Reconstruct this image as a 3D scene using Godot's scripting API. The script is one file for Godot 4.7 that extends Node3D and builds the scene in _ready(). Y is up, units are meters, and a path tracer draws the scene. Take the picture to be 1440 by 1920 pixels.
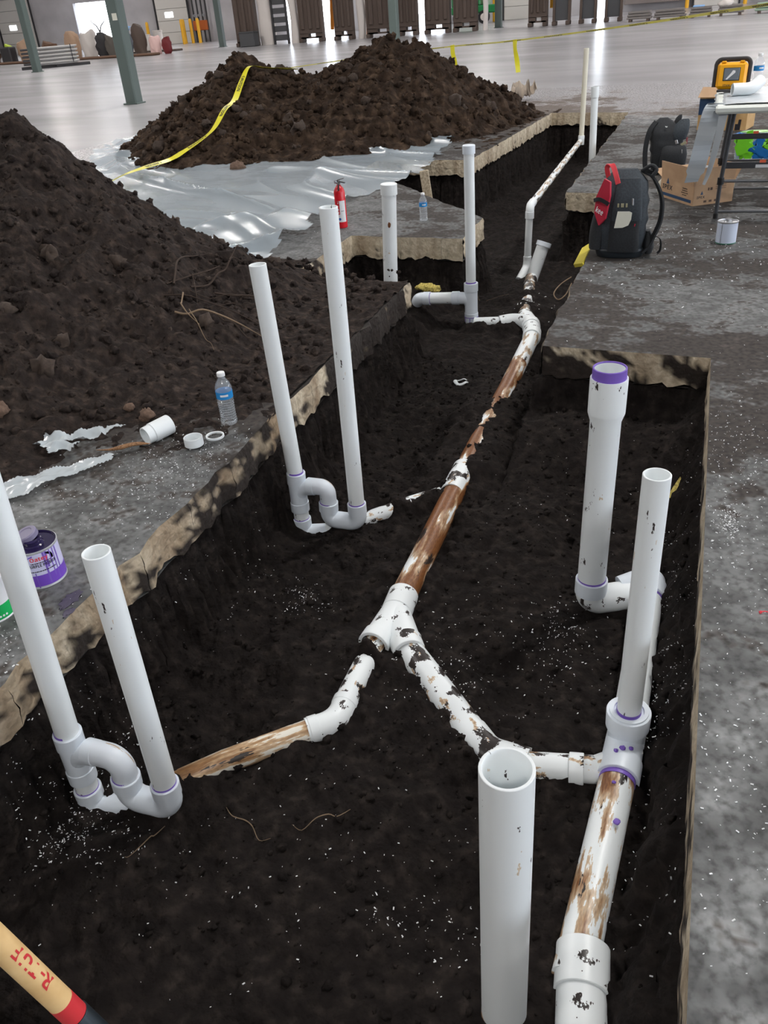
extends Node3D
# A plumbing trench cut through the concrete floor of a large warehouse.

class MB:
	var P := PackedVector3Array()
	var N := PackedVector3Array()
	var T := PackedVector2Array()
	var C := PackedColorArray()
	var I := PackedInt32Array()
	var two := false

	func tri(a: Vector3, b: Vector3, c: Vector3, na: Vector3, nb: Vector3, nc: Vector3, ta := Vector2.ZERO, tb := Vector2.ZERO, tc := Vector2.ZERO) -> void:
		var k := P.size()
		P.append(a); P.append(b); P.append(c)
		N.append(na); N.append(nb); N.append(nc)
		T.append(ta); T.append(tb); T.append(tc)
		I.append(k)
		if (b - a).cross(c - a).dot(na + nb + nc) > 0.0:
			I.append(k + 2); I.append(k + 1)
		else:
			I.append(k + 1); I.append(k + 2)

	func flat(a: Vector3, b: Vector3, c: Vector3, out: Vector3) -> void:
		var n := (b - a).cross(c - a).normalized()
		if n.dot(out) < 0.0: n = -n
		tri(a, b, c, n, n, n)

	func quad(a: Vector3, b: Vector3, c: Vector3, d: Vector3, n: Vector3, s := Vector2.ONE) -> void:
		tri(a, b, c, n, n, n, Vector2(0, s.y), Vector2(s.x, s.y), Vector2(s.x, 0))
		tri(a, c, d, n, n, n, Vector2(0, s.y), Vector2(s.x, 0), Vector2.ZERO)

	func box(c: Vector3, s: Vector3, b := Basis.IDENTITY, bev := 0.0) -> MB:
		var h := s * 0.5
		bev = minf(bev, minf(h.x, minf(h.y, h.z)) * 0.9)
		var i := h - Vector3(bev, bev, bev)
		for ax in 3:
			var u := (ax + 1) % 3
			var w := (ax + 2) % 3
			for sg in [-1.0, 1.0]:
				var q: Array[Vector3] = []
				for k in [[-1, -1], [1, -1], [1, 1], [-1, 1]]:
					var p := Vector3.ZERO
					p[ax] = sg * h[ax]; p[u] = k[0] * i[u]; p[w] = k[1] * i[w]
					q.append(c + b * p)
				var n := Vector3.ZERO
				n[ax] = sg
				quad(q[0], q[1], q[2], q[3], (b * n).normalized())
		if bev <= 0.0: return self
		for ax in 3:                       # edges that run along ax
			var u := (ax + 1) % 3
			var w := (ax + 2) % 3
			for su in [-1.0, 1.0]:
				for sw in [-1.0, 1.0]:
					var q: Array[Vector3] = []
					for k in [[-1, 0], [1, 0], [1, 1], [-1, 1]]:
						var p := Vector3.ZERO
						p[ax] = k[0] * i[ax]
						p[u] = su * (h[u] if k[1] == 0 else i[u])
						p[w] = sw * (i[w] if k[1] == 0 else h[w])
						q.append(c + b * p)
					var n := Vector3.ZERO
					n[u] = su; n[w] = sw
					quad(q[0], q[1], q[2], q[3], (b * n).normalized())
		for sx in [-1.0, 1.0]:
			for sy in [-1.0, 1.0]:
				for sz in [-1.0, 1.0]:
					var n := (b * Vector3(sx, sy, sz)).normalized()
					tri(c + b * Vector3(sx * h.x, sy * i.y, sz * i.z), c + b * Vector3(sx * i.x, sy * h.y, sz * i.z), c + b * Vector3(sx * i.x, sy * i.y, sz * h.z), n, n, n)
		return self

	# Sweeps a round profile along a curve. prof: (arc length, radius); it may run back to make an inner wall.
	func tube(curve: PackedVector3Array, prof: Array, segs := 20, vs := 0.3, sq := Vector2.ONE, hint := Vector3(0.31, 0.17, 0.93)) -> MB:
		var n := curve.size()
		var L := PackedFloat32Array([0.0])
		for k in range(1, n): L.append(L[k - 1] + curve[k].distance_to(curve[k - 1]))
		var tg := PackedVector3Array()
		var fu := PackedVector3Array()
		for k in n:
			var t := (curve[mini(k + 1, n - 1)] - curve[maxi(k - 1, 0)]).normalized()
			tg.append(t)
			var u := hint if k == 0 else fu[k - 1]
			u = u - t * u.dot(t)
			if u.length() < 0.05: u = t.cross(Vector3(0.2, 0.9, 0.4))
			fu.append(u.normalized())
		var ex: Array = [prof[0]]
		for k in range(1, prof.size()):
			var a: Vector2 = prof[k - 1]
			var b: Vector2 = prof[k]
			var mids: Array = []
			for j in n:
				if L[j] > minf(a.x, b.x) + 0.0005 and L[j] < maxf(a.x, b.x) - 0.0005: mids.append(L[j])
			if b.x < a.x: mids.reverse()
			for s in mids: ex.append(Vector2(s, lerpf(a.y, b.y, (s - a.x) / (b.x - a.x))))
			ex.append(b)
		var m := ex.size()
		var sn: Array[Vector2] = []
		for k in m - 1:
			var d: Vector2 = ex[k + 1] - ex[k]
			sn.append(Vector2(d.x, -d.y).normalized() if d.length() > 1e-7 else Vector2(1, 0))
		var pos := PackedVector3Array()
		var uu := PackedVector3Array()
		var tt := PackedVector3Array()
		for k in m:
			var s: float = ex[k].x
			var j := 0
			while j < n - 2 and L[j + 1] < s: j += 1
			var f := (s - L[j]) / maxf(L[j + 1] - L[j], 1e-6)
			pos.append(curve[j] + (curve[j + 1] - curve[j]) * f)
			var g := clampf(f, 0.0, 1.0)
			var t := tg[j].lerp(tg[j + 1], g).normalized()
			var u := fu[j].lerp(fu[j + 1], g)
			u = (u - t * u.dot(t)).normalized()
			uu.append(u); tt.append(t)
		for k in m - 1:
			var n0 := sn[k]
			var n1 := sn[k]
			if k > 0 and sn[k - 1].dot(sn[k]) > 0.82: n0 = (sn[k - 1] + sn[k]).normalized()
			if k < m - 2 and sn[k + 1].dot(sn[k]) > 0.82: n1 = (sn[k + 1] + sn[k]).normalized()
			var base := P.size()
			for e in 2:
				var q := k + e
				var nn := n0 if e == 0 else n1
				var r: float = ex[q].y
				var u := uu[q]
				var t := tt[q]
				var v := t.cross(u)
				for a in segs + 1:
					var an := TAU * a / segs
					var ra := u * cos(an) * sq.x + v * sin(an) * sq.y
					var rn := (u * cos(an) / sq.x + v * sin(an) / sq.y).normalized()
					P.append(pos[q] + ra * r)
					N.append((rn * nn.x + t * nn.y).normalized())
					T.append(Vector2(float(a) / segs, ex[q].x / vs))
			var probe := (P[base + 1] - P[base]).cross(P[base + segs + 1] - P[base])
			if probe.length_squared() < 1e-16: probe = (P[base + segs + 2] - P[base + 1]).cross(P[base + segs + 1] - P[base + 1])
			var flip := probe.dot(N[base] + N[base + segs + 1]) > 0.0
			for a in segs:
				var i0 := base + a
				var i1 := i0 + 1
				var i2 := i0 + segs + 1
				var i3 := i2 + 1
				if flip: I.append_array(PackedInt32Array([i0, i2, i1, i1, i2, i3]))
				else: I.append_array(PackedInt32Array([i0, i1, i2, i1, i3, i2]))
		return self

	func lathe(prof: Array, segs := 28, at := Vector3.ZERO, up := Vector3.UP) -> MB:   # prof: (height, radius)
		return tube(PackedVector3Array([at, at + up]), prof, segs, 0.3)

	# Rings of superellipses stacked along y. rows: [y, half x, half z, exponent, dx, dz]
	func loft(rows: Array, segs := 32, b := Basis.IDENTITY, at := Vector3.ZERO) -> MB:
		var ring: Array = []
		for r in rows:
			var q := PackedVector3Array()
			for a in segs:
				var an := TAU * a / segs
				var c := cos(an)
				var s := sin(an)
				var e: float = 2.0 / float(r[3])
				q.append(Vector3(signf(c) * pow(absf(c), e) * r[1] + r[4], r[0], signf(s) * pow(absf(s), e) * r[2] + r[5]))
			ring.append(q)
		var st := rows.size()
		var base := P.size()
		for k in st:
			for a in segs:
				var p: Vector3 = ring[k][a]
				var dn: Vector3 = ring[k][(a + 1) % segs] - ring[k][(a + segs - 1) % segs]
				var dm: Vector3 = ring[mini(k + 1, st - 1)][a] - ring[maxi(k - 1, 0)][a]
				var n := dm.cross(dn)
				var outw := Vector3(p.x - rows[k][4], 0, p.z - rows[k][5])
				if n.length() < 1e-9: n = outw
				n = n.normalized()
				if n.dot(outw) < 0.0 and absf(n.y) < 0.95: n = -n
				P.append(at + b * p); N.append((b * n).normalized()); T.append(Vector2(float(a) / segs, float(k) / st))
		for k in st - 1:
			for a in segs:
				var i0 := base + k * segs + a
				var i1 := base + k * segs + (a + 1) % segs
				var i2 := i0 + segs
				var i3 := i1 + segs
				for t in [[i0, i1, i2], [i1, i3, i2]]:
					if (P[t[1]] - P[t[0]]).cross(P[t[2]] - P[t[0]]).dot(N[t[0]] + N[t[1]] + N[t[2]]) > 0.0: I.append_array(PackedInt32Array([t[0], t[2], t[1]]))
					else: I.append_array(PackedInt32Array(t))
		for k in [0, st - 1]:
			var cn := at + b * Vector3(rows[k][4], rows[k][0], rows[k][5])
			var nn := b * (Vector3.DOWN if k == 0 else Vector3.UP)
			for a in segs: tri(cn, at + b * ring[k][a], at + b * ring[k][(a + 1) % segs], nn, nn, nn)
		return self

	# A flat outline with thickness, lying in the xy plane of the transform.
	func slab(poly: PackedVector2Array, depth: float, x := Transform3D.IDENTITY) -> MB:
		var ids := Geometry2D.triangulate_polygon(poly)
		var nf := (x.basis * Vector3(0, 0, 1)).normalized()
		for k in range(0, ids.size(), 3):
			for s in [0.5, -0.5]:
				var q: Array[Vector3] = []
				for j in 3: q.append(x * Vector3(poly[ids[k + j]].x, poly[ids[k + j]].y, s * depth))
				tri(q[0], q[1], q[2], nf * signf(s), nf * signf(s), nf * signf(s))
		var cw := Geometry2D.is_polygon_clockwise(poly)
		for k in poly.size():
			var a := poly[k]
			var c := poly[(k + 1) % poly.size()]
			var d := (c - a).normalized()
			var n2 := Vector2(-d.y, d.x) if cw else Vector2(d.y, -d.x)
			quad(x * Vector3(a.x, a.y, depth / 2), x * Vector3(c.x, c.y, depth / 2), x * Vector3(c.x, c.y, -depth / 2), x * Vector3(a.x, a.y, -depth / 2), (x.basis * Vector3(n2.x, n2.y, 0)).normalized())
		return self

	# A strip of cloth, tape or webbing: pts with a width direction for each.
	func strip(pts: PackedVector3Array, wide: PackedVector3Array, thick := 0.0) -> MB:
		var n := pts.size()
		for k in n - 1:
			var a := pts[k] - wide[k]
			var b := pts[k] + wide[k]
			var c := pts[k + 1] + wide[k + 1]
			var d := pts[k + 1] - wide[k + 1]
			var nm := (pts[k + 1] - pts[k]).cross(wide[k] + wide[k + 1]).normalized()
			var o := nm * thick * 0.5
			quad(a + o, b + o, c + o, d + o, nm)
			if thick > 0.0:
				quad(a - o, b - o, c - o, d - o, -nm)
				quad(a + o, d + o, d - o, a - o, -(wide[k]).normalized())
				quad(b + o, c + o, c - o, b - o, wide[k].normalized())
				if k == 0: quad(a + o, b + o, b - o, a - o, (pts[k] - pts[k + 1]).normalized())
				if k == n - 2: quad(c + o, d + o, d - o, c - o, (pts[k + 1] - pts[k]).normalized())
		return self

	func lump(c: Vector3, s: Vector3, nz: FastNoiseLite, amp: float, seed3: float, rings := 7, segs := 10) -> MB:
		var base := P.size()
		for i in rings + 1:
			var th := PI * i / rings
			for j in segs:
				var ph := TAU * j / segs
				var d := Vector3(sin(th) * cos(ph), cos(th), sin(th) * sin(ph))
				var r := 1.0 + amp * nz.get_noise_3d(d.x * 1.7 + seed3, d.y * 1.7 - seed3, d.z * 1.7 + seed3 * 2.0)
				P.append(c + d * s * r); N.append(d); T.append(Vector2(float(j) / segs, float(i) / rings))
		for i in rings:
			for j in segs:
				var a := base + i * segs + j
				var b := base + i * segs + (j + 1) % segs
				I.append_array(PackedInt32Array([a, b, a + segs, b, b + segs, a + segs]))
		for k in range(base, P.size()): N[k] = Vector3.ZERO
		var st := I.size() - rings * segs * 6
		for k in range(st, I.size(), 3):
			var f := (P[I[k + 2]] - P[I[k]]).cross(P[I[k + 1]] - P[I[k]])
			for e in 3: N[I[k + e]] += f
		for k in range(base, P.size()):
			var d := P[k] - c
			N[k] = N[k].normalized() if N[k].length() > 1e-12 else d.normalized()
			if N[k].dot(d) < 0.0: N[k] = -N[k]
		for k in range(st, I.size(), 3):
			if (P[I[k + 1]] - P[I[k]]).cross(P[I[k + 2]] - P[I[k]]).dot(N[I[k]] + N[I[k + 1]] + N[I[k + 2]]) > 0.0:
				var h := I[k + 1]
				I[k + 1] = I[k + 2]
				I[k + 2] = h
		return self

	func add(o: MB, x := Transform3D.IDENTITY) -> MB:
		var k := P.size()
		for p in o.P: P.append(x * p)
		for q in o.N: N.append((x.basis * q).normalized())
		T.append_array(o.T)
		for i in o.I: I.append(i + k)
		return self

	func moved(by: Vector3) -> MB:
		for k in P.size(): P[k] += by
		return self

	func mesh() -> ArrayMesh:
		var a := []
		a.resize(Mesh.ARRAY_MAX)
		a[Mesh.ARRAY_VERTEX] = P
		a[Mesh.ARRAY_NORMAL] = N
		if T.size() == P.size(): a[Mesh.ARRAY_TEX_UV] = T
		if two and T.size() == P.size(): a[Mesh.ARRAY_TEX_UV2] = T
		if C.size() == P.size(): a[Mesh.ARRAY_COLOR] = C
		a[Mesh.ARRAY_INDEX] = I
		var m := ArrayMesh.new()
		m.add_surface_from_arrays(Mesh.PRIMITIVE_TRIANGLES, a)
		return m

var rng := RandomNumberGenerator.new()
var used := {}
var M := {}
var soft := FastNoiseLite.new()      # broad swells
var rough := FastNoiseLite.new()     # lumps
var crumb := FastNoiseLite.new()     # crumbs
var cells := FastNoiseLite.new()     # clods

# ---------------------------------------------------------------- naming
func numbered(called: String) -> String:
	var k: int = used.get(called, 0)
	used[called] = k + 1
	return called if k == 0 else "%s_%03d" % [called, k]

func tag(o: Node, label: String, category: String, group := "", kind := "") -> void:
	if label: o.set_meta("label", label)
	if category: o.set_meta("category", category)
	if group: o.set_meta("group", group)
	if kind: o.set_meta("kind", kind)

func thing(called: String, label: String, category: String, at := Vector3.ZERO, turn := 0.0, group := "") -> Node3D:
	var o := Node3D.new()
	o.name = numbered(called)
	add_child(o)
	o.position = at
	o.rotation.y = turn
	tag(o, label, category, group)
	return o

func part(called: String, mb: MB, m: Material, parent: Node, label := "") -> MeshInstance3D:
	var o := MeshInstance3D.new()
	o.name = called
	o.mesh = mb.mesh()
	o.material_override = m
	parent.add_child(o, true)
	if label: o.set_meta("label", label)
	return o

func single(called: String, mb: MB, m: Material, label: String, category: String, at := Vector3.ZERO, turn := 0.0, group := "") -> MeshInstance3D:
	var o := part(numbered(called), mb, m, self)
	o.position = at
	o.rotation.y = turn
	tag(o, label, category, group)
	return o

func struct(called: String, mb: MB, m: Material) -> MeshInstance3D:
	var o := part(numbered(called), mb, m, self)
	o.set_meta("kind", "structure")
	return o

func copy(o: Node3D, at: Vector3, turn := 0.0, label := "") -> Node3D:
	var base := String(o.name)
	var c: Node3D = o.duplicate()
	c.name = numbered(base)
	add_child(c)
	c.position = at
	c.rotation.y = turn
	if label: c.set_meta("label", label)
	return c

# ---------------------------------------------------------------- materials
func mat(c: Color, rough_ := 0.6, metal := 0.0) -> StandardMaterial3D:
	var m := StandardMaterial3D.new()
	m.albedo_color = c
	m.roughness = rough_
	m.metallic = metal
	return m

func rgb8(r: int, g: int, b: int) -> Color:
	return Color(r / 255.0, g / 255.0, b / 255.0)

func film(c: Color, alpha: float, r := 0.12) -> StandardMaterial3D:
	var m := mat(Color(c.r, c.g, c.b, alpha), r)
	m.transparency = BaseMaterial3D.TRANSPARENCY_ALPHA
	m.cull_mode = BaseMaterial3D.CULL_DISABLED
	return m

func noise_bytes(w: int, h: int, freq: float, seed_: int, type := FastNoiseLite.TYPE_SIMPLEX_SMOOTH, oct := 4) -> PackedByteArray:
	var n := FastNoiseLite.new()
	n.seed = seed_
	n.frequency = freq
	n.noise_type = type
	n.fractal_octaves = oct
	var im := n.get_seamless_image(w, h)
	im.convert(Image.FORMAT_L8)
	return im.get_data()

func noise_normal(size: int, freq: float, seed_: int, bump: float, oct := 5) -> ImageTexture:
	var im := Image.create_from_data(size, size, false, Image.FORMAT_L8, noise_bytes(size, size, freq, seed_, FastNoiseLite.TYPE_SIMPLEX_SMOOTH, oct))
	im.convert(Image.FORMAT_RGBA8)
	im.bump_map_to_normal_map(bump)
	return ImageTexture.create_from_image(im)

# Two-tone texture from noise: colour stops [level, Color] over a noise picture, with sharp or soft steps.
func ramp_tex(size: int, freq: float, seed_: int, stops: Array, oct := 5) -> ImageTexture:
	var src := noise_bytes(size, size, freq, seed_, FastNoiseLite.TYPE_SIMPLEX_SMOOTH, oct)
	var lut := PackedByteArray()
	for v in 256:
		var f := v / 255.0
		var c: Color = stops[0][1]
		for k in range(1, stops.size()):
			var a: float = stops[k - 1][0]
			var b: float = stops[k][0]
			if f >= a: c = (stops[k - 1][1] as Color).lerp(stops[k][1], clampf((f - a) / maxf(b - a, 0.0001), 0.0, 1.0))
		lut.append(int(clampf(c.r, 0, 1) * 255)); lut.append(int(clampf(c.g, 0, 1) * 255)); lut.append(int(clampf(c.b, 0, 1) * 255))
	var out := PackedByteArray()
	out.resize(size * size * 3)
	for k in size * size:
		var v := src[k] * 3
		out[k * 3] = lut[v]; out[k * 3 + 1] = lut[v + 1]; out[k * 3 + 2] = lut[v + 2]
	return ImageTexture.create_from_image(Image.create_from_data(size, size, false, Image.FORMAT_RGB8, out))

func tri_mat(tex: Texture2D, scale: float, rough_: float, normal: Texture2D = null, depth := 1.0) -> StandardMaterial3D:
	var m := mat(Color.WHITE, rough_)
	m.albedo_texture = tex
	m.uv1_triplanar = true
	m.uv1_world_triplanar = true
	m.uv1_scale = Vector3(scale, scale, scale)
	if normal:
		m.normal_enabled = true
		m.normal_texture = normal
		m.normal_scale = depth
	return m

# PVC with a coat of dried mud: three noise layers with hard outlines.
func pvc_tex(seed_: int, mud: float, brown: float, deep := Vector3(122, 78, 44)) -> ImageTexture:
	var S := 512
	var a := noise_bytes(S, S, 0.007, seed_, FastNoiseLite.TYPE_SIMPLEX_SMOOTH, 6)
	var b := noise_bytes(S, S, 0.008, seed_ + 7, FastNoiseLite.TYPE_SIMPLEX_SMOOTH, 6)
	var c := noise_bytes(S, S, 0.09, seed_ + 13, FastNoiseLite.TYPE_SIMPLEX_SMOOTH, 3)
	var out := PackedByteArray()
	out.resize(S * S * 3)
	for k in S * S:
		var x := k % S
		var y := k / S
		var r := 238.0
		var g := 244.0
		var bl := 246.0
		var streak := b[(y * S + (x * 3) % S)] / 255.0      # rubbed lengthways
		var m := a[k] / 255.0
		var f := c[k] / 255.0
		if brown > 0.0 and m * 0.75 + streak * 0.25 + (f - 0.5) * 0.12 < brown:
			var t := clampf((brown - m * 0.75 - streak * 0.25) * 5.0, 0.0, 1.0)
			r = lerpf(216, deep.x, t) + (f - 0.5) * 50.0
			g = lerpf(198, deep.y, t) + (f - 0.5) * 44.0
			bl = lerpf(172, deep.z, t) + (f - 0.5) * 30.0
		if b[k] / 255.0 + (f - 0.5) * 0.2 < mud:
			r = 36.0 + f * 14.0
			g = 30.0 + f * 12.0
			bl = 28.0 + f * 10.0
		out[k * 3] = int(clampf(r, 0, 255)); out[k * 3 + 1] = int(clampf(g, 0, 255)); out[k * 3 + 2] = int(clampf(bl, 0, 255))
	return ImageTexture.create_from_image(Image.create_from_data(S, S, false, Image.FORMAT_RGB8, out))

func pvc_mat(tex: Texture2D, tint := Color.WHITE, along := 0.5) -> StandardMaterial3D:
	var m := mat(tint, 0.38)
	m.albedo_texture = tex
	m.uv1_scale = Vector3(1, along, 1)
	return m

# ---------------------------------------------------------------- lettering
func words(text: String, width: float, height: float, depth := 0.0008) -> MB:
	var tm := TextMesh.new()
	var f := SystemFont.new()
	f.font_names = PackedStringArray(["Droid Sans"])
	f.font_weight = 700
	tm.font = f
	tm.font_size = 48
	tm.pixel_size = 0.01
	tm.depth = 0.0
	tm.curve_step = 3.0
	tm.text = text
	var arr := tm.get_mesh_arrays()
	var mb := MB.new()
	var v: PackedVector3Array = arr[Mesh.ARRAY_VERTEX]
	if v.is_empty(): return mb
	var lo := v[0]
	var hi := v[0]
	for p in v:
		lo = lo.min(p); hi = hi.max(p)
	var idx: PackedInt32Array = arr[Mesh.ARRAY_INDEX] if arr[Mesh.ARRAY_INDEX] != null else PackedInt32Array()
	if idx.is_empty():
		for k in v.size(): idx.append(k)
	var q := PackedVector3Array()
	for p in v: q.append(Vector3((p.x - (lo.x + hi.x) * 0.5) / maxf(hi.x - lo.x, 1e-6) * width, (p.y - (lo.y + hi.y) * 0.5) / maxf(hi.y - lo.y, 1e-6) * height, depth))
	var nz := Vector3(0, 0, 1)
	for k in range(0, idx.size(), 3): mb.tri(q[idx[k]], q[idx[k + 1]], q[idx[k + 2]], nz, nz, nz)
	return mb

# Small print that cannot be read: a row of short ink strokes.
func print_line(width: float, height: float, depth := 0.0008) -> MB:
	var mb := MB.new()
	var x := -width / 2
	var k := 0
	while x < width / 2 - height * 0.3:
		var w := minf(height * [0.5, 0.9, 0.35, 0.7, 1.1][k % 5], width / 2 - x)
		mb.quad(Vector3(x, -height * 0.4, depth), Vector3(x + w, -height * 0.4, depth), Vector3(x + w, height * 0.4, depth), Vector3(x, height * 0.4, depth), Vector3(0, 0, 1))
		x += w + height * 0.3
		k += 1
	return mb

func bent(mb: MB, radius: float, yaw := 0.0) -> MB:      # wraps a flat xy drawing round a vertical cylinder
	for k in mb.P.size():
		var p := mb.P[k]
		var a := p.x / radius + yaw
		mb.P[k] = Vector3(sin(a) * (radius + p.z), p.y, cos(a) * (radius + p.z))
		mb.N[k] = Vector3(sin(a), 0, cos(a))
	return mb

func patch(w: float, h: float, nx := 10, z := 0.0) -> MB:
	var mb := MB.new()
	for k in nx:
		var x0 := -w / 2 + w * k / nx
		var x1 := -w / 2 + w * (k + 1) / nx
		mb.quad(Vector3(x0, -h / 2, z), Vector3(x1, -h / 2, z), Vector3(x1, h / 2, z), Vector3(x0, h / 2, z), Vector3(0, 0, 1))
	return mb

# ---------------------------------------------------------------- curves
func fillet(pts: Array, r: float, n := 10) -> PackedVector3Array:
	var out := PackedVector3Array([pts[0]])
	for k in range(1, pts.size() - 1):
		var a: Vector3 = pts[k - 1]
		var b: Vector3 = pts[k]
		var c: Vector3 = pts[k + 1]
		var d0 := (a - b).normalized()
		var d1 := (c - b).normalized()
		var half := acos(clampf(d0.dot(d1), -1, 1)) * 0.5
		var cut := minf(r / tan(half), minf(a.distance_to(b), b.distance_to(c)) * 0.499)
		var rr := cut * tan(half)
		var ctr := b + (d0 + d1).normalized() * rr / sin(half)
		var p0 := b + d0 * cut
		var p1 := b + d1 * cut
		for j in n + 1:
			var v := (p0 - ctr).slerp(p1 - ctr, float(j) / n)
			out.append(ctr + v)
	out.append(pts[pts.size() - 1])
	return out

func length_of(c: PackedVector3Array) -> float:
	var s := 0.0
	for k in range(1, c.size()): s += c[k].distance_to(c[k - 1])
	return s

func spline(pts: Array, n := 8) -> PackedVector3Array:
	var out := PackedVector3Array()
	for k in pts.size() - 1:
		var a: Vector3 = pts[maxi(k - 1, 0)]
		var b: Vector3 = pts[k]
		var c: Vector3 = pts[k + 1]
		var d: Vector3 = pts[mini(k + 2, pts.size() - 1)]
		for j in n: out.append(b.cubic_interpolate(c, a, d, float(j) / n))
	out.append(pts[pts.size() - 1])
	return out

# ---------------------------------------------------------------- the ground
var HOLE := PackedVector2Array([Vector2(0.125, -0.3), Vector2(0.125, -3.44), Vector2(-0.564, -3.48), Vector2(-0.56, -6.62), Vector2(-0.94, -6.68), Vector2(-0.885, -11.2), Vector2(-1.82, -11.4), Vector2(-2.06, -8.16), Vector2(-2.52, -8.2), Vector2(-3.0, -8.25), Vector2(-3.0, -7.75), Vector2(-2.2, -6.83), Vector2(-1.39, -5.85), Vector2(-1.385, -5.28), Vector2(-2.17, -5.33), Vector2(-2.19, -4.36), Vector2(-1.442, -4.33), Vector2(-1.445, -0.3)])
# soil heaped or scraped by hand: x, z, height, radius
var BUMPS := [[-0.80, -1.79, 0.095, 0.042], [-0.70, -1.80, 0.04, 0.06], [-0.82, -2.93, 0.045, 0.10], [-0.80, -3.12, 0.055, 0.12], [-0.80, -3.5, 0.035, 0.16], [-0.80, -3.9, 0.025, 0.15],
	[-0.33, -1.53, 0.045, 0.06], [-0.24, -1.62, 0.03, 0.10], [-0.13, -1.46, 0.03, 0.05], [-0.62, -1.62, 0.03, 0.14], [-0.42, -1.30, 0.03, 0.2], [-1.0, -1.65, 0.03, 0.25], [-0.93, -2.74, 0.055, 0.06], [-1.07, -2.63, -0.015, 0.07],
	[-0.3, -2.0, 0.035, 0.2], [-0.12, -2.33, 0.03, 0.06], [-0.48, -2.1, 0.04, 0.16], [-0.55, -2.6, 0.03, 0.2], [-0.06, -1.10, 0.045, 0.05], [0.0, -1.25, 0.03, 0.04], [-0.93, -5.12, 0.07, 0.14], [-0.98, -5.4, 0.075, 0.16], [-1.03, -5.7, 0.06, 0.15], [-0.4, -2.75, 0.05, 0.25], [-1.05, -3.3, -0.03, 0.3], [-1.1, -1.5, -0.015, 0.2], [-1.30, -1.11, -0.045, 0.09], [-0.18, -0.84, 0.035, 0.13], [-1.29, -2.54, -0.04, 0.08], [-0.6, -1.0, -0.02, 0.3]]
# soil banked up along buried runs: from x, z to x, z, level, width
var BERMS := [[-0.66, -1.83, -0.38, -1.54, -0.392, 0.16], [-0.36, -1.52, -0.10, -1.515, -0.388, 0.13], [-0.84, -1.48, -1.16, -1.20, -0.398, 0.13], [-0.797, -1.78, -0.795, -1.60, -0.396, 0.10], [-0.97, -2.70, -0.86, -2.80, -0.366, 0.10], [-0.79, -2.15, -0.80, -2.85, -0.402, 0.16], [-0.04, -1.45, -0.055, -1.0, -0.396, 0.13], [-1.19, -4.86, -1.0, -4.87, -0.398, 0.12]]
var edge_a := PackedVector2Array()
var edge_d := PackedVector2Array()
var edge_l := PackedFloat32Array()

func hole_distance(x: float, z: float) -> float:      # positive inside the cut
	var p := Vector2(x, z)
	var best := 1e9
	for k in edge_a.size():
		var d := edge_d[k]
		var v := p - edge_a[k]
		var t := clampf(v.dot(d) / edge_l[k], 0.0, 1.0)
		best = minf(best, (v - d * t).length_squared())
	best = sqrt(best)
	return best if Geometry2D.is_point_in_polygon(p, HOLE) else -best

func trench_y(x: float, z: float, d: float) -> float:
	var fl := -0.43
	fl -= 0.08 * smoothstep(-5.0, -6.5, z)
	if x < -1.44 and z > -5.4: fl = lerpf(fl, -0.34, smoothstep(-1.44, -1.6, x))
	if x > -0.62 and z > -3.6: fl += 0.16 * smoothstep(-2.75, -3.35, z)
	if x > -0.1 and z > -3.5: fl += 0.05 * smoothstep(0.0, 0.1, x)
	for b in BUMPS:
		var dx: float = x - b[0]
		var dz: float = z - b[1]
		var q: float = (dx * dx + dz * dz) / (b[3] * b[3])
		if q < 6.0: fl += b[2] * exp(-q)
	if z < -2.9 and z > -4.5 and absf(x + 0.808) < 0.3:        # the main is all but buried here
		var cover := -0.362 + 0.018 * rough.get_noise_2d(x * 0.8 + 3.0, z * 0.8) - 0.10 * smoothstep(0.06, 0.3, absf(x + 0.815)) + 0.012 * smoothstep(-0.81, -0.79, x)
		fl = lerpf(fl, maxf(fl, cover), smoothstep(-2.88, -3.0, z) * (1.0 - smoothstep(-3.6, -4.1, z)))
	for b in BERMS:
		var ab := Vector2(b[2] - b[0], b[3] - b[1])
		var ap := Vector2(x - b[0], z - b[1])
		var tt := clampf(ap.dot(ab) / ab.length_squared(), 0.0, 1.0)
		var dd := (ap - ab * tt).length()
		if dd < b[5]: fl = maxf(fl, lerpf(fl, b[4] + 0.03 * rough.get_noise_2d(x * 1.5 + 11.0, z * 1.5), 1.0 - smoothstep(b[5] * 0.45, b[5], dd)))
	fl += soft.get_noise_2d(x * 2.2 + 4.0, z * 2.2) * 0.014
	fl += soft.get_noise_2d(x, z) * 0.022 + rough.get_noise_2d(x, z) * 0.019
	var lump := rough.get_noise_2d(x * 1.3 + 40.0, z * 1.3)
	var wide := 0.065 + 0.06 * soft.get_noise_2d(x * 2.0 + 9.0, z * 2.0) + 0.03 * lump
	if x > -0.2 and z > -3.3: wide += 0.055
	var t := smoothstep(-0.035, maxf(wide, 0.02), d + 0.02 * crumb.get_noise_2d(x, z))
	var y := lerpf(-0.122, fl, t)
	y += crumb.get_noise_2d(x, z) * 0.007 + (0.35 - cells.get_noise_2d(x, z)) * 0.0025
	return y

func soil_y(x: float, z: float) -> float:
	return trench_y(x, z, hole_distance(x, z))

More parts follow.
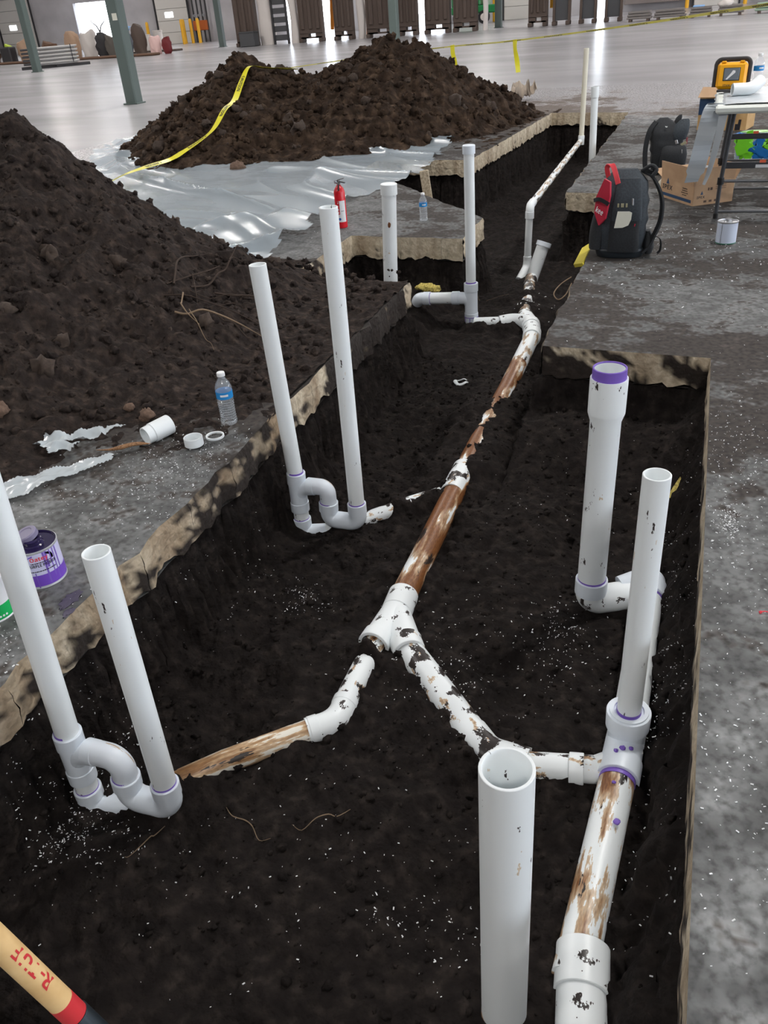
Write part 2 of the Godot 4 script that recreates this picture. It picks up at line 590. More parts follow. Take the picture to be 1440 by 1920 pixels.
func radii(tab: Array) -> PackedFloat32Array:
	var out := PackedFloat32Array()
	for k in 72:
		var a := -180.0 + k * 5.0
		var lo: Array = tab[tab.size() - 1]
		var hi: Array = [tab[0][0] + 360.0, tab[0][1]]
		lo = [lo[0] - 360.0, lo[1]] if a < tab[0][0] else lo
		if a < tab[0][0]: hi = tab[0]
		for j in tab.size() - 1:
			if a >= tab[j][0] and a < tab[j + 1][0]:
				lo = tab[j]; hi = tab[j + 1]
		out.append(lerpf(lo[1], hi[1], clampf((a - lo[0]) / maxf(hi[0] - lo[0], 0.001), 0.0, 1.0)))
	return out

var left_peaks: Array = []
var back_peaks: Array = []

func heap(peaks: Array, x: float, z: float, power: float) -> float:
	var best := -0.25
	for p in peaks:
		var dx: float = x - p[0]
		var dz: float = z - p[1]
		var r := sqrt(dx * dx + dz * dz)
		var f := (rad_to_deg(atan2(dz, dx)) + 180.0) / 5.0
		var k := int(f) % 72
		var tab: PackedFloat32Array = p[3]
		var rr := lerpf(tab[k], tab[(k + 1) % 72], f - floorf(f))
		var q := 1.0 - r / rr
		var h: float = p[2] * (pow(q, power) if q > 0.0 else q * 0.6)
		best = maxf(best, h) + 0.06 * exp(-absf(best - h) * 14.0) * (1.0 if best > 0.1 and h > 0.1 else 0.0)
	return best

func left_y(x: float, z: float) -> float:
	var h := heap(left_peaks, x, z, 1.42)
	var k := clampf(h * 6.0 + 0.25, 0.0, 1.0)
	h += (soft.get_noise_2d(x * 1.5, z * 1.5) * 0.05 + rough.get_noise_2d(x * 0.8, z * 0.8) * 0.045) * k
	h += crumb.get_noise_2d(x * 0.8, z * 0.8) * 0.016 * k + (0.3 - cells.get_noise_2d(x * 0.7, z * 0.7)) * 0.018 * k
	# a thin spill of loose soil between the heap and the edge of the cut
	var near := smoothstep(-1.9, -2.75, z) * smoothstep(-4.9, -4.3, z)
	var spill := 0.012 + rough.get_noise_2d(x * 1.2 + 7.0, z * 1.2) * 0.02 + crumb.get_noise_2d(x, z) * 0.008 - 0.03 * (1.0 - near) - 0.02 * smoothstep(-1.62, -1.45, x) * (1.0 - smoothstep(-2.5, -2.8, z))
	return maxf(h, minf(spill, 0.03))

func back_y(x: float, z: float) -> float:
	var h := heap(back_peaks, x, z, 1.12)
	var k := clampf(h * 5.0 + 0.2, 0.0, 1.0)
	h += (soft.get_noise_2d(x * 1.3 + 30.0, z * 1.3) * 0.06 + rough.get_noise_2d(x * 0.6, z * 0.6 + 5.0) * 0.055) * k
	h += crumb.get_noise_2d(x * 0.6, z * 0.6) * 0.022 * k + (0.3 - cells.get_noise_2d(x * 0.4, z * 0.4)) * 0.035 * k
	var spill := rough.get_noise_2d(x * 0.8, z * 0.8 + 3.0) * 0.03 - 0.004 - 0.05 * (1.0 - smoothstep(-2.9, -2.3, x) * smoothstep(-8.2, -8.8, z) * smoothstep(-12.2, -11.6, z))
	return maxf(h, minf(spill, 0.02))

func field(xs: PackedFloat32Array, zs: PackedFloat32Array, hs: PackedFloat32Array, drop: float, base: Vector3) -> MB:
	var mb := MB.new()
	var nx := xs.size()
	var nz := zs.size()
	var ids := PackedInt32Array()
	ids.resize(nx * nz)
	ids.fill(-1)
	for j in nz:
		for i in nx:
			var k := j * nx + i
			var y := hs[k]
			if y <= drop: continue
			ids[k] = mb.P.size()
			mb.P.append(Vector3(xs[i], y, zs[j]) - base)
			var i0 := maxi(i - 1, 0)
			var i1 := mini(i + 1, nx - 1)
			var j0 := maxi(j - 1, 0)
			var j1 := mini(j + 1, nz - 1)
			var yl := hs[j * nx + i0] if hs[j * nx + i0] > drop else y
			var yr := hs[j * nx + i1] if hs[j * nx + i1] > drop else y
			var yu := hs[j0 * nx + i] if hs[j0 * nx + i] > drop else y
			var yd := hs[j1 * nx + i] if hs[j1 * nx + i] > drop else y
			mb.N.append(Vector3(-(yr - yl) / (xs[i1] - xs[i0]), 1.0, -(yd - yu) / (zs[j1] - zs[j0])).normalized())
	for j in nz - 1:
		for i in nx - 1:
			var a := ids[j * nx + i]
			var b := ids[j * nx + i + 1]
			var c := ids[(j + 1) * nx + i]
			var d := ids[(j + 1) * nx + i + 1]
			if a < 0 or b < 0 or c < 0 or d < 0: continue
			# zs runs away from the viewer or towards; keep the upper side in front
			if zs[j + 1] > zs[j]: mb.I.append_array(PackedInt32Array([a, b, c, b, d, c]))
			else: mb.I.append_array(PackedInt32Array([a, c, b, b, c, d]))
	return mb

func renormal(mb: MB) -> void:
	var acc := PackedVector3Array()
	acc.resize(mb.P.size())
	for k in range(0, mb.I.size(), 3):
		var a := mb.I[k]
		var b := mb.I[k + 1]
		var c := mb.I[k + 2]
		var f := (mb.P[c] - mb.P[a]).cross(mb.P[b] - mb.P[a])
		acc[a] += f; acc[b] += f; acc[c] += f
	for k in mb.P.size():
		if acc[k].length_squared() > 1e-18: mb.N[k] = acc[k].normalized()

# A crumpled scrap of plastic film inside an outline.
func crumple(poly: PackedVector2Array, high: float, seed_: float, cell := 0.008) -> MB:
	var lo := poly[0]
	var hi := poly[0]
	for p in poly:
		lo = lo.min(p); hi = hi.max(p)
	var xs := steps(lo.x, hi.x, cell)
	var zs := steps(lo.y, hi.y, cell)
	var hs := PackedFloat32Array()
	for z in zs:
		for x in xs:
			if not Geometry2D.is_point_in_polygon(Vector2(x, z), poly): hs.append(-9.0)
			else: hs.append(0.003 + high * (0.15 + absf(rough.get_noise_2d(x * 0.55 + seed_, z * 0.55)) * 1.5 + 0.5 * maxf(soft.get_noise_2d(x * 5.0 + seed_, z * 5.0), 0.0)))
	var mb := field(xs, zs, hs, -8.0, Vector3.ZERO)
	renormal(mb)
	return mb

func steps(a: float, b: float, s: float) -> PackedFloat32Array:
	var out := PackedFloat32Array()
	var n := int(ceil(absf(b - a) / s))
	for k in n + 1: out.append(lerpf(a, b, float(k) / n))
	return out

func scatter(called: String, mesh_: Mesh, m: Material, xf: Array, parent: Node, cols := PackedColorArray()) -> MultiMeshInstance3D:
	var mm := MultiMesh.new()
	mm.transform_format = MultiMesh.TRANSFORM_3D
	mm.use_colors = cols.size() > 0
	mm.mesh = mesh_
	mm.instance_count = xf.size()
	for k in xf.size():
		mm.set_instance_transform(k, xf[k])
		if cols.size(): mm.set_instance_color(k, cols[k])
	var o := MultiMeshInstance3D.new()
	o.name = called
	o.multimesh = mm
	o.material_override = m
	o.set_meta("kind", "stuff")
	parent.add_child(o, true)
	return o

func clods(parent: Node3D, peaks_y: Callable, x0: float, x1: float, z0: float, z1: float, n: int, size: float, low: float, m: Material) -> void:
	for v in 3:
		var mb := MB.new()
		mb.lump(Vector3.ZERO, Vector3(1, 0.75, 0.9), rough, 1.1, 3.7 * v + 1.0, 6, 9)
		var xf: Array = []
		var tries := 0
		while xf.size() < n / 3 and tries < n * 6:
			tries += 1
			var x := rng.randf_range(x0, x1)
			var z := rng.randf_range(z0, z1)
			var y: float = peaks_y.call(x, z)
			if y < low: continue
			var s := size * pow(rng.randf(), 3.0) + size * 0.18
			xf.append(Transform3D(Basis.from_euler(Vector3(rng.randf() * 6.0, rng.randf() * 6.0, rng.randf() * 6.0)).scaled(Vector3(s, s, s)), Vector3(x, y + s * 0.1, z) - parent.position))
		scatter("loose_clods", mb.mesh(), m, xf, parent)

func make_ground() -> void:
	var n := HOLE.size()
	for k in n:
		var d := HOLE[(k + 1) % n] - HOLE[k]
		edge_a.append(HOLE[k]); edge_d.append(d); edge_l.append(d.length_squared())
	left_peaks = [[-3.55, -4.03, 0.95, radii([[-90.0, 1.2], [-46.0, 1.05], [-27.0, 1.3], [0.0, 1.62], [37.0, 2.25], [51.0, 2.34], [57.0, 2.65], [90.0, 2.2], [175.0, 3.0]])], [-4.6, -3.8, 0.86, radii([[-90.0, 1.4], [0.0, 1.9], [90.0, 2.2], [175.0, 2.2]])], [-2.35, -4.1, 0.2, radii([[-90.0, 0.6], [0.0, 0.5], [90.0, 0.9], [175.0, 0.8]])]]
	back_peaks = [[-5.25, -10.0, 0.92, radii([[-160.0, 1.5], [-90.0, 1.6], [-30.0, 1.7], [30.0, 2.0], [90.0, 2.2], [110.0, 1.85], [160.0, 1.55]])], [-3.72, -10.65, 0.95, radii([[-90.0, 1.6], [-25.0, 1.95], [10.0, 1.65], [58.0, 1.85], [90.0, 2.4], [130.0, 2.2], [175.0, 1.8]])], [-3.3, -10.6, 0.86, radii([[-90.0, 1.2], [-25.0, 1.5], [10.0, 1.25], [58.0, 1.4], [90.0, 2.0], [175.0, 1.4]])], [-4.45, -10.2, 0.61, radii([[-90.0, 1.4], [0.0, 1.5], [90.0, 2.2], [175.0, 1.5]])]]

	# the broken slab round the cut; only some sides were sawn straight
	var cut := PackedVector2Array()
	for k in n:
		var a := HOLE[k]
		var b := HOLE[(k + 1) % n]
		var sawn := (k == 0 or k == 1 or k == n - 1 or k == 3)
		var m := 1 if sawn else maxi(1, int(a.distance_to(b) / 0.07))
		var nd := (b - a).normalized().orthogonal()
		for j in m:
			var p := a.lerp(b, float(j) / m)
			cut.append(p + (nd * (0.022 * rough.get_noise_2d(p.x * 0.9, p.y * 0.9) + 0.012 * crumb.get_noise_2d(p.x, p.y)) if j > 0 else Vector2.ZERO))
	n = cut.size()
	var X0 := -7.4
	var X1 := 3.4
	var Z0 := -14.4
	var Z1 := 1.6
	var poly := PackedVector2Array([Vector2(X1, -0.3), Vector2(X1, Z0), Vector2(X0, Z0), Vector2(X0, Z1), Vector2(X1, Z1), Vector2(X1, -0.2999)])
	poly.append(cut[0] + Vector2(0, 0.0001))
	for k in range(n - 1, -1, -1): poly.append(cut[k])
	var ids := Geometry2D.triangulate_polygon(poly)
	var mb := MB.new()
	for k in range(0, ids.size(), 3):
		var q: Array[Vector3] = []
		var t: Array[Vector2] = []
		for j in 3:
			var p := poly[ids[k + j]]
			q.append(Vector3(p.x, 0, p.y))
			t.append(Vector2((p.x - X0) / (X1 - X0), (p.y - Z0) / (Z1 - Z0)))
		mb.tri(q[0], q[1], q[2], Vector3.UP, Vector3.UP, Vector3.UP, t[0], t[1], t[2])
		for j in 3: q[j] += Vector3(0, -0.14, 0)
		mb.tri(q[0], q[1], q[2], Vector3.DOWN, Vector3.DOWN, Vector3.DOWN, t[0], t[1], t[2])
	mb.two = true
	var fl := struct("floor", mb, slab_material(X0, X1, Z0, Z1))
	# its rough broken edge
	var em := MB.new()
	var soil := Color(0.030, 0.023, 0.018)
	var cream := Color(0.72, 0.64, 0.50)
	var rows := 7
	for k in n:
		var a := cut[k]
		var b := cut[(k + 1) % n]
		var d := (b - a).normalized()
		var inn := Vector2(-d.y, d.x)
		if not Geometry2D.is_point_in_polygon((a + b) * 0.5 + inn * 0.01, HOLE): inn = -inn
		var cnt := maxi(2, int(a.distance_to(b) / 0.022))
		var base := em.P.size()
		for i in cnt + 1:
			var p := a.lerp(b, float(i) / cnt)
			var low := -0.135 + 0.03 * rough.get_noise_2d(p.x * 1.5, p.y * 1.5)
			for j in rows + 1:
				var f := float(j) / rows
				var y := low * f
				var push := 0.012 * rough.get_noise_3d(p.x * 2.0, y * 2.0, p.y * 2.0) + 0.006 * crumb.get_noise_3d(p.x, y * 1.5, p.y) + 0.006
				if p.x > 0.1: push *= 0.35
				if j == 0: push = 0.0
				if cnt > 6 and (i == 0 or i == cnt): push = 0.0
				em.P.append(Vector3(p.x + inn.x * push, y, p.y + inn.y * push))
				em.N.append(Vector3(inn.x, 0.05, inn.y).normalized())
				var dirt := 0.5 * soft.get_noise_2d(p.x * 3.0 + y * 4.0, p.y * 3.0) + 0.55 * rough.get_noise_3d(p.x * 0.8, y * 1.6, p.y * 0.8) + 0.3 * crumb.get_noise_3d(p.x, y, p.y) + f * 0.22 - 0.10
				if absf(p.x + 1.444) < 0.035 and p.y > -4.33:
					if p.y > -1.95: dirt += -0.16
					elif p.y > -2.55: dirt += 0.22
					elif p.y > -3.12: dirt += -0.12
					elif p.y > -4.2: dirt += 0.5
					else: dirt += -0.1
				if p.y < -3.6 and p.x > -0.7: dirt += 0.1
				if p.x > 0.1: dirt -= 0.22 * (1.0 - f)
				if p.y < -3.4 and p.y > -3.5: dirt += 0.10 if p.x < -0.2 else -0.10
				if p.y < -5.0 and p.x < -1.3: dirt -= 0.45
				if p.y < -6.6 and p.x > -1.3: dirt -= 0.3
				var s := smoothstep(-0.04, 0.06, dirt)
				var tint := cream.lerp(Color(0.36, 0.27, 0.18), clampf(0.5 + rough.get_noise_2d(p.x * 0.7 + 60.0, p.y * 0.7) * 1.2, 0.0, 1.0) if p.x < -1.2 and p.y > -4.4 else clampf(0.2 + rough.get_noise_2d(p.x, p.y), 0.0, 0.6))
				em.C.append(tint.lerp(soil, s))
		for i in cnt:
			for j in rows:
				var i0 := base + i * (rows + 1) + j
				var i2 := i0 + rows + 1
				for t in [[i0, i0 + 1, i2], [i0 + 1, i2 + 1, i2]]:
					if (em.P[t[1]] - em.P[t[0]]).cross(em.P[t[2]] - em.P[t[0]]).dot(em.N[t[0]]) > 0.0: em.I.append_array(PackedInt32Array([t[0], t[2], t[1]]))
					else: em.I.append_array(PackedInt32Array(t))
	part("slab_edge", em, M.edge, fl, "rough broken cream concrete edge smeared with soil")

	# the clean floor beyond
	var far := MB.new()
	for r in [[-62.0, 22.0, -50.0, Z0], [-62.0, X0, Z0, Z1], [X1, 22.0, Z0, Z1], [-62.0, 22.0, Z1, 20.0]]:
		far.box(Vector3((r[0] + r[1]) / 2, -0.1, (r[2] + r[3]) / 2), Vector3(r[1] - r[0], 0.2, r[3] - r[2]))
	struct("floor", far, M.far_floor)
	var yard := MB.new()
	yard.box(Vector3(-20, -0.3, -75), Vector3(160, 0.2, 49.6))
	yard.box(Vector3(62, -0.3, -15), Vector3(79.6, 0.2, 120))
	struct("yard_outside", yard, mat(rgb8(150, 148, 144), 0.9))

	struct("subsoil_sky_block", MB.new().box(Vector3(-20, -0.95, -15), Vector3(84, 0.3, 70)).box(Vector3(-8.5, -0.5, -6.5), Vector3(10.4, 0.6, 18)).box(Vector3(4.3, -0.5, -6.5), Vector3(8, 0.6, 18)).box(Vector3(-1.5, -0.5, -13.4), Vector3(3.7, 0.6, 3.6)).box(Vector3(-1.5, -0.5, 1.0), Vector3(3.7, 0.6, 2.0)), M.soil_wet)  # soil boxes added under the slab to block sky light through gaps
	# soil in the trench
	var xs := steps(-3.12, 0.2, 0.0125)
	var zs := PackedFloat32Array()
	var z := -0.25
	while z > -11.65:
		zs.append(z)
		z -= 0.0125 if z > -3.0 else (0.02 if z > -6.7 else 0.045)
	var hs := PackedFloat32Array()
	hs.resize(xs.size() * zs.size())
	for j in zs.size():
		for i in xs.size():
			var d := hole_distance(xs[i], zs[j])
			hs[j * xs.size() + i] = trench_y(xs[i], zs[j], d) if d > (-0.06 if zs[j] > -6.7 else -0.3) else -9.0
	var tm := field(xs, zs, hs, -8.0, Vector3.ZERO)
	for k in tm.P.size():                                   # the cut faces are not smooth: push them in and out
		var nv := tm.N[k]
		var st := 1.0 - nv.y
		if st < 0.12: continue
		var p := tm.P[k]
		var push := 0.030 * rough.get_noise_3d(p.x * 0.9, p.y * 0.9, p.z * 0.9) + 0.012 * crumb.get_noise_3d(p.x * 0.7, p.y * 0.7, p.z * 0.7)
		tm.P[k] = p + Vector3(nv.x, 0, nv.z).normalized() * push * smoothstep(0.12, 0.5, st) + Vector3(0, 0.01 * crumb.get_noise_3d(p.z, p.x, p.y), 0)
	renormal(tm)
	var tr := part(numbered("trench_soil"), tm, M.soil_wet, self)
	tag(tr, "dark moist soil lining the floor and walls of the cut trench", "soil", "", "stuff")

	# the two spoil heaps
	var lp := thing("soil_heap", "large dark soil heap with roots beside the water bottle and white fittings", "soil heap", Vector3(-3.5, 0, -4.0))
	xs = steps(-6.2, -1.447, 0.02)
	zs = steps(-1.2, -6.2, 0.02)
	hs = PackedFloat32Array()
	hs.resize(xs.size() * zs.size())
	for j in zs.size():
		for i in xs.size():
			hs[j * xs.size() + i] = -9.0 if Geometry2D.is_point_in_polygon(Vector2(xs[i], zs[j]), HOLE) else left_y(xs[i], zs[j])
	part("heap", field(xs, zs, hs, -0.012, lp.position), M.soil, lp)
	clods(lp, left_y, -5.4, -1.5, -5.6, -1.7, 4200, 0.023, 0.008, M.soil)
	var bp := thing("soil_heap", "two-peaked dark brown soil heap crossed by a strand of yellow tape", "soil heap", Vector3(-4.4, 0, -10.2))
	xs = steps(-7.4, -1.75, 0.028)
	zs = steps(-7.3, -12.9, 0.028)
	hs = PackedFloat32Array()
	hs.resize(xs.size() * zs.size())
	for j in zs.size():
		for i in xs.size():
			hs[j * xs.size() + i] = -9.0 if Geometry2D.is_point_in_polygon(Vector2(xs[i], zs[j]), HOLE) else back_y(xs[i], zs[j])
	part("heap", field(xs, zs, hs, -0.012, bp.position), M.soil_brown, bp)
	clods(bp, back_y, -7.0, -1.9, -12.2, -7.6, 2200, 0.05, 0.01, M.soil_brown)
	clods(lp, left_y, -4.8, -1.6, -4.6, -1.9, 90, 0.05, 0.06, M.clay)
	clods(bp, back_y, -6.4, -2.2, -10.4, -7.9, 110, 0.075, 0.06, M.clay)
	make_roots(lp)
	# crumbs on the trench floor
	var mb2 := MB.new()
	mb2.lump(Vector3.ZERO, Vector3(1, 0.7, 0.9), rough, 1.0, 9.0, 5, 7)
	var xf: Array = []
	while xf.size() < 2600:
		var x := rng.randf_range(-1.4, 0.1)
		var zz := rng.randf_range(-4.3, -0.8)
		var d := hole_distance(x, zz)
		if d < 0.02: continue
		var s := 0.003 + 0.012 * pow(rng.randf(), 4.0)
		xf.append(Transform3D(Basis.from_euler(Vector3(rng.randf() * 6.0, rng.randf() * 6.0, 0)).scaled(Vector3(s, s, s)), Vector3(x, trench_y(x, zz, d) + s * 0.2, zz)))
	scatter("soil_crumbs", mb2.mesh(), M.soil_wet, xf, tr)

func make_roots(lp: Node3D) -> void:
	var pairs := [[-2.36, -3.42, -2.30, -4.2], [-2.33, -3.5, -2.2, -4.0], [-2.36, -3.4, -2.42, -3.9], [-2.2, -3.2, -1.85, -3.3], [-2.3, -3.3, -1.8, -3.42], [-2.15, -3.25, -1.95, -3.02], [-2.25, -3.45, -2.0, -3.7], [-2.1, -3.4, -1.95, -3.5], [-2.3, -3.36, -2.05, -3.15], [-2.2, -3.55, -1.9, -3.62], [-2.32, -3.62, -2.2, -3.35], [-2.05, -3.3, -1.78, -3.2]]
	var k := 0
	for p in pairs:
		var pts: Array = []
		for j in 6:
			var f := j / 5.0
			var x := lerpf(p[0], p[2], f) + 0.03 * sin(f * 4.0 + k)
			var z := lerpf(p[1], p[3], f) + 0.025 * cos(f * 5.0 + k * 2.0)
			pts.append(Vector3(x, left_y(x, z) + 0.012 + 0.035 * sin(f * PI) * (0.4 + 0.6 * rng.randf()), z) - lp.position)
		var c := spline(pts, 4)
		var L := length_of(c)
		var r := 0.002 + 0.004 * rng.randf()
		part("root", MB.new().tube(c, [Vector2(0, r), Vector2(L * 0.6, r * 0.8), Vector2(L, r * 0.25)], 6), M.root_pale if k in [3, 5, 8] else M.root, lp)
		k += 1

func slab_material(X0: float, X1: float, Z0: float, Z1: float) -> StandardMaterial3D:
	var W := 1440
	var H := 2048
	var S := 512
	var a := noise_bytes(S, S, 0.006, 11)
	var b := noise_bytes(S, S, 0.02, 12)
	var c := noise_bytes(S, S, 0.11, 13, FastNoiseLite.TYPE_SIMPLEX_SMOOTH, 3)
	# how much soil has been trodden over each part of the slab, on a coarse grid
	var GX := 55
	var GZ := 81
	var g := PackedFloat32Array()
	var clean := PackedFloat32Array()
	for j in GZ:
		for i in GX:
			var x := lerpf(X0, X1, float(i) / (GX - 1))
			var z := lerpf(Z0, Z1, float(j) / (GZ - 1))
			var d := -hole_distance(x, z)
			var v := 0.25
			v += 0.12 * exp(-maxf(d, 0.0) / 0.35)
			if x > -1.2:
				v += 0.26 * smoothstep(-1.2, -2.6, z) - 0.10 * smoothstep(-1.3, -0.7, z)
				v += 0.17 * smoothstep(-3.4, -5.0, z) * smoothstep(-0.7, 0.0, x)
				v -= 0.12 * smoothstep(-6.2, -6.9, z) * smoothstep(0.3, -0.2, x)
				v -= 0.02 * smoothstep(-7.5, -9.5, z)
			else:
				v += 0.42 * smoothstep(-2.0, -2.7, z) * smoothstep(-4.9, -4.5, z)
				v += 0.08 * smoothstep(-1.6, -2.1, z) - 0.13 * smoothstep(-2.1, -1.7, z)
				v += 0.12 * smoothstep(-5.0, -5.5, z)
				v += 0.2 * smoothstep(-2.9, -2.3, x) * smoothstep(-8.0, -8.6, z)
			v -= 0.35 * (smoothstep(-12.0, -13.8, z) if x > -2.6 else smoothstep(-10.8, -13.0, z))
			v -= 0.30 * smoothstep(-5.5, -7.0, x)
			g.append(v)
			clean.append(maxf(smoothstep(-8.5, -12.5, z) * 0.9, smoothstep(-4.5, -6.5, x)))
	var out := PackedByteArray()
	out.resize(W * H * 3)
	var ro := PackedByteArray()
	ro.resize(W * H)
	var dm := PackedByteArray()
	dm.resize(W * H)
	for y in H:
		var gy := float(y) / (H - 1) * (GZ - 1)
		var gj := mini(int(gy), GZ - 2)
		var fy := gy - gj
		var ra := ((y * 2) & 511) << 9
		var rb := ((y * 3) & 511) << 9
		var rc := ((y * 2 + 77) & 511) << 9
		var rw := ((y >> 1) & 511) << 9
		for x in W:
			var gx := float(x) / (W - 1) * (GX - 1)
			var gi := mini(int(gx), GX - 2)
			var fx := gx - gi
			var o := gj * GX + gi
			var v := lerpf(lerpf(g[o], g[o + 1], fx), lerpf(g[o + GX], g[o + GX + 1], fx), fy)
			var cl := lerpf(lerpf(clean[o], clean[o + 1], fx), lerpf(clean[o + GX], clean[o + GX + 1], fx), fy)
			var n1 := a[ra + (x & 511)] * 0.00392
			var n2 := b[rb + ((x * 2) & 511)] * 0.00392
			var n3 := c[rc + ((x * 2) & 511)] * 0.00392
			var n0 := a[rw + ((x >> 1) & 511)] * 0.00392
			var q := (v + (n1 - 0.5) * 0.55 + (n0 - 0.5) * 0.45 + (n2 - 0.5) * 0.5 + (n3 - 0.5) * 0.3 - 0.42) * 5.0
			var t := clampf(q, 0.0, 1.0)
			t = t * t * (3.0 - 2.0 * t) * 0.93
			var cm := clampf((cl + (n2 - 0.5) * 0.6 + (n1 - 0.5) * 0.4) * 2.0 - 0.5, 0.0, 1.0)
			var br := 0.80 + 0.28 * n2 + 0.12 * n3 + 0.12 * (n0 - 0.5)
			br += 0.20 * clampf((n2 + n1 * 0.5 + n3 * 0.25 - 1.0) * 5.0, 0.0, 1.0) - 0.16 * clampf((0.62 - n2 - n0 * 0.3 + (n3 - 0.5) * 0.3) * 4.0, 0.0, 1.0)
			br = lerpf(br, 0.94 + 0.08 * n0, cm * 0.8)
			var r := lerpf(112.0, 186.0, cm) * br
			var gg := lerpf(114.0, 184.0, cm) * br
			var bb := lerpf(114.0, 186.0, cm) * br
			var sb := (0.72 + 0.6 * n3) * (1.0 + 0.9 * cm)
			r = lerpf(r, 58.0 * sb, t); gg = lerpf(gg, 52.0 * sb, t); bb = lerpf(bb, 48.0 * sb, t)
			var k := y * W + x
			out[k * 3] = clampi(int(r), 0, 255); out[k * 3 + 1] = clampi(int(gg), 0, 255); out[k * 3 + 2] = clampi(int(bb), 0, 255)
			dm[k] = int(255.0 * clampf(1.0 - cm + t * 0.6, 0.0, 1.0))
			ro[k] = clampi(int(lerpf(lerpf(165.0, 72.0, cm), 235.0, t) + (n3 - 0.5) * 40.0), 0, 255)
	var m := mat(Color.WHITE, 1.0)
	m.albedo_texture = ImageTexture.create_from_image(Image.create_from_data(W, H, false, Image.FORMAT_RGB8, out))
	m.roughness_texture = ImageTexture.create_from_image(Image.create_from_data(W, H, false, Image.FORMAT_L8, ro))
	m.roughness_texture_channel = BaseMaterial3D.TEXTURE_CHANNEL_RED
	m.texture_repeat = true
	m.detail_enabled = true
	m.detail_uv_layer = BaseMaterial3D.DETAIL_UV_2
	m.detail_blend_mode = BaseMaterial3D.BLEND_MODE_MUL
	m.detail_mask = ImageTexture.create_from_image(Image.create_from_data(W, H, false, Image.FORMAT_L8, dm))
	m.detail_albedo = ramp_tex(512, 0.03, 71, [[0.0, Color(0.55, 0.54, 0.53)], [0.35, Color(0.82, 0.82, 0.82)], [0.5, Color(0.93, 0.93, 0.93)], [0.7, Color(1, 1, 1)]], 6)
	m.uv2_scale = Vector3(21, 31, 1)
	return m

# ---------------------------------------------------------------- pipework
const R2 := 0.0302
const R3 := 0.0445

func line(a: Vector3, b: Vector3) -> PackedVector3Array:
	return PackedVector3Array([a, b])

func run(root: Node3D, called: String, curve: PackedVector3Array, r: float, m: Material, segs := 28) -> MeshInstance3D:
	var L := length_of(curve)
	return part(called, MB.new().tube(curve, [Vector2(0, 0), Vector2(0, r), Vector2(L, r), Vector2(L, 0)], segs).moved(-root.position), m, root)

func open_pipe(root: Node3D, called: String, a: Vector3, b: Vector3, r: float, m: Material, wall := 0.0045, deep := 0.4) -> MeshInstance3D:
	var L := a.distance_to(b)
	var i := r - wall
	return part(called, MB.new().tube(line(a, b), [Vector2(0, r), Vector2(L - 0.001, r), Vector2(L, r - 0.001), Vector2(L, i + 0.001), Vector2(L - 0.0015, i), Vector2(L - deep, i), Vector2(L - deep, 0)], 40).moved(-root.position), m, root)

func hub(root: Node3D, called: String, a: Vector3, b: Vector3, r: float, m: Material, lip := 0.0065, under: Node3D = null) -> MeshInstance3D:
	var L := a.distance_to(b)
	var o := r + lip
	return part(called, MB.new().tube(line(a, b), [Vector2(0, r * 0.9), Vector2(0, o - 0.0015), Vector2(0.0015, o), Vector2(L - 0.0015, o), Vector2(L, o - 0.0015), Vector2(L, r * 0.9)], 36).moved(-root.position), m, under if under else root)

func primer(root: Node3D, a: Vector3, b: Vector3, r: float, under: Node3D = null) -> void:
	var L := a.distance_to(b)
	part("primer_band", MB.new().tube(line(a, b), [Vector2(0, r * 0.98), Vector2(0, r + 0.0007), Vector2(L, r + 0.0007), Vector2(L, r * 0.98)], 36).moved(-root.position), M.primer, under if under else root, "purple primer smear round the joint")

func cap_on(root: Node3D, a: Vector3, b: Vector3, r: float, m: Material) -> void:
	var L := a.distance_to(b)
	part("cap", MB.new().tube(line(a, b), [Vector2(0, r * 0.95), Vector2(0, r + 0.006), Vector2(L - 0.004, r + 0.006), Vector2(L - 0.001, r + 0.003), Vector2(L, r - 0.002), Vector2(L, 0)], 32).moved(-root.position), m, root)

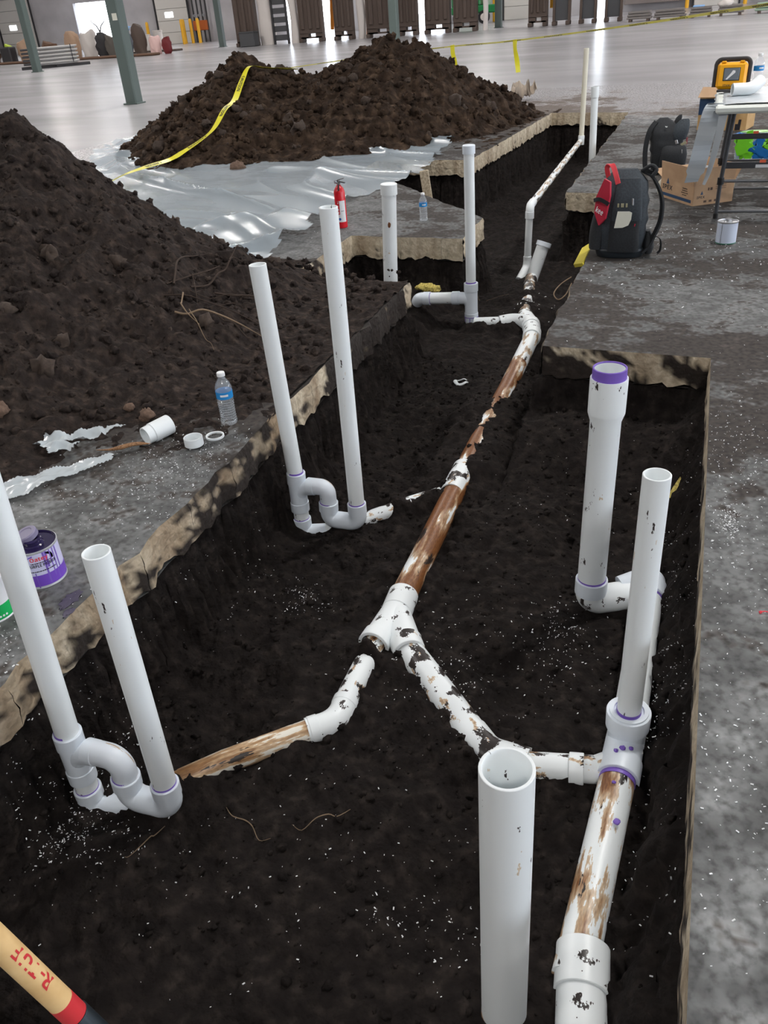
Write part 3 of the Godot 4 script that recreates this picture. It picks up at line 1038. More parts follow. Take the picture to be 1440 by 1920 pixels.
func trap(z: float, x1: float, lean: float, top1: float, x2: float, top2: float, dy: float, label: String) -> void:
	var root := thing("drain_trap", label, "drain trap", Vector3((x1 + x2) / 2, -0.42, z))
	var p := func(x: float, y: float) -> Vector3: return Vector3(x, y + dy, z)
	var sp1 := open_pipe(root, "standpipe", p.call(x1, -0.235), Vector3(x1 + lean, top1, z), R2, M.pvc)
	var sp2 := open_pipe(root, "standpipe", p.call(x2, -0.33), Vector3(x2 + 0.007, top2, z), R2, M.pvc_b)
	# sanitary tee below the taller pipe
	var tee := part("tee", MB.new().tube(line(p.call(x1, -0.335), p.call(x1, -0.235)), [Vector2(0, 0.034), Vector2(0.1, 0.034)], 32).tube(fillet([p.call(x1, -0.30), p.call(x1 + 0.02, -0.262), p.call(x1 + 0.075, -0.252)], 0.05), [Vector2(0, 0.031), Vector2(0.095, 0.033)], 28).moved(-root.position), M.fitting, root)
	hub(root, "tee_hub", p.call(x1, -0.245), p.call(x1 + 0.002, -0.197), R2, M.fitting, 0.0065, tee)
	primer(root, p.call(x1, -0.200), p.call(x1 + 0.0005, -0.190), R2, sp1)
	hub(root, "tee_hub", p.call(x1, -0.368), p.call(x1, -0.328), R2, M.fitting, 0.0065, tee)
	var nip := run(root, "nipple", line(p.call(x1, -0.42), p.call(x1, -0.35)), R2, M.pvc_b)
	primer(root, p.call(x1, -0.408), p.call(x1, -0.402), R2, nip)
	var el := run(root, "elbow", fillet([p.call(x1, -0.41), p.call(x1, -0.475), p.call(x1 + 0.12, -0.465) + Vector3(0, 0, -0.02)], 0.05), 0.0335, M.fitting)
	hub(root, "elbow_hub", p.call(x1, -0.44), p.call(x1, -0.405), R2, M.fitting, 0.0065, el)
	# the trap itself
	var xm := x2 - 0.120
	hub(root, "arm_hub", p.call(x1 + 0.045, -0.252), p.call(x1 + 0.078, -0.252), R2, M.fitting, 0.004, tee)
	var arm := run(root, "trap_arm", fillet([p.call(x1 + 0.07, -0.250), p.call(xm + 0.002, -0.250), p.call(xm + 0.002, -0.33)], 0.058, 14), 0.0325, M.fitting_b)
	var bend := run(root, "trap_bend", fillet([p.call(xm, -0.33), p.call(xm, -0.393), p.call(x2, -0.393), p.call(x2, -0.32)], 0.0599, 16), 0.0345, M.fitting)
	hub(root, "bend_hub", p.call(xm - 0.001, -0.352), p.call(xm + 0.001, -0.315), 0.032, M.fitting, 0.006, bend)
	primer(root, p.call(xm, -0.318), p.call(xm + 0.0005, -0.311), 0.0325, arm)
	hub(root, "bend_hub", p.call(x2, -0.345), p.call(x2, -0.305), R2, M.fitting, 0.0065, bend)
	primer(root, p.call(x2, -0.309), p.call(x2, -0.300), R2, sp2)

func make_pipes() -> void:
	trap(-1.13, -1.362, 0.046, 0.62, -1.098, 0.402, 0.0, "white pipe trap by the purple primer can, with two open standpipes")
	trap(-2.53, -1.352, -0.03, 0.60, -1.107, 0.787, -0.006, "white pipe trap by the water bottle, with two tall open standpipes")

	# the front stand-alone pipe
	var big := thing("standpipe", "thick white open standpipe standing alone near the shovel", "pipe", Vector3(-0.178, -0.43, -0.88))
	open_pipe(big, "pipe", Vector3(-0.179, -0.46, -0.88), Vector3(-0.178, 0.306, -0.88), R3, M.pvc_c, 0.006, 0.5)
	part("mud_ring", MB.new().tube(line(Vector3(-0.179, -0.45, -0.88), Vector3(-0.179, -0.392, -0.88)), [Vector2(0, R3), Vector2(0, R3 + 0.0012), Vector2(0.05, R3 + 0.0009), Vector2(0.058, R3 - 0.001)], 40).moved(-big.position), M.pvc_brown, big, "brown mud round the foot")

	# main drain with its wye
	var md := thing("drain_line", "half-buried mud-stained main drain pipe with a white wye fitting", "drain pipe", Vector3(-0.79, -0.43, -2.2))
	var A := Vector3(-0.786, -0.388, -2.10)
	run(md, "main_pipe", PackedVector3Array([A, Vector3(-0.790, -0.388, -2.45), Vector3(-0.805, -0.392, -3.2), Vector3(-0.805, -0.395, -3.9), Vector3(-0.809, -0.390, -4.25)]), R3, M.pvc_brown)
	run(md, "main_pipe", line(Vector3(-0.808, -0.390, -4.2), Vector3(-0.812, -0.385, -4.62)), R3 + 0.0004, M.pvc_greybrown)
	hub(md, "wye_hub", Vector3(-0.781, -0.388, -2.02), Vector3(-0.787, -0.388, -2.115), R3, M.pvc_spot, 0.007)
	part("wye", MB.new().tube(line(Vector3(-0.797, -0.389, -1.87), Vector3(-0.781, -0.388, -2.03)), [Vector2(0, 0.047), Vector2(0.16, 0.049)], 36).tube(line(Vector3(-0.782, -0.388, -2.02), Vector3(-0.684, -0.388, -1.85)), [Vector2(0, 0.046), Vector2(0.2, 0.048)], 36).moved(-md.position), M.pvc_spot, md)
	hub(md, "wye_hub", Vector3(-0.800, -0.389, -1.845), Vector3(-0.796, -0.389, -1.89), 0.046, M.pvc_spot, 0.006)
	hub(md, "wye_hub", Vector3(-0.678, -0.388, -1.838), Vector3(-0.708, -0.388, -1.89), 0.046, M.pvc_mud, 0.006)
	# the branch to the first trap
	run(md, "branch_pipe", line(Vector3(-0.800, -0.392, -1.87), Vector3(-0.796, -0.39, -1.58)), R2 + 0.004, M.pvc_mud2)
	hub(md, "elbow_hub", Vector3(-0.796, -0.39, -1.60), Vector3(-0.795, -0.39, -1.575), 0.034, M.pvc_spot, 0.004)
	run(md, "elbow", fillet([Vector3(-0.796, -0.39, -1.60), Vector3(-0.792, -0.39, -1.515), Vector3(-0.86, -0.392, -1.462)], 0.09), 0.0365, M.pvc_spot)
	hub(md, "elbow_hub", Vector3(-0.833, -0.391, -1.483), Vector3(-0.855, -0.392, -1.466), 0.0345, M.pvc_spot, 0.004)
	run(md, "branch_pipe", PackedVector3Array([Vector3(-0.84, -0.392, -1.478), Vector3(-1.038, -0.398, -1.303), Vector3(-1.13, -0.412, -1.222), Vector3(-1.2, -0.475, -1.165)]), R2 + 0.003, M.pvc_tan)
	# the branch to the toilet stub
	run(md, "branch_pipe", line(Vector3(-0.69, -0.394, -1.86), Vector3(-0.385, -0.400, -1.545)), R3, M.pvc_mud)
	run(md, "elbow", fillet([Vector3(-0.42, -0.400, -1.58), Vector3(-0.36, -0.402, -1.52), Vector3(-0.25, -0.400, -1.507)], 0.09), R3 + 0.004, M.pvc_mud)
	run(md, "branch_pipe", line(Vector3(-0.27, -0.400, -1.507), Vector3(-0.06, -0.382, -1.53)), 0.036, M.pvc_mud2)
	hub(md, "coupling", Vector3(-0.145, -0.386, -1.516), Vector3(-0.108, -0.384, -1.520), 0.036, M.pvc_mud, 0.006)
	# the line from the second trap
	run(md, "branch_pipe", PackedVector3Array([Vector3(-1.25, -0.462, -2.55), Vector3(-1.10, -0.415, -2.575), Vector3(-0.95, -0.398, -2.71), Vector3(-0.82, -0.400, -2.84)]), R2, M.pvc_mud)
	part("wye", MB.new().tube(line(Vector3(-0.803, -0.390, -2.80), Vector3(-0.806, -0.391, -3.02)), [Vector2(0, R3), Vector2(0, 0.0495), Vector2(0.22, 0.0495), Vector2(0.22, R3)], 32).moved(-md.position), M.pvc_mud, md)
	# the far fitting and the run beyond
	hub(md, "wye_hub", Vector3(-0.812, -0.385, -4.60), Vector3(-0.826, -0.385, -4.70), R3, M.pvc_spot, 0.008)
	part("wye", MB.new().tube(fillet([Vector3(-0.82, -0.385, -4.66), Vector3(-0.855, -0.385, -4.82), Vector3(-0.93, -0.39, -5.0)], 0.2), [Vector2(0, 0.049), Vector2(0.34, 0.048)], 32).tube(fillet([Vector3(-0.87, -0.385, -4.85), Vector3(-0.97, -0.385, -4.90), Vector3(-1.06, -0.392, -4.85)], 0.1), [Vector2(0, 0.043), Vector2(0.2, 0.042)], 28).moved(-md.position), M.pvc_spot, md)
	hub(md, "wye_hub", Vector3(-0.845, -0.385, -4.775), Vector3(-0.858, -0.385, -4.83), 0.047, M.pvc_spot, 0.007)
	run(md, "branch_pipe", line(Vector3(-1.04, -0.392, -4.86), Vector3(-1.21, -0.405, -4.86)), 0.036, M.pvc_spot)
	run(md, "main_pipe", PackedVector3Array([Vector3(-0.92, -0.39, -4.97), Vector3(-0.97, -0.41, -5.3), Vector3(-1.06, -0.44, -5.95)]), R3, M.pvc_buried)

	# the line along the right side of the trench
	var rl := thing("drain_line", "mud-stained white drain pipe with purple-splashed tee and a tall open standpipe", "drain pipe", Vector3(-0.02, -0.43, -1.62))
	run(rl, "pipe", line(Vector3(-0.058, -0.392, -0.98), Vector3(-0.020, -0.372, -1.56)), R3, M.pvc_brown2)
	hub(rl, "tee_hub", Vector3(-0.023, -0.372, -1.50), Vector3(-0.020, -0.371, -1.56), R3, M.fitting, 0.009)
	primer(rl, Vector3(-0.024, -0.3725, -1.488), Vector3(-0.023, -0.372, -1.502), R3)
	part("tee", MB.new().tube(line(Vector3(-0.021, -0.371, -1.55), Vector3(-0.012, -0.366, -1.74)), [Vector2(0, 0.05), Vector2(0.19, 0.049)], 36).tube(line(Vector3(-0.016, -0.37, -1.63), Vector3(-0.016, -0.285, -1.63)), [Vector2(0, 0.047), Vector2(0.03, 0.047), Vector2(0.085, 0.049)], 36).moved(-rl.position), M.fitting, rl)
	part("bushing", MB.new().tube(line(Vector3(-0.016, -0.31, -1.63), Vector3(-0.016, -0.235, -1.63)), [Vector2(0, 0.046), Vector2(0.002, 0.055), Vector2(0.05, 0.056), Vector2(0.0515, 0.055), Vector2(0.0515, 0.049), Vector2(0.056, 0.0485), Vector2(0.056, 0.038), Vector2(0.05, 0.037), Vector2(0.05, R2)], 40).moved(-rl.position), M.fitting, rl)
	primer(rl, Vector3(-0.016, -0.262, -1.63), Vector3(-0.016, -0.250, -1.63), R2)
	open_pipe(rl, "standpipe", Vector3(-0.016, -0.29, -1.63), Vector3(-0.014, 0.435, -1.63), R2, M.pvc_b)
	run(rl, "pipe", line(Vector3(-0.012, -0.366, -1.72), Vector3(-0.002, -0.350, -2.30)), R3, M.pvc_c)
	hub(rl, "elbow_hub", Vector3(-0.003, -0.351, -2.235), Vector3(-0.002, -0.350, -2.30), R3, M.fitting, 0.009)
	primer(rl, Vector3(-0.003, -0.351, -2.225), Vector3(-0.003, -0.351, -2.238), R3)
	run(rl, "elbow", fillet([Vector3(-0.002, -0.350, -2.29), Vector3(0.0, -0.36, -2.36), Vector3(-0.09, -0.385, -2.31)], 0.05), 0.047, M.fitting)
	run(rl, "side_inlet", line(Vector3(-0.07, -0.386, -1.527), Vector3(-0.03, -0.376, -1.55)), 0.042, M.pvc_mud)
	for d in [[-0.035, -0.318, -1.545, 0.006], [-0.02, -0.315, -1.555, 0.008], [0.0, -0.322, -1.565, 0.006], [-0.012, -0.331, -1.34, 0.009], [-0.03, -0.326, -1.45, 0.005], [-0.005, -0.325, -1.53, 0.005]]:
		part("primer_drip", MB.new().lump(Vector3(d[0], d[1], d[2]) - rl.position, Vector3(d[3], 0.0035, d[3]), rough, 0.4, d[0] * 50.0), M.primer, rl)
	# the big coupling at its near end
	hub(rl, "coupling", Vector3(-0.047, -0.388, -1.05), Vector3(-0.038, -0.392, -0.955), R3, M.pvc_spot, 0.011)
	part("coupling", MB.new().tube(PackedVector3Array([Vector3(-0.04, -0.391, -0.97), Vector3(-0.025, -0.40, -0.86), Vector3(-0.02, -0.43, -0.76)]), [Vector2(0, 0.05), Vector2(0.12, 0.0505), Vector2(0.21, 0.05), Vector2(0.21, 0)], 36).moved(-rl.position), M.pvc_spot, rl)

	# toilet stub with a purple-primed bell
	var ts := thing("standpipe", "white stub pipe with a wide bell end and purple-primed rim", "pipe", Vector3(-0.178, -0.43, -2.25))
	part("pipe", MB.new().tube(line(Vector3(-0.184, -0.34, -2.25), Vector3(-0.176, 0.388, -2.25)), [Vector2(0, R3), Vector2(0.595, R3), Vector2(0.62, 0.0525), Vector2(0.626, 0.0530), Vector2(0.725, 0.0530), Vector2(0.728, 0.0525), Vector2(0.728, 0.044)], 40).moved(-ts.position), M.pvc_speck, ts)
	part("primed_rim", MB.new().tube(line(Vector3(-0.176, 0.38, -2.25), Vector3(-0.176, 0.418, -2.25)), [Vector2(0, 0.0485), Vector2(0.037, 0.0475), Vector2(0.038, 0.0465), Vector2(0.038, 0.0435), Vector2(0.036, 0.043), Vector2(0.034, 0.0425)], 40).moved(-ts.position), M.primer, ts, "purple primer painted round the rim")
	part("inner_wall", MB.new().tube(line(Vector3(-0.178, 0.1, -2.25), Vector3(-0.176, 0.415, -2.25)), [Vector2(0.315, 0.0428), Vector2(0.0, 0.0428), Vector2(0, 0)], 40).moved(-ts.position), M.pvc, ts)
	primer(ts, Vector3(-0.183, -0.318, -2.25), Vector3(-0.183, -0.306, -2.25), R3)
	hub(ts, "elbow_hub", Vector3(-0.184, -0.365, -2.25), Vector3(-0.183, -0.312, -2.25), R3, M.fitting, 0.007)
	run(ts, "elbow", fillet([Vector3(-0.184, -0.33, -2.25), Vector3(-0.184, -0.400, -2.25), Vector3(-0.05, -0.388, -2.30)], 0.05), 0.048, M.pvc_spot)

	# capped pipes further back
	var cp := thing("capped_standpipe", "thick white capped standpipe with a brown spot, in the side notch", "pipe", Vector3(-1.76, -0.35, -4.97))
	run(cp, "pipe", line(Vector3(-1.79, -0.36, -4.97), Vector3(-1.755, 0.37, -4.97)), R3, M.pvc_speck)
	cap_on(cp, Vector3(-1.756, 0.335, -4.97), Vector3(-1.754, 0.398, -4.97), R3, M.pvc)
	part("brown_spot", MB.new().lump(Vector3(-1.752, 0.165, -4.9265) - cp.position, Vector3(0.010, 0.016, 0.003), rough, 0.5, 2.0), M.rust, cp)
	var br := thing("capped_standpipe", "slim white capped standpipe on a tee with a sideways stub", "pipe", Vector3(-1.24, -0.43, -4.9))
	run(br, "pipe", line(Vector3(-1.241, -0.22, -4.9), Vector3(-1.241, 0.59, -4.9)), R2, M.pvc)
	cap_on(br, Vector3(-1.241, 0.565, -4.9), Vector3(-1.241, 0.612, -4.9), R2, M.fitting)
	hub(br, "tee_hub", Vector3(-1.241, -0.215, -4.9), Vector3(-1.241, -0.165, -4.9), 0.037, M.fitting, 0.006)
	primer(br, Vector3(-1.241, -0.166, -4.9), Vector3(-1.241, -0.158, -4.9), R2)
	part("tee", MB.new().tube(line(Vector3(-1.241, -0.36, -4.9), Vector3(-1.241, -0.20, -4.9)), [Vector2(0, 0.0395), Vector2(0.16, 0.0395)], 32).tube(fillet([Vector3(-1.241, -0.31, -4.9), Vector3(-1.26, -0.262, -4.9), Vector3(-1.34, -0.262, -4.9)], 0.05), [Vector2(0, 0.036), Vector2(0.12, 0.037)], 28).moved(-br.position), M.fitting, br)
	hub(br, "tee_hub", Vector3(-1.315, -0.262, -4.9), Vector3(-1.36, -0.264, -4.9), 0.035, M.fitting, 0.006)
	run(br, "stub_pipe", line(Vector3(-1.34, -0.263, -4.9), Vector3(-1.53, -0.272, -4.9)), 0.036, M.pvc_b)
	primer(br, Vector3(-1.497, -0.2705, -4.9), Vector3(-1.503, -0.2708, -4.9), 0.036)
	hub(br, "end_hub", Vector3(-1.50, -0.271, -4.9), Vector3(-1.545, -0.273, -4.9), 0.036, M.fitting, 0.005)
	part("end_elbow", MB.new().tube(fillet([Vector3(-1.53, -0.272, -4.9), Vector3(-1.575, -0.274, -4.9), Vector3(-1.60, -0.31, -4.93)], 0.04), [Vector2(0, 0.038), Vector2(0.085, 0.038), Vector2(0.085, 0.03), Vector2(0.04, 0.03)], 28).moved(-br.position), M.fitting, br)
	hub(br, "elbow_hub", Vector3(-1.241, -0.405, -4.9), Vector3(-1.241, -0.35, -4.9), 0.036, M.fitting, 0.006)
	for k in 7:
		var an := TAU * k / 7.0
		part("primer_mark", MB.new().box(Vector3(sin(an) * 0.0425 - 1.241, -0.39, cos(an) * 0.0425 - 4.9) - br.position, Vector3(0.004, 0.026, 0.001), Basis(Vector3.UP, an)), M.primer, br)
	primer(br, Vector3(-1.241, -0.376, -4.9), Vector3(-1.241, -0.372, -4.9), 0.0425)
	run(br, "elbow", fillet([Vector3(-1.241, -0.37, -4.9), Vector3(-1.241, -0.43, -4.9), Vector3(-1.13, -0.418, -4.87)], 0.05), 0.0385, M.pvc_spot)

	# the runs in the far part of the trench
	var gp := thing("raised_drain", "thin white pipe rising in the far trench and running back level", "pipe", Vector3(-1.15, -0.5, -6.3))
	run(gp, "riser", line(Vector3(-1.155, -0.40, -6.29), Vector3(-1.142, -0.04, -6.28)), 0.026, M.pvc)
	hub(gp, "elbow_hub", Vector3(-1.143, -0.10, -6.28), Vector3(-1.142, -0.05, -6.28), 0.026, M.pvc, 0.006)
	run(gp, "elbow", fillet([Vector3(-1.142, -0.08, -6.28), Vector3(-1.141, -0.012, -6.285), Vector3(-1.146, -0.015, -6.42)], 0.04), 0.030, M.pvc)
	run(gp, "level_pipe", line(Vector3(-1.143, -0.014, -6.36), Vector3(-1.215, -0.055, -9.46)), 0.026, M.pvc_tan2)
	hub(gp, "elbow_hub", Vector3(-1.155, -0.42, -6.29), Vector3(-1.155, -0.375, -6.29), 0.026, M.pvc, 0.004)
	run(gp, "elbow", fillet([Vector3(-1.155, -0.40, -6.29), Vector3(-1.158, -0.455, -6.28), Vector3(-1.19, -0.52, -6.16)], 0.08), 0.029, M.pvc)
	var ft := thing("standpipe", "thin white pipe rising tall from the far end of the trench", "pipe", Vector3(-1.21, -0.1, -9.5))
	hub(ft, "foot_hub", Vector3(-1.209, -0.09, -9.5), Vector3(-1.208, 0.0, -9.5), 0.026, M.pvc, 0.006)
	open_pipe(ft, "pipe", Vector3(-1.208, -0.02, -9.5), Vector3(-1.2, 0.79, -9.5), 0.0255, M.pvc_cream)
	var f2 := thing("standpipe", "white bell-ended pipe leaning at the edge of the far trench", "pipe", Vector3(-1.03, -0.45, -9.0))
	open_pipe(f2, "pipe", Vector3(-1.024, -0.52, -9.0), Vector3(-1.038, 0.46, -9.0), 0.033, M.pvc)
	hub(f2, "bell", Vector3(-1.0372, 0.40, -9.0), Vector3(-1.039, 0.495, -9.0), 0.033, M.pvc, 0.004)
	var gs := thing("pipe_stub", "short thick pipe stub with a flared white rim leaning out of the soil", "pipe", Vector3(-1.06, -0.45, -5.95))
	open_pipe(gs, "pipe", Vector3(-1.075, -0.50, -5.93), Vector3(-0.99, -0.21, -6.03), R3, M.pvc_b, 0.004, 0.2)
	part("rim", MB.new().tube(line(Vector3(-0.9965, -0.232, -6.022), Vector3(-0.988, -0.203, -6.032)), [Vector2(0, R3), Vector2(0, 0.0525), Vector2(0.03, 0.0525), Vector2(0.031, 0.05), Vector2(0.031, 0.042)], 32).moved(-gs.position), M.fitting, gs)

# ---------------------------------------------------------------- small things
func water_bottle(at: Vector3, label: String, s := 1.0, lean := 0.0) -> Node3D:
	var o := thing("water_bottle", label, "bottle", at)
	o.rotation.z = lean
	var pr: Array = [Vector2(0.0, 0.0), Vector2(0.004, 0.012), Vector2(0.0, 0.024), Vector2(0.004, 0.030), Vector2(0.010, 0.032)]
	for k in 9:
		pr.append(Vector2(0.016 + k * 0.0095, 0.0318 - 0.0012 * sin(k / 8.0 * PI)))
		pr.append(Vector2(0.0205 + k * 0.0095, 0.0296 - 0.0014 * sin(k / 8.0 * PI)))
	pr.append_array([Vector2(0.104, 0.0318), Vector2(0.108, 0.0305), Vector2(0.136, 0.0305), Vector2(0.140, 0.0318), Vector2(0.152, 0.0305), Vector2(0.165, 0.026), Vector2(0.176, 0.0185), Vector2(0.184, 0.0138), Vector2(0.190, 0.0128), Vector2(0.191, 0.0155), Vector2(0.193, 0.0155), Vector2(0.194, 0.012)])
	var sc := Vector3(s, s, s)
	var b := part("body", MB.new().lathe(pr, 24), M.clear, o)
	b.scale = sc
	var l := part("wrapper", MB.new().lathe([Vector2(0.1085, 0.031), Vector2(0.109, 0.0314), Vector2(0.1355, 0.0314), Vector2(0.136, 0.031)], 24), M.bottle_blue, o, "bright blue paper band")
	l.scale = sc
	var w := part("band_mark", bent(patch(0.03, 0.008, 8, 0.0006), 0.0314, 0.5).moved(Vector3(0, 0.124, 0)), M.white, o)
	w.scale = sc
	var c := part("cap", MB.new().lathe([Vector2(0.1925, 0.0148), Vector2(0.194, 0.0152), Vector2(0.205, 0.0150), Vector2(0.207, 0.0140), Vector2(0.2075, 0)], 24), M.white, o)
	c.scale = sc
	return o

func make_cans() -> void:
	# purple primer
	var o := thing("primer_can", "dented metal can of purple primer with dark stained top", "can", Vector3(-1.635, 0, -1.475), 0.5)
	var r := 0.062
	part("body", MB.new().lathe([Vector2(0.0, 0.0), Vector2(0.0, r), Vector2(0.003, r + 0.002), Vector2(0.006, r), Vector2(0.112, r), Vector2(0.115, r + 0.0022), Vector2(0.119, r + 0.0022), Vector2(0.120, r)], 40), M.can_grey, o)
	part("lid", MB.new().lathe([Vector2(0.1185, r + 0.001), Vector2(0.1185, r - 0.003), Vector2(0.115, r - 0.004), Vector2(0.115, 0.03), Vector2(0.118, 0.026), Vector2(0.118, 0.0)], 40), M.primer_dark, o, "glossy dark purple stained lid")
	part("neck", MB.new().lathe([Vector2(0.117, 0.026), Vector2(0.121, 0.026), Vector2(0.122, 0.025), Vector2(0.125, 0.026), Vector2(0.126, 0.025), Vector2(0.129, 0.026), Vector2(0.131, 0.022), Vector2(0.131, 0.014), Vector2(0.12, 0.014)], 32), M.primer_dark, o)
	var cp := part("screw_cap", MB.new().lathe([Vector2(0.0, 0.0), Vector2(0.0, 0.031), Vector2(0.013, 0.031), Vector2(0.016, 0.028), Vector2(0.016, 0.020), Vector2(0.014, 0.018), Vector2(0.014, 0.0)], 32), M.cap_grey, o, "grey screw cap tilted on the neck")
	cp.position = Vector3(-0.012, 0.130, -0.014)
	cp.rotation = Vector3(0.12, 0, 0.26)
	var wr := part("paper_wrapper", bent(patch(0.215, 0.104, 24, 0.0006), r, 0.42).moved(Vector3(0, 0.061, 0)), M.label_lilac, o)
	part("purple_band", bent(patch(0.170, 0.036, 24, 0.0010), r, 0.50).moved(Vector3(0, 0.027, 0)), M.purple_print, wr)
	part("brand_print", bent(words("Oatey", 0.048, 0.017, 0.0014), r, 0.34).moved(Vector3(0, 0.095, 0)), M.red_print, wr)
	part("print", bent(words("PURPLE PRIMER", 0.078, 0.0095, 0.0014), r, 0.42).moved(Vector3(0, 0.076, 0)), M.ink, wr)
	part("print", bent(print_line(0.056, 0.004, 0.0014), r, 0.40).moved(Vector3(0, 0.0845, 0)), M.ink, wr)
	part("print", bent(print_line(0.07, 0.004, 0.0014), r, 0.42).moved(Vector3(0, 0.058, 0)), M.ink, wr)
	for d in [[0.02, 0.05, 0.003], [0.55, 0.10, 0.005], [0.85, 0.085, 0.003], [1.02, 0.098, 0.003], [1.18, 0.07, 0.004], [-0.28, 0.03, 0.004], [0.66, 0.05, 0.006]]:
		var y0: float = 0.113 - d[1] if d[0] > 0.4 else 0.004
		part("primer_drip", bent(patch(d[2], d[1], 2, 0.0013), r, d[0]).moved(Vector3(0, y0 + d[1] / 2, 0)), M.primer, o)
	part("purple_arc", bent(MB.new().strip(spline([Vector3(-0.036, 0.080, 0.0013), Vector3(-0.033, 0.1, 0.0013), Vector3(-0.015, 0.1085, 0.0013)], 5), PackedVector3Array([Vector3(0.002, 0, 0), Vector3(0.002, 0, 0), Vector3(0.002, 0, 0), Vector3(0.002, 0, 0), Vector3(0.002, 0, 0), Vector3(0.002, 0.001, 0), Vector3(0.002, 0.002, 0), Vector3(0.001, 0.002, 0), Vector3(0.001, 0.002, 0), Vector3(0, 0.002, 0), Vector3(0, 0.002, 0)])), r, 0.34), M.purple_print, o)
	part("purple_arc", bent(MB.new().strip(spline([Vector3(0.036, 0.085, 0.0013), Vector3(0.034, 0.1, 0.0013), Vector3(0.02, 0.1085, 0.0013)], 5), PackedVector3Array([Vector3(0.003, 0, 0), Vector3(0.003, 0, 0), Vector3(0.003, 0, 0), Vector3(0.003, 0, 0), Vector3(0.003, 0, 0), Vector3(0.003, 0.001, 0), Vector3(0.003, 0.002, 0), Vector3(0.002, 0.003, 0), Vector3(0.001, 0.003, 0), Vector3(0, 0.003, 0), Vector3(0, 0.003, 0)])), r, 0.34), M.purple_print, o)
	single("primer_stain", MB.new().lump(Vector3.ZERO, Vector3(0.022, 0.0012, 0.04), rough, 0.9, 4.0, 8, 18).lump(Vector3(0.03, 0, 0.05), Vector3(0.012, 0.0012, 0.02), rough, 0.9, 6.0, 8, 14), M.primer_faint, "faint purple primer stain on the slab edge by the can", "stain", Vector3(-1.49, 0.0005, -1.40))
	# green-banded cement can, mostly hidden behind the standpipe
	o = thing("cement_can", "white can with a bright green lower band behind the standpipe", "can", Vector3(-1.66, 0, -1.30))
	r = 0.055
	part("body", MB.new().lathe([Vector2(0.0, 0.0), Vector2(0.0, r), Vector2(0.003, r + 0.002), Vector2(0.006, r), Vector2(0.112, r), Vector2(0.115, r + 0.002), Vector2(0.12, r + 0.002), Vector2(0.12, r - 0.003), Vector2(0.116, r - 0.004), Vector2(0.116, 0.025), Vector2(0.128, 0.025), Vector2(0.128, 0.0)], 36), M.label_white, o)
	part("green_band", bent(patch(0.24, 0.042, 28, 0.0008), r, 0.7).moved(Vector3(0, 0.028, 0)), M.green_print, o)
	part("print", bent(print_line(0.05, 0.016, 0.0012), r, 0.85).moved(Vector3(0, 0.085, 0)), M.blue_print, o)
	for k in 9:
		part("dot", MB.new().lathe([Vector2(0, 0.0032), Vector2(0.0006, 0.003), Vector2(0.0008, 0)], 10, Vector3(sin(0.1 + k * 0.16) * (r + 0.0008), 0.016, cos(0.1 + k * 0.16) * (r + 0.0008)), Vector3(sin(0.1 + k * 0.16), 0, cos(0.1 + k * 0.16))), M.label_white, o)
	# plain white can by the table
	o = thing("white_can", "plain white tin can with green bottom rim beside the table leg", "can", Vector3(0.18, 0, -5.27))
	r = 0.056
	part("body", MB.new().lathe([Vector2(0.006, 0.0), Vector2(0.006, r), Vector2(0.117, r), Vector2(0.117, 0.0)], 36), M.label_bluewhite, o)
	part("bottom_rim", MB.new().lathe([Vector2(0.0, 0.0), Vector2(0.0, r), Vector2(0.003, r + 0.002), Vector2(0.007, r + 0.0005)], 36), M.green_dark, o, "dark green bottom rim")
	part("lid", MB.new().lathe([Vector2(0.116, r + 0.0005), Vector2(0.119, r + 0.002), Vector2(0.122, r + 0.002), Vector2(0.122, r - 0.003), Vector2(0.118, r - 0.004), Vector2(0.118, 0.024), Vector2(0.121, 0.022), Vector2(0.121, 0.0)], 36), M.tin, o)
	part("screw_cap", MB.new().lathe([Vector2(0.121, 0.018), Vector2(0.133, 0.018), Vector2(0.135, 0.015), Vector2(0.135, 0)], 20), M.tin, o)
	part("seam", bent(patch(0.002, 0.108, 1, 0.0008), r, -0.55).moved(Vector3(0, 0.062, 0)), M.ink, o)

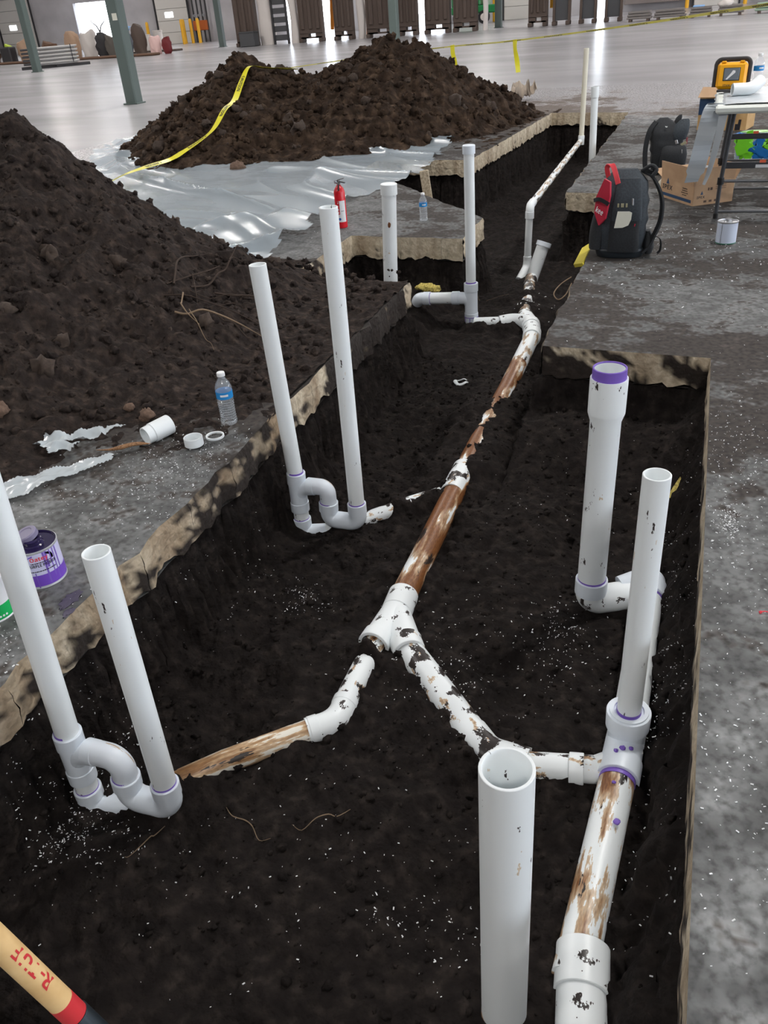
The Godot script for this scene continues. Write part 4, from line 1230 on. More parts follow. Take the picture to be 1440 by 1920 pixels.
func make_extinguisher() -> void:
	var o := thing("fire_extinguisher", "small red fire extinguisher with a white instruction panel on the slab", "fire extinguisher", Vector3(-2.325, 0, -5.56))
	var r := 0.038
	part("tank", MB.new().lathe([Vector2(0.0, 0.0), Vector2(0.0, r - 0.003), Vector2(0.004, r), Vector2(0.235, r), Vector2(0.255, r - 0.006), Vector2(0.268, 0.024), Vector2(0.276, 0.015), Vector2(0.285, 0.012), Vector2(0.285, 0)], 36), M.red_paint, o)
	part("valve", MB.new().lathe([Vector2(0.283, 0.013), Vector2(0.300, 0.013), Vector2(0.302, 0.010), Vector2(0.314, 0.010), Vector2(0.314, 0)], 20).box(Vector3(0.0, 0.297, 0.016), Vector3(0.012, 0.012, 0.02), Basis.IDENTITY, 0.002), M.chrome, o)
	part("gauge", MB.new().lathe([Vector2(0, 0.0), Vector2(0, 0.011), Vector2(0.006, 0.011), Vector2(0.007, 0.009), Vector2(0.007, 0)], 20, Vector3(-0.016, 0.301, 0.010), Vector3(-0.6, 0.2, 0.77)), M.chrome, o)
	part("lever", MB.new().box(Vector3(0.018, 0.318, 0), Vector3(0.058, 0.005, 0.016), Basis(Vector3.BACK, 0.25), 0.001), M.chrome, o)
	part("carry_handle", MB.new().box(Vector3(0.020, 0.300, 0), Vector3(0.058, 0.005, 0.016), Basis(Vector3.BACK, -0.2), 0.001), M.black, o)
	part("nozzle", MB.new().tube(fillet([Vector3(0.006, 0.30, 0.01), Vector3(0.012, 0.288, 0.03), Vector3(0.012, 0.25, 0.04)], 0.01), [Vector2(0, 0.005), Vector2(0.05, 0.005), Vector2(0.06, 0.008), Vector2(0.06, 0)], 12), M.black, o)
	var yaw := 0.40
	var pan := part("panel", bent(patch(0.058, 0.140, 14, 0.0006), r, yaw + 0.15).moved(Vector3(0, 0.112, 0)), M.label_white, o, "white instruction panel")
	part("red_strip", bent(patch(0.017, 0.088, 6, 0.0010), r, yaw - 0.42).moved(Vector3(0, 0.137, 0)), M.red_paint, pan)
	var k := 0
	for ch in ["F", "I", "R", "E"]:
		part("letter", bent(words(ch, 0.008 if ch != "I" else 0.0025, 0.012, 0.0013), r, yaw - 0.42).moved(Vector3(0, 0.168 - k * 0.021, 0)), M.white, pan)
		k += 1
	part("emblem", bent(MB.new().lathe([Vector2(0, 0.009), Vector2(0.0006, 0.009), Vector2(0.0006, 0)], 18, Vector3.ZERO, Vector3(0, 0, 1)).moved(Vector3(0, 0.062, 0.0008)), r, yaw - 0.3), M.blue_print, pan)
	part("print", bent(print_line(0.02, 0.005, 0.001), r, yaw + 0.3).moved(Vector3(0, 0.115, 0)), M.ink, pan)

func make_offcuts() -> void:
	# PVC bits on the left slab
	var o := thing("pipe_coupling", "white pipe coupling lying on its side by the soil heap", "pipe fitting", Vector3(-1.79, 0.036, -2.33))
	var ax := Vector3(0.42, 0.07, -0.9).normalized()
	part("body", MB.new().tube(PackedVector3Array([-ax * 0.055, ax * 0.055]), [Vector2(0.03, 0.029), Vector2(0.0, 0.029), Vector2(0.0, 0.0335), Vector2(0.028, 0.0335), Vector2(0.03, 0.037), Vector2(0.108, 0.037), Vector2(0.11, 0.0355), Vector2(0.11, 0.031), Vector2(0.03, 0.031)], 36), M.pvc, o)
	single("socket_fitting", MB.new().lathe([Vector2(0.002, 0), Vector2(0.0, 0.032), Vector2(0.002, 0.0345), Vector2(0.032, 0.0345), Vector2(0.033, 0.0335), Vector2(0.033, 0.030), Vector2(0.008, 0.030), Vector2(0.008, 0.0)], 36), M.pvc, "short white pipe fitting standing open beside the thin white ring", "pipe fitting", Vector3(-1.622, 0.006, -2.30))
	single("pipe_ring", MB.new().lathe([Vector2(0.0, 0.0285), Vector2(0.0, 0.034), Vector2(0.007, 0.034), Vector2(0.007, 0.0285), Vector2(0.0, 0.0285)], 36), M.pvc, "thin white plastic ring lying flat below the water bottle", "ring", Vector3(-1.578, 0.006, -2.375))
	# torn ring in the trench
	var y := soil_y(-1.063, -3.96)
	var ring: Array = []
	for k in 10: ring.append(Vector3(cos(k * 0.62) * 0.034, 0.006 + 0.006 * sin(k * 1.7), sin(k * 0.62) * 0.028))
	var c := spline(ring, 4)
	var L := length_of(c)
	single("torn_ring", MB.new().tube(c, [Vector2(0, 0), Vector2(0.002, 0.007), Vector2(L * 0.5, 0.010), Vector2(L - 0.002, 0.006), Vector2(L, 0)], 8, 0.3, Vector2(1, 0.5)), M.pvc, "torn white plastic ring lying on the trench floor", "ring", Vector3(-1.063, y + 0.004, -3.96))
	# plastic scraps on the left slab
	single("plastic_scrap", crumple(PackedVector2Array([Vector2(-0.16, 0.0), Vector2(-0.11, -0.035), Vector2(0.0, -0.05), Vector2(0.1, -0.13), Vector2(0.2, -0.21), Vector2(0.13, -0.07), Vector2(0.05, 0.0), Vector2(0.14, 0.0), Vector2(0.08, 0.05), Vector2(0.05, 0.10), Vector2(0.0, 0.06), Vector2(-0.08, 0.04)]), 0.05, 3.0), M.plastic_scrap, "crumpled torn white plastic scrap at the foot of the soil heap", "plastic scrap", Vector3(-2.13, 0.012, -2.17))
	single("plastic_scrap", crumple(PackedVector2Array([Vector2(0.20, -0.26), Vector2(0.22, -0.22), Vector2(0.12, -0.08), Vector2(0.06, 0.06), Vector2(-0.04, 0.2), Vector2(-0.16, 0.24), Vector2(-0.12, 0.08), Vector2(-0.02, -0.06), Vector2(0.1, -0.18)]), 0.02, 8.0), M.plastic_scrap, "flat folded strip of dirty white plastic on the slab", "plastic scrap", Vector3(-2.06, 0.004, -1.90))
	var sp := MB.new()
	sp.tube(spline([Vector3(-0.10, 0.008, 0.02), Vector3(-0.03, 0.016, 0.015), Vector3(0.03, 0.02, -0.03), Vector3(0.08, 0.012, -0.06)], 4), [Vector2(0, 0.002), Vector2(0.05, 0.006), Vector2(0.1, 0.016), Vector2(0.17, 0.012), Vector2(0.21, 0.0)], 7, 0.3, Vector2(1.2, 0.5))
	single("wood_splinter", sp, M.tan_wood, "frayed tan wood splinter lying by the white coupling", "wood splinter", Vector3(-1.86, 0.004, -2.2))
	# stones in the heap
	for s in [[-1.93, -2.47, 0.032, "round brown stone at the foot of the soil heap by the coupling"], [-2.03, -2.5, 0.022, "small brown stone beside the round stone at the heap"], [-2.45, -2.25, 0.05, "broad brown clay lump in the face of the soil heap"], [-4.35, -7.86, 0.075, "rounded brown stone at the front toe of the two-peaked heap"]]:
		var sy := maxf(left_y(s[0], s[1]), 0.0) if s[1] > -6.0 else maxf(back_y(s[0], s[1]), 0.0)
		single("stone", MB.new().lump(Vector3.ZERO, Vector3(s[2], s[2] * 0.75, s[2] * 0.9), rough, 0.5, s[0] * 3.0, 9, 14), M.stone, s[3], "stone", Vector3(s[0], sy + s[2] * 0.3, s[1]))
	# yellow foam pieces
	single("foam_board", MB.new().slab(PackedVector2Array([Vector2(-0.035, -0.16), Vector2(0.035, -0.25), Vector2(0.035, 0.24), Vector2(-0.035, 0.20)]), 0.02, Transform3D(Basis(Vector3(1, 0.55, 0).normalized(), Vector3(0, 0.0, -1).normalized(), Vector3(-0.55, 1, 0.0).normalized()), Vector3.ZERO)), M.yellow_foam, "flat yellow foam board wedged at the trench edge by the backpack", "foam board", Vector3(-0.592, -0.022, -5.02))
	var fy := soil_y(-1.6, -5.2)
	single("foam_lump", MB.new().lump(Vector3.ZERO, Vector3(0.075, 0.03, 0.04), rough, 0.9, 4.0, 9, 14), M.yellow_foam2, "ragged pale yellow foam lump stuck in the notch soil", "foam lump", Vector3(-1.6, fy + 0.02, -5.2))
	single("foam_lump", MB.new().lump(Vector3.ZERO, Vector3(0.018, 0.014, 0.016), rough, 1.2, 8.0, 7, 10), M.yellow_foam2, "small yellow scrap on the soil behind the stub pipe", "foam lump", Vector3(0.02, soil_y(0.02, -2.86) + 0.008, -2.86))
	single("leaf_scrap", MB.new().strip(spline([Vector3(0, 0, 0), Vector3(0.02, 0.03, -0.03), Vector3(0.03, 0.05, -0.08)], 4), _fan([Vector3(0.008, 0, 0.004), Vector3(0.012, 0, 0.006), Vector3(0.002, 0, 0.001)], 4), 0.001), M.yellow_foam2, "thin yellow leaf-like shred beside the yellow scrap", "shred", Vector3(0.03, soil_y(0.03, -2.88) + 0.004, -2.88))
	single("timber_stake", MB.new().box(Vector3(0, 0.12, 0), Vector3(0.075, 0.28, 0.035), Basis(Vector3.BACK, 0.12), 0.004), M.stake, "pale upright board stub in the side trench behind the bottle", "timber", Vector3(-2.185, -0.17, -7.15), 0.2)
	var lc := spline([Vector3(0.0, 0.0, 0.0), Vector3(-0.04, -0.01, 0.10), Vector3(-0.06, -0.03, 0.2), Vector3(-0.03, -0.05, 0.24), Vector3(0.0, -0.04, 0.18), Vector3(0.01, -0.02, 0.05)], 6)
	single("cord_loop", MB.new().tube(lc, [Vector2(0, 0.003), Vector2(length_of(lc), 0.003)], 8), M.root_pale, "thin tan cord loop hanging at the right trench edge", "cord", Vector3(-0.60, -0.02, -4.58))
	# chips next to the right-hand pipe
	for s in [[0.062, -1.235, 0.014, 0.4], [0.048, -1.205, 0.018, -0.5], [0.055, -1.262, 0.009, 1.2]]:
		single("pvc_chip", MB.new().box(Vector3(0, 0.003, 0), Vector3(s[2], 0.005, s[2] * 0.5), Basis(Vector3.UP, s[3]), 0.001), M.pvc_cream, "pale chip of cut pipe beside the brown-stained pipe", "chip", Vector3(s[0], soil_y(s[0], s[1]), s[1]), 0.0, "pipe chips by the stained pipe")
	# red cable tie on the right slab
	single("cable_tie", MB.new().tube(spline([Vector3(-0.012, 0.003, 0.002), Vector3(0.0, 0.006, -0.002), Vector3(0.02, 0.004, -0.001), Vector3(0.07, 0.003, 0.012)], 5), [Vector2(0, 0), Vector2(0.0, 0.0035), Vector2(0.006, 0.0035), Vector2(0.007, 0.0016), Vector2(0.085, 0.0016), Vector2(0.085, 0)], 8), M.red_print, "thin red plastic tie lying on the bare slab", "cable tie", Vector3(0.268, 0, -1.775))
	# orange-handled knife behind the backpack
	var kn := thing("utility_knife", "small orange-handled knife lying on the slab behind the backpack", "knife", Vector3(-0.66, 0.0, -7.22), 0.1)
	part("handle", MB.new().box(Vector3(0.02, 0.016, 0), Vector3(0.11, 0.03, 0.035), Basis.IDENTITY, 0.006), M.orange, kn)
	part("blade", MB.new().box(Vector3(-0.05, 0.014, 0), Vector3(0.035, 0.018, 0.004), Basis.IDENTITY, 0.001), M.chrome, kn)
	# root wisps on the trench floor
	for s in [[-0.90, -1.16, 0.5], [-1.12, -1.03, 1.8], [-0.72, -1.22, 2.4], [-1.28, -5.4, 0.2]]:
		var pts: Array = []
		for j in 6:
			var x: float = s[0] + (j - 2.5) * (0.035 if s[1] > -4 else 0.07) * cos(s[2])
			var z: float = s[1] + (j - 2.5) * 0.025 * sin(s[2]) + 0.012 * sin(j * 2.0)
			pts.append(Vector3(x, soil_y(x, z) + 0.004 + 0.003 * (j % 2), z))
		var cc := spline(pts, 4)
		var LL := length_of(cc)
		single("root_wisp", MB.new().tube(cc, [Vector2(0, 0.0008), Vector2(LL * 0.4, 0.0016), Vector2(LL, 0.0006)], 6), M.root_pale, "thin pale root wisp lying on the dark trench soil", "root", Vector3.ZERO, 0.0, "root wisps in the trench")

func _fan(w: Array, n: int) -> PackedVector3Array:
	return spline(w, n)

func make_shavings() -> void:
	# white plastic shavings: x, z, spread x, spread z, count; all from cutting pipe
	var spots := [[-1.62, -2.1, 0.14, 0.18, 420], [-1.75, -1.95, 0.2, 0.15, 200], [-1.58, -2.25, 0.1, 0.1, 150], [-1.38, -1.02, 0.07, 0.07, 420], [-1.40, -1.28, 0.05, 0.08, 120], [-1.22, -1.02, 0.09, 0.06, 90], [-1.14, -2.05, 0.05, 0.05, 130], [-1.42, -1.6, 0.03, 0.3, 120],
		[-0.5, -1.9, 0.2, 0.22, 260], [-0.55, -1.75, 0.06, 0.06, 120], [-0.25, -2.05, 0.06, 0.12, 200], [0.07, -1.9, 0.04, 0.25, 420], [0.07, -2.6, 0.05, 0.35, 160], [-0.35, -2.9, 0.2, 0.3, 90], [0.30, -2.0, 0.14, 0.4, 420], [0.22, -2.6, 0.07, 0.3, 260], [0.25, -1.2, 0.1, 0.18, 200], [0.19, -2.18, 0.015, 0.05, 160],
		[0.07, -1.22, 0.04, 0.1, 90], [-0.45, -1.05, 0.05, 0.04, 50], [-0.3, -1.02, 0.06, 0.06, 60], [-0.7, -1.2, 0.3, 0.2, 120], [-1.0, -0.95, 0.25, 0.12, 70], [-0.35, -1.15, 0.12, 0.1, 60], [0.0, -5.2, 0.35, 0.5, 220], [-0.3, -4.3, 0.25, 0.5, 90], [0.4, -4.6, 0.3, 0.8, 120], [-1.61, -1.14, 0.06, 0.05, 500], [-2.6, -5.3, 0.3, 0.3, 20], [-0.95, -5.2, 0.15, 0.2, 30]]
	var mb := MB.new()
	mb.box(Vector3.ZERO, Vector3(1, 0.25, 0.42))
	var xf: Array = []
	for s in spots:
		for k in s[4]:
			var x: float = s[0] + rng.randfn(0, 1) * s[2]
			var z: float = s[1] + rng.randfn(0, 1) * s[3]
			var d := hole_distance(x, z)
			var y := 0.0
			if d > -0.005: y = trench_y(x, z, d)
			elif x < -1.44: y = maxf(0.0, left_y(x, z))
			var L := 0.0022 + 0.0045 * pow(rng.randf(), 3.0)
			if z < -4.0: L *= 1.8
			xf.append(Transform3D(Basis.from_euler(Vector3(rng.randf_range(-0.5, 0.5), rng.randf() * 6.28, rng.randf_range(-0.5, 0.5))).scaled(Vector3(L, L, L)), Vector3(x, y + L * 0.25, z)))
	var o := scatter(numbered("pipe_shavings"), mb.mesh(), M.white, xf, self)
	tag(o, "fine white plastic shavings sprinkled over the soil and slab", "shavings", "", "stuff")

func make_shovel() -> void:
	var a := Vector3(-0.760, 0.480, -0.383)
	var dir := (Vector3(-0.666, 0.143, -0.418) - Vector3(-0.723, 0.355, -0.397)).normalized()
	var o := thing("shovel", "long wooden shovel handle with red band and black socket leaning in the trench", "shovel", Vector3(-0.6, -0.43, -0.44))
	var at := func(y: float) -> Vector3: return a + dir * ((y - a.y) / dir.y)
	var r := 0.0172
	var p0: Vector3 = at.call(1.10)
	var p1: Vector3 = at.call(0.213)
	var p2: Vector3 = at.call(0.178)
	var p3: Vector3 = at.call(-0.10)
	part("handle", MB.new().tube(line(p0, p1), [Vector2(0, 0), Vector2(0, r - 0.003), Vector2(0.004, r), Vector2(p0.distance_to(p1), r)], 32, 0.25).moved(-o.position), M.wood, o)
	part("red_band", MB.new().tube(line(p1, p2), [Vector2(0, r), Vector2(0, r + 0.0003), Vector2(p1.distance_to(p2), r + 0.0003), Vector2(p1.distance_to(p2), r)], 32).moved(-o.position), M.red_paint2, o)
	part("socket", MB.new().tube(line(p2, p3), [Vector2(0, r), Vector2(0, r + 0.0015), Vector2(0.001, r + 0.002), Vector2(p2.distance_to(p3), r + 0.003), Vector2(p2.distance_to(p3), 0)], 32).moved(-o.position), M.black_steel, o)
	var side := dir.cross(Vector3(0, 0, 1)).normalized()
	var blade := MB.new()
	var out := PackedVector2Array([Vector2(-0.03, 0.0), Vector2(-0.10, 0.03), Vector2(-0.105, 0.2), Vector2(-0.06, 0.29), Vector2(0, 0.33), Vector2(0.06, 0.29), Vector2(0.105, 0.2), Vector2(0.10, 0.03), Vector2(0.03, 0.0)])
	blade.slab(out, 0.004, Transform3D(Basis(side, dir, side.cross(dir)), p3 - dir * 0.02 - o.position))
	part("blade", blade, M.black_steel, o)
	var cam := (Vector3(0, 1.33, 0) - p2).normalized()
	cam = (cam - dir * cam.dot(dir)).normalized()
	part("rivet", MB.new().lathe([Vector2(0, 0.004), Vector2(0.0015, 0.0035), Vector2(0.002, 0)], 12, p2 + dir * 0.045 + (cam * 0.75 - dir.cross(cam) * -0.66).normalized() * (r + 0.002) - o.position, (cam * 0.75 - dir.cross(cam) * -0.66).normalized()), M.tin, o)
	# red lettering that reads up the handle
	var tx := words("R-TUF", 0.085, 0.017, 0.0)
	var c0: Vector3 = p1 - dir * 0.088
	var across := dir.cross(cam).normalized()
	for k in tx.P.size():
		var p := tx.P[k]
		var an := p.y / r - 0.35
		var n := cam * cos(an) + across * sin(an)
		tx.P[k] = c0 - dir * p.x + n * (r + 0.0006) - o.position
		tx.N[k] = n
	part("lettering", tx, M.red_paint2, o)

# ---------------------------------------------------------------- bags, boxes, table
func pack_rows(h: float, w: float, d: float, top := 0.72) -> Array:
	var rows: Array = []
	for k in 15:
		var f := k / 14.0
		var sx := w * (0.86 + 0.14 * sin(f * PI * 0.9 + 0.3))
		var sz := d * (0.80 + 0.25 * sin(f * PI * 0.8 + 0.5))
		if f > 0.72:
			var q := (f - 0.72) / 0.28
			sx *= 1.0 - (1.0 - top) * q * q - 0.25 * pow(q, 6.0)
			sz *= 1.0 - 0.45 * q * q - 0.3 * pow(q, 6.0)
		if f < 0.08:
			sx *= 0.86 + 0.14 * f / 0.08
			sz *= 0.86 + 0.14 * f / 0.08
		var wob := 0.006 * sin(k * 2.3)
		rows.append([h * f, sx + wob, sz - wob, 3.2, 0.0, -0.03 * f * f])
	return rows

func webbing(o: Node3D, called: String, pts: Array, half: float, thick: float, m: Material, wdir: Vector3) -> void:
	var c := spline(pts, 6)
	var w := PackedVector3Array()
	for k in c.size():
		var t := (c[mini(k + 1, c.size() - 1)] - c[maxi(k - 1, 0)]).normalized()
		w.append((wdir - t * wdir.dot(t)).normalized() * half)
	part(called, MB.new().strip(c, w, thick), m, o)

func make_bags() -> void:
	# front pack: +z is its front
	var o := thing("backpack", "black and red tool backpack with a white paper tucked in its front", "backpack", Vector3(-0.385, 0, -4.98), 0.02)
	part("body", MB.new().loft(pack_rows(0.455, 0.135, 0.105), 36), M.pack_grey, o)
	part("base", MB.new().loft([[0.0, 0.115, 0.085, 3.2, 0, 0], [0.006, 0.128, 0.096, 3.2, 0, 0], [0.035, 0.137, 0.106, 3.2, 0, 0.0], [0.05, 0.138, 0.107, 3.2, 0, 0.0], [0.052, 0.130, 0.098, 3.2, 0, 0.0]], 36), M.rubber, o, "scuffed shiny rubber base")
	var rows: Array = []
	for k in 9:
		var f := k / 8.0
		rows.append([0.05 + 0.24 * f, 0.048 * (0.7 + 0.3 * sin(PI * minf(f + 0.15, 1.0))), 0.095 - 0.03 * f, 2.6, -0.132 + 0.02 * f, 0.01])
	part("side_pocket", MB.new().loft(rows, 24), M.pack_black, o)
	rows = []
	for k in 9:
		var f := k / 8.0
		rows.append([0.045 + 0.165 * f, 0.085 - 0.008 * f, 0.03 - 0.012 * f * f, 3.0, 0.02, 0.098 + 0.004 * sin(f * PI)])
	part("front_pocket", MB.new().loft(rows, 28), M.pack_black, o)
	rows = []
	for k in 9:
		var f := k / 8.0
		rows.append([0.21 + 0.21 * f, 0.082 - 0.022 * f * f, 0.022 - 0.010 * f * f, 3.0, 0.025, 0.098 - 0.05 * f * f])
	part("upper_pocket", MB.new().loft(rows, 28), M.pack_grey, o)
	# red side panel and its script
	var red := MB.new()
	red.slab(PackedVector2Array([Vector2(-0.045, 0.0), Vector2(0.0, -0.062), Vector2(0.038, -0.02), Vector2(0.045, 0.10), Vector2(0.03, 0.17), Vector2(-0.012, 0.18), Vector2(-0.05, 0.08)]), 0.012, Transform3D(Basis(Vector3(0.80, -0.05, 0.60).normalized(), Vector3(0.10, 0.99, -0.06).normalized(), Vector3(-0.60, 0.05, 0.80).normalized()), Vector3(-0.110, 0.245, 0.098)))
	var rp := part("red_panel", red, M.pack_red, o, "crimson side panel")
	part("script", words("kee", 0.052, 0.03, 0.0005), M.white, rp).transform = Transform3D(Basis(Vector3(0.80, -0.35, 0.55).normalized(), Vector3(0.34, 0.93, 0.10).normalized(), Vector3(-0.60, 0.05, 0.80).normalized()), Vector3(-0.118, 0.262, 0.1065))
	webbing(o, "side_strap", [Vector3(-0.155, 0.31, 0.07), Vector3(-0.12, 0.325, 0.118), Vector3(-0.07, 0.30, 0.125)], 0.010, 0.004, M.pack_black, Vector3.UP)
	webbing(o, "grab_handle", [Vector3(-0.085, 0.40, 0.0), Vector3(-0.10, 0.47, 0.01), Vector3(-0.07, 0.485, 0.04), Vector3(-0.045, 0.44, 0.08), Vector3(-0.03, 0.40, 0.098)], 0.013, 0.006, M.pack_redlight, Vector3(1, 0.1, 0.3))
	webbing(o, "shoulder_strap", [Vector3(0.09, 0.43, -0.06), Vector3(0.15, 0.40, -0.02), Vector3(0.20, 0.31, 0.02), Vector3(0.205, 0.20, 0.03), Vector3(0.175, 0.11, 0.05), Vector3(0.15, 0.06, 0.06), Vector3(0.12, 0.03, 0.07)], 0.022, 0.010, M.pack_black, Vector3(0.4, 0, 1))
	webbing(o, "strap_tail", [Vector3(0.18, 0.12, 0.06), Vector3(0.215, 0.10, 0.07), Vector3(0.22, 0.05, 0.08), Vector3(0.205, 0.03, 0.085)], 0.012, 0.003, M.pack_black, Vector3(0.4, 0, 1))
	part("strap_loop", MB.new().tube(spline([Vector3(0.08, 0.44, -0.03), Vector3(0.13, 0.47, -0.02), Vector3(0.16, 0.45, 0.0), Vector3(0.13, 0.41, 0.01)], 6), [Vector2(0, 0.010), Vector2(0.14, 0.010)], 10), M.pack_black, o)
	part("waist_pad", MB.new().loft([[0.02, 0.02, 0.05, 2.4, 0.155, 0.02], [0.05, 0.03, 0.06, 2.4, 0.155, 0.02], [0.10, 0.026, 0.055, 2.4, 0.15, 0.01], [0.135, 0.012, 0.03, 2.4, 0.145, 0.0]], 20), M.pack_black, o)
	var pap := part("paper", MB.new().slab(PackedVector2Array([Vector2(-0.045, -0.045), Vector2(0.0, -0.043), Vector2(0.03, -0.03), Vector2(0.042, 0.0), Vector2(0.044, 0.035), Vector2(0.03, 0.042), Vector2(-0.032, 0.042)]), 0.002, Transform3D(Basis(Vector3.RIGHT, -0.08), Vector3(0.012, 0.222, 0.132))), M.paper, o, "folded white paper")
	part("paper_print", print_line(0.03, 0.006, 0.0).moved(Vector3(-0.007, -0.007, 0.0016)), M.blue_print, pap)
	for k in 3:
		part("badge", MB.new().box(Vector3(-0.02 + k * 0.022, 0.293, 0.118), Vector3(0.016 if k == 1 else 0.010, 0.020, 0.004), Basis.IDENTITY, 0.001), M.badge, o)
	part("zip_pull", MB.new().box(Vector3(0.055, 0.31, 0.116), Vector3(0.010, 0.036, 0.005), Basis(Vector3.BACK, 0.05), 0.002), M.tin, o)
	part("red_tag", MB.new().box(Vector3(0.075, 0.19, 0.122), Vector3(0.006, 0.014, 0.003), Basis(Vector3.BACK, -0.2), 0.001), M.pack_red, o)
	# second pack, slumped and darker
	var q := thing("backpack", "plain black slumped backpack standing behind the open cardboard box", "backpack", Vector3(-0.265, 0, -7.42), 0.15)
	rows = pack_rows(0.40, 0.125, 0.10, 0.5)
	for r in rows: r[4] = -0.05 * pow(r[0] / 0.4, 2.0)
	part("body", MB.new().loft(rows, 32), M.pack_black, q)
	part("front_pocket", MB.new().loft([[0.03, 0.09, 0.03, 2.8, 0.03, 0.09], [0.06, 0.10, 0.045, 2.8, 0.03, 0.095], [0.15, 0.10, 0.05, 2.8, 0.035, 0.095], [0.20, 0.09, 0.035, 2.8, 0.035, 0.09], [0.215, 0.07, 0.015, 2.8, 0.035, 0.085]], 28), M.pack_black, q)
	part("flap", MB.new().loft([[0.25, 0.06, 0.05, 2.4, 0.06, 0.04], [0.30, 0.065, 0.055, 2.4, 0.07, 0.045], [0.35, 0.055, 0.04, 2.4, 0.085, 0.04], [0.385, 0.035, 0.02, 2.4, 0.10, 0.03], [0.392, 0.02, 0.01, 2.4, 0.105, 0.03]], 24), M.pack_grey, q)
	part("ear", MB.new().loft([[0.28, 0.03, 0.03, 2.2, 0.03, 0.0], [0.34, 0.03, 0.025, 2.2, 0.04, 0.0], [0.40, 0.022, 0.016, 2.2, 0.06, 0.0], [0.42, 0.01, 0.008, 2.2, 0.07, 0.0]], 18), M.pack_black, q)
	webbing(q, "shoulder_strap", [Vector3(-0.11, 0.38, 0.02), Vector3(-0.155, 0.32, 0.04), Vector3(-0.175, 0.22, 0.05), Vector3(-0.175, 0.12, 0.06), Vector3(-0.16, 0.04, 0.07), Vector3(-0.11, 0.02, 0.08)], 0.018, 0.010, M.pack_black, Vector3(1, 0, 0.3))
	part("buckle", MB.new().box(Vector3(0.045, 0.24, 0.11), Vector3(0.02, 0.03, 0.006), Basis(Vector3.BACK, 0.3), 0.002), M.tin, q)
	part("tag", MB.new().box(Vector3(0.10, 0.225, 0.10), Vector3(0.045, 0.02, 0.004), Basis(Vector3.BACK, 0.5), 0.001), M.badge, q)
	part("red_patch", MB.new().box(Vector3(0.125, 0.24, 0.075), Vector3(0.02, 0.05, 0.004), Basis(Vector3.UP, 0.8), 0.001), M.dark_red, q)
	part("zip_pull", MB.new().box(Vector3(0.09, 0.165, 0.135), Vector3(0.006, 0.045, 0.004), Basis(Vector3.BACK, 0.1), 0.001), M.tin, q)
	part("white_clip", MB.new().tube(spline([Vector3(-0.045, 0.35, 0.07), Vector3(-0.035, 0.345, 0.078), Vector3(-0.028, 0.355, 0.074)], 4), [Vector2(0, 0.003), Vector2(0.02, 0.004)], 8), M.white, q)

func panel_at(o: Node3D, mb: MB, x: Transform3D, m: Material, called: String) -> void:
	part(called, mb, m, o).transform = x

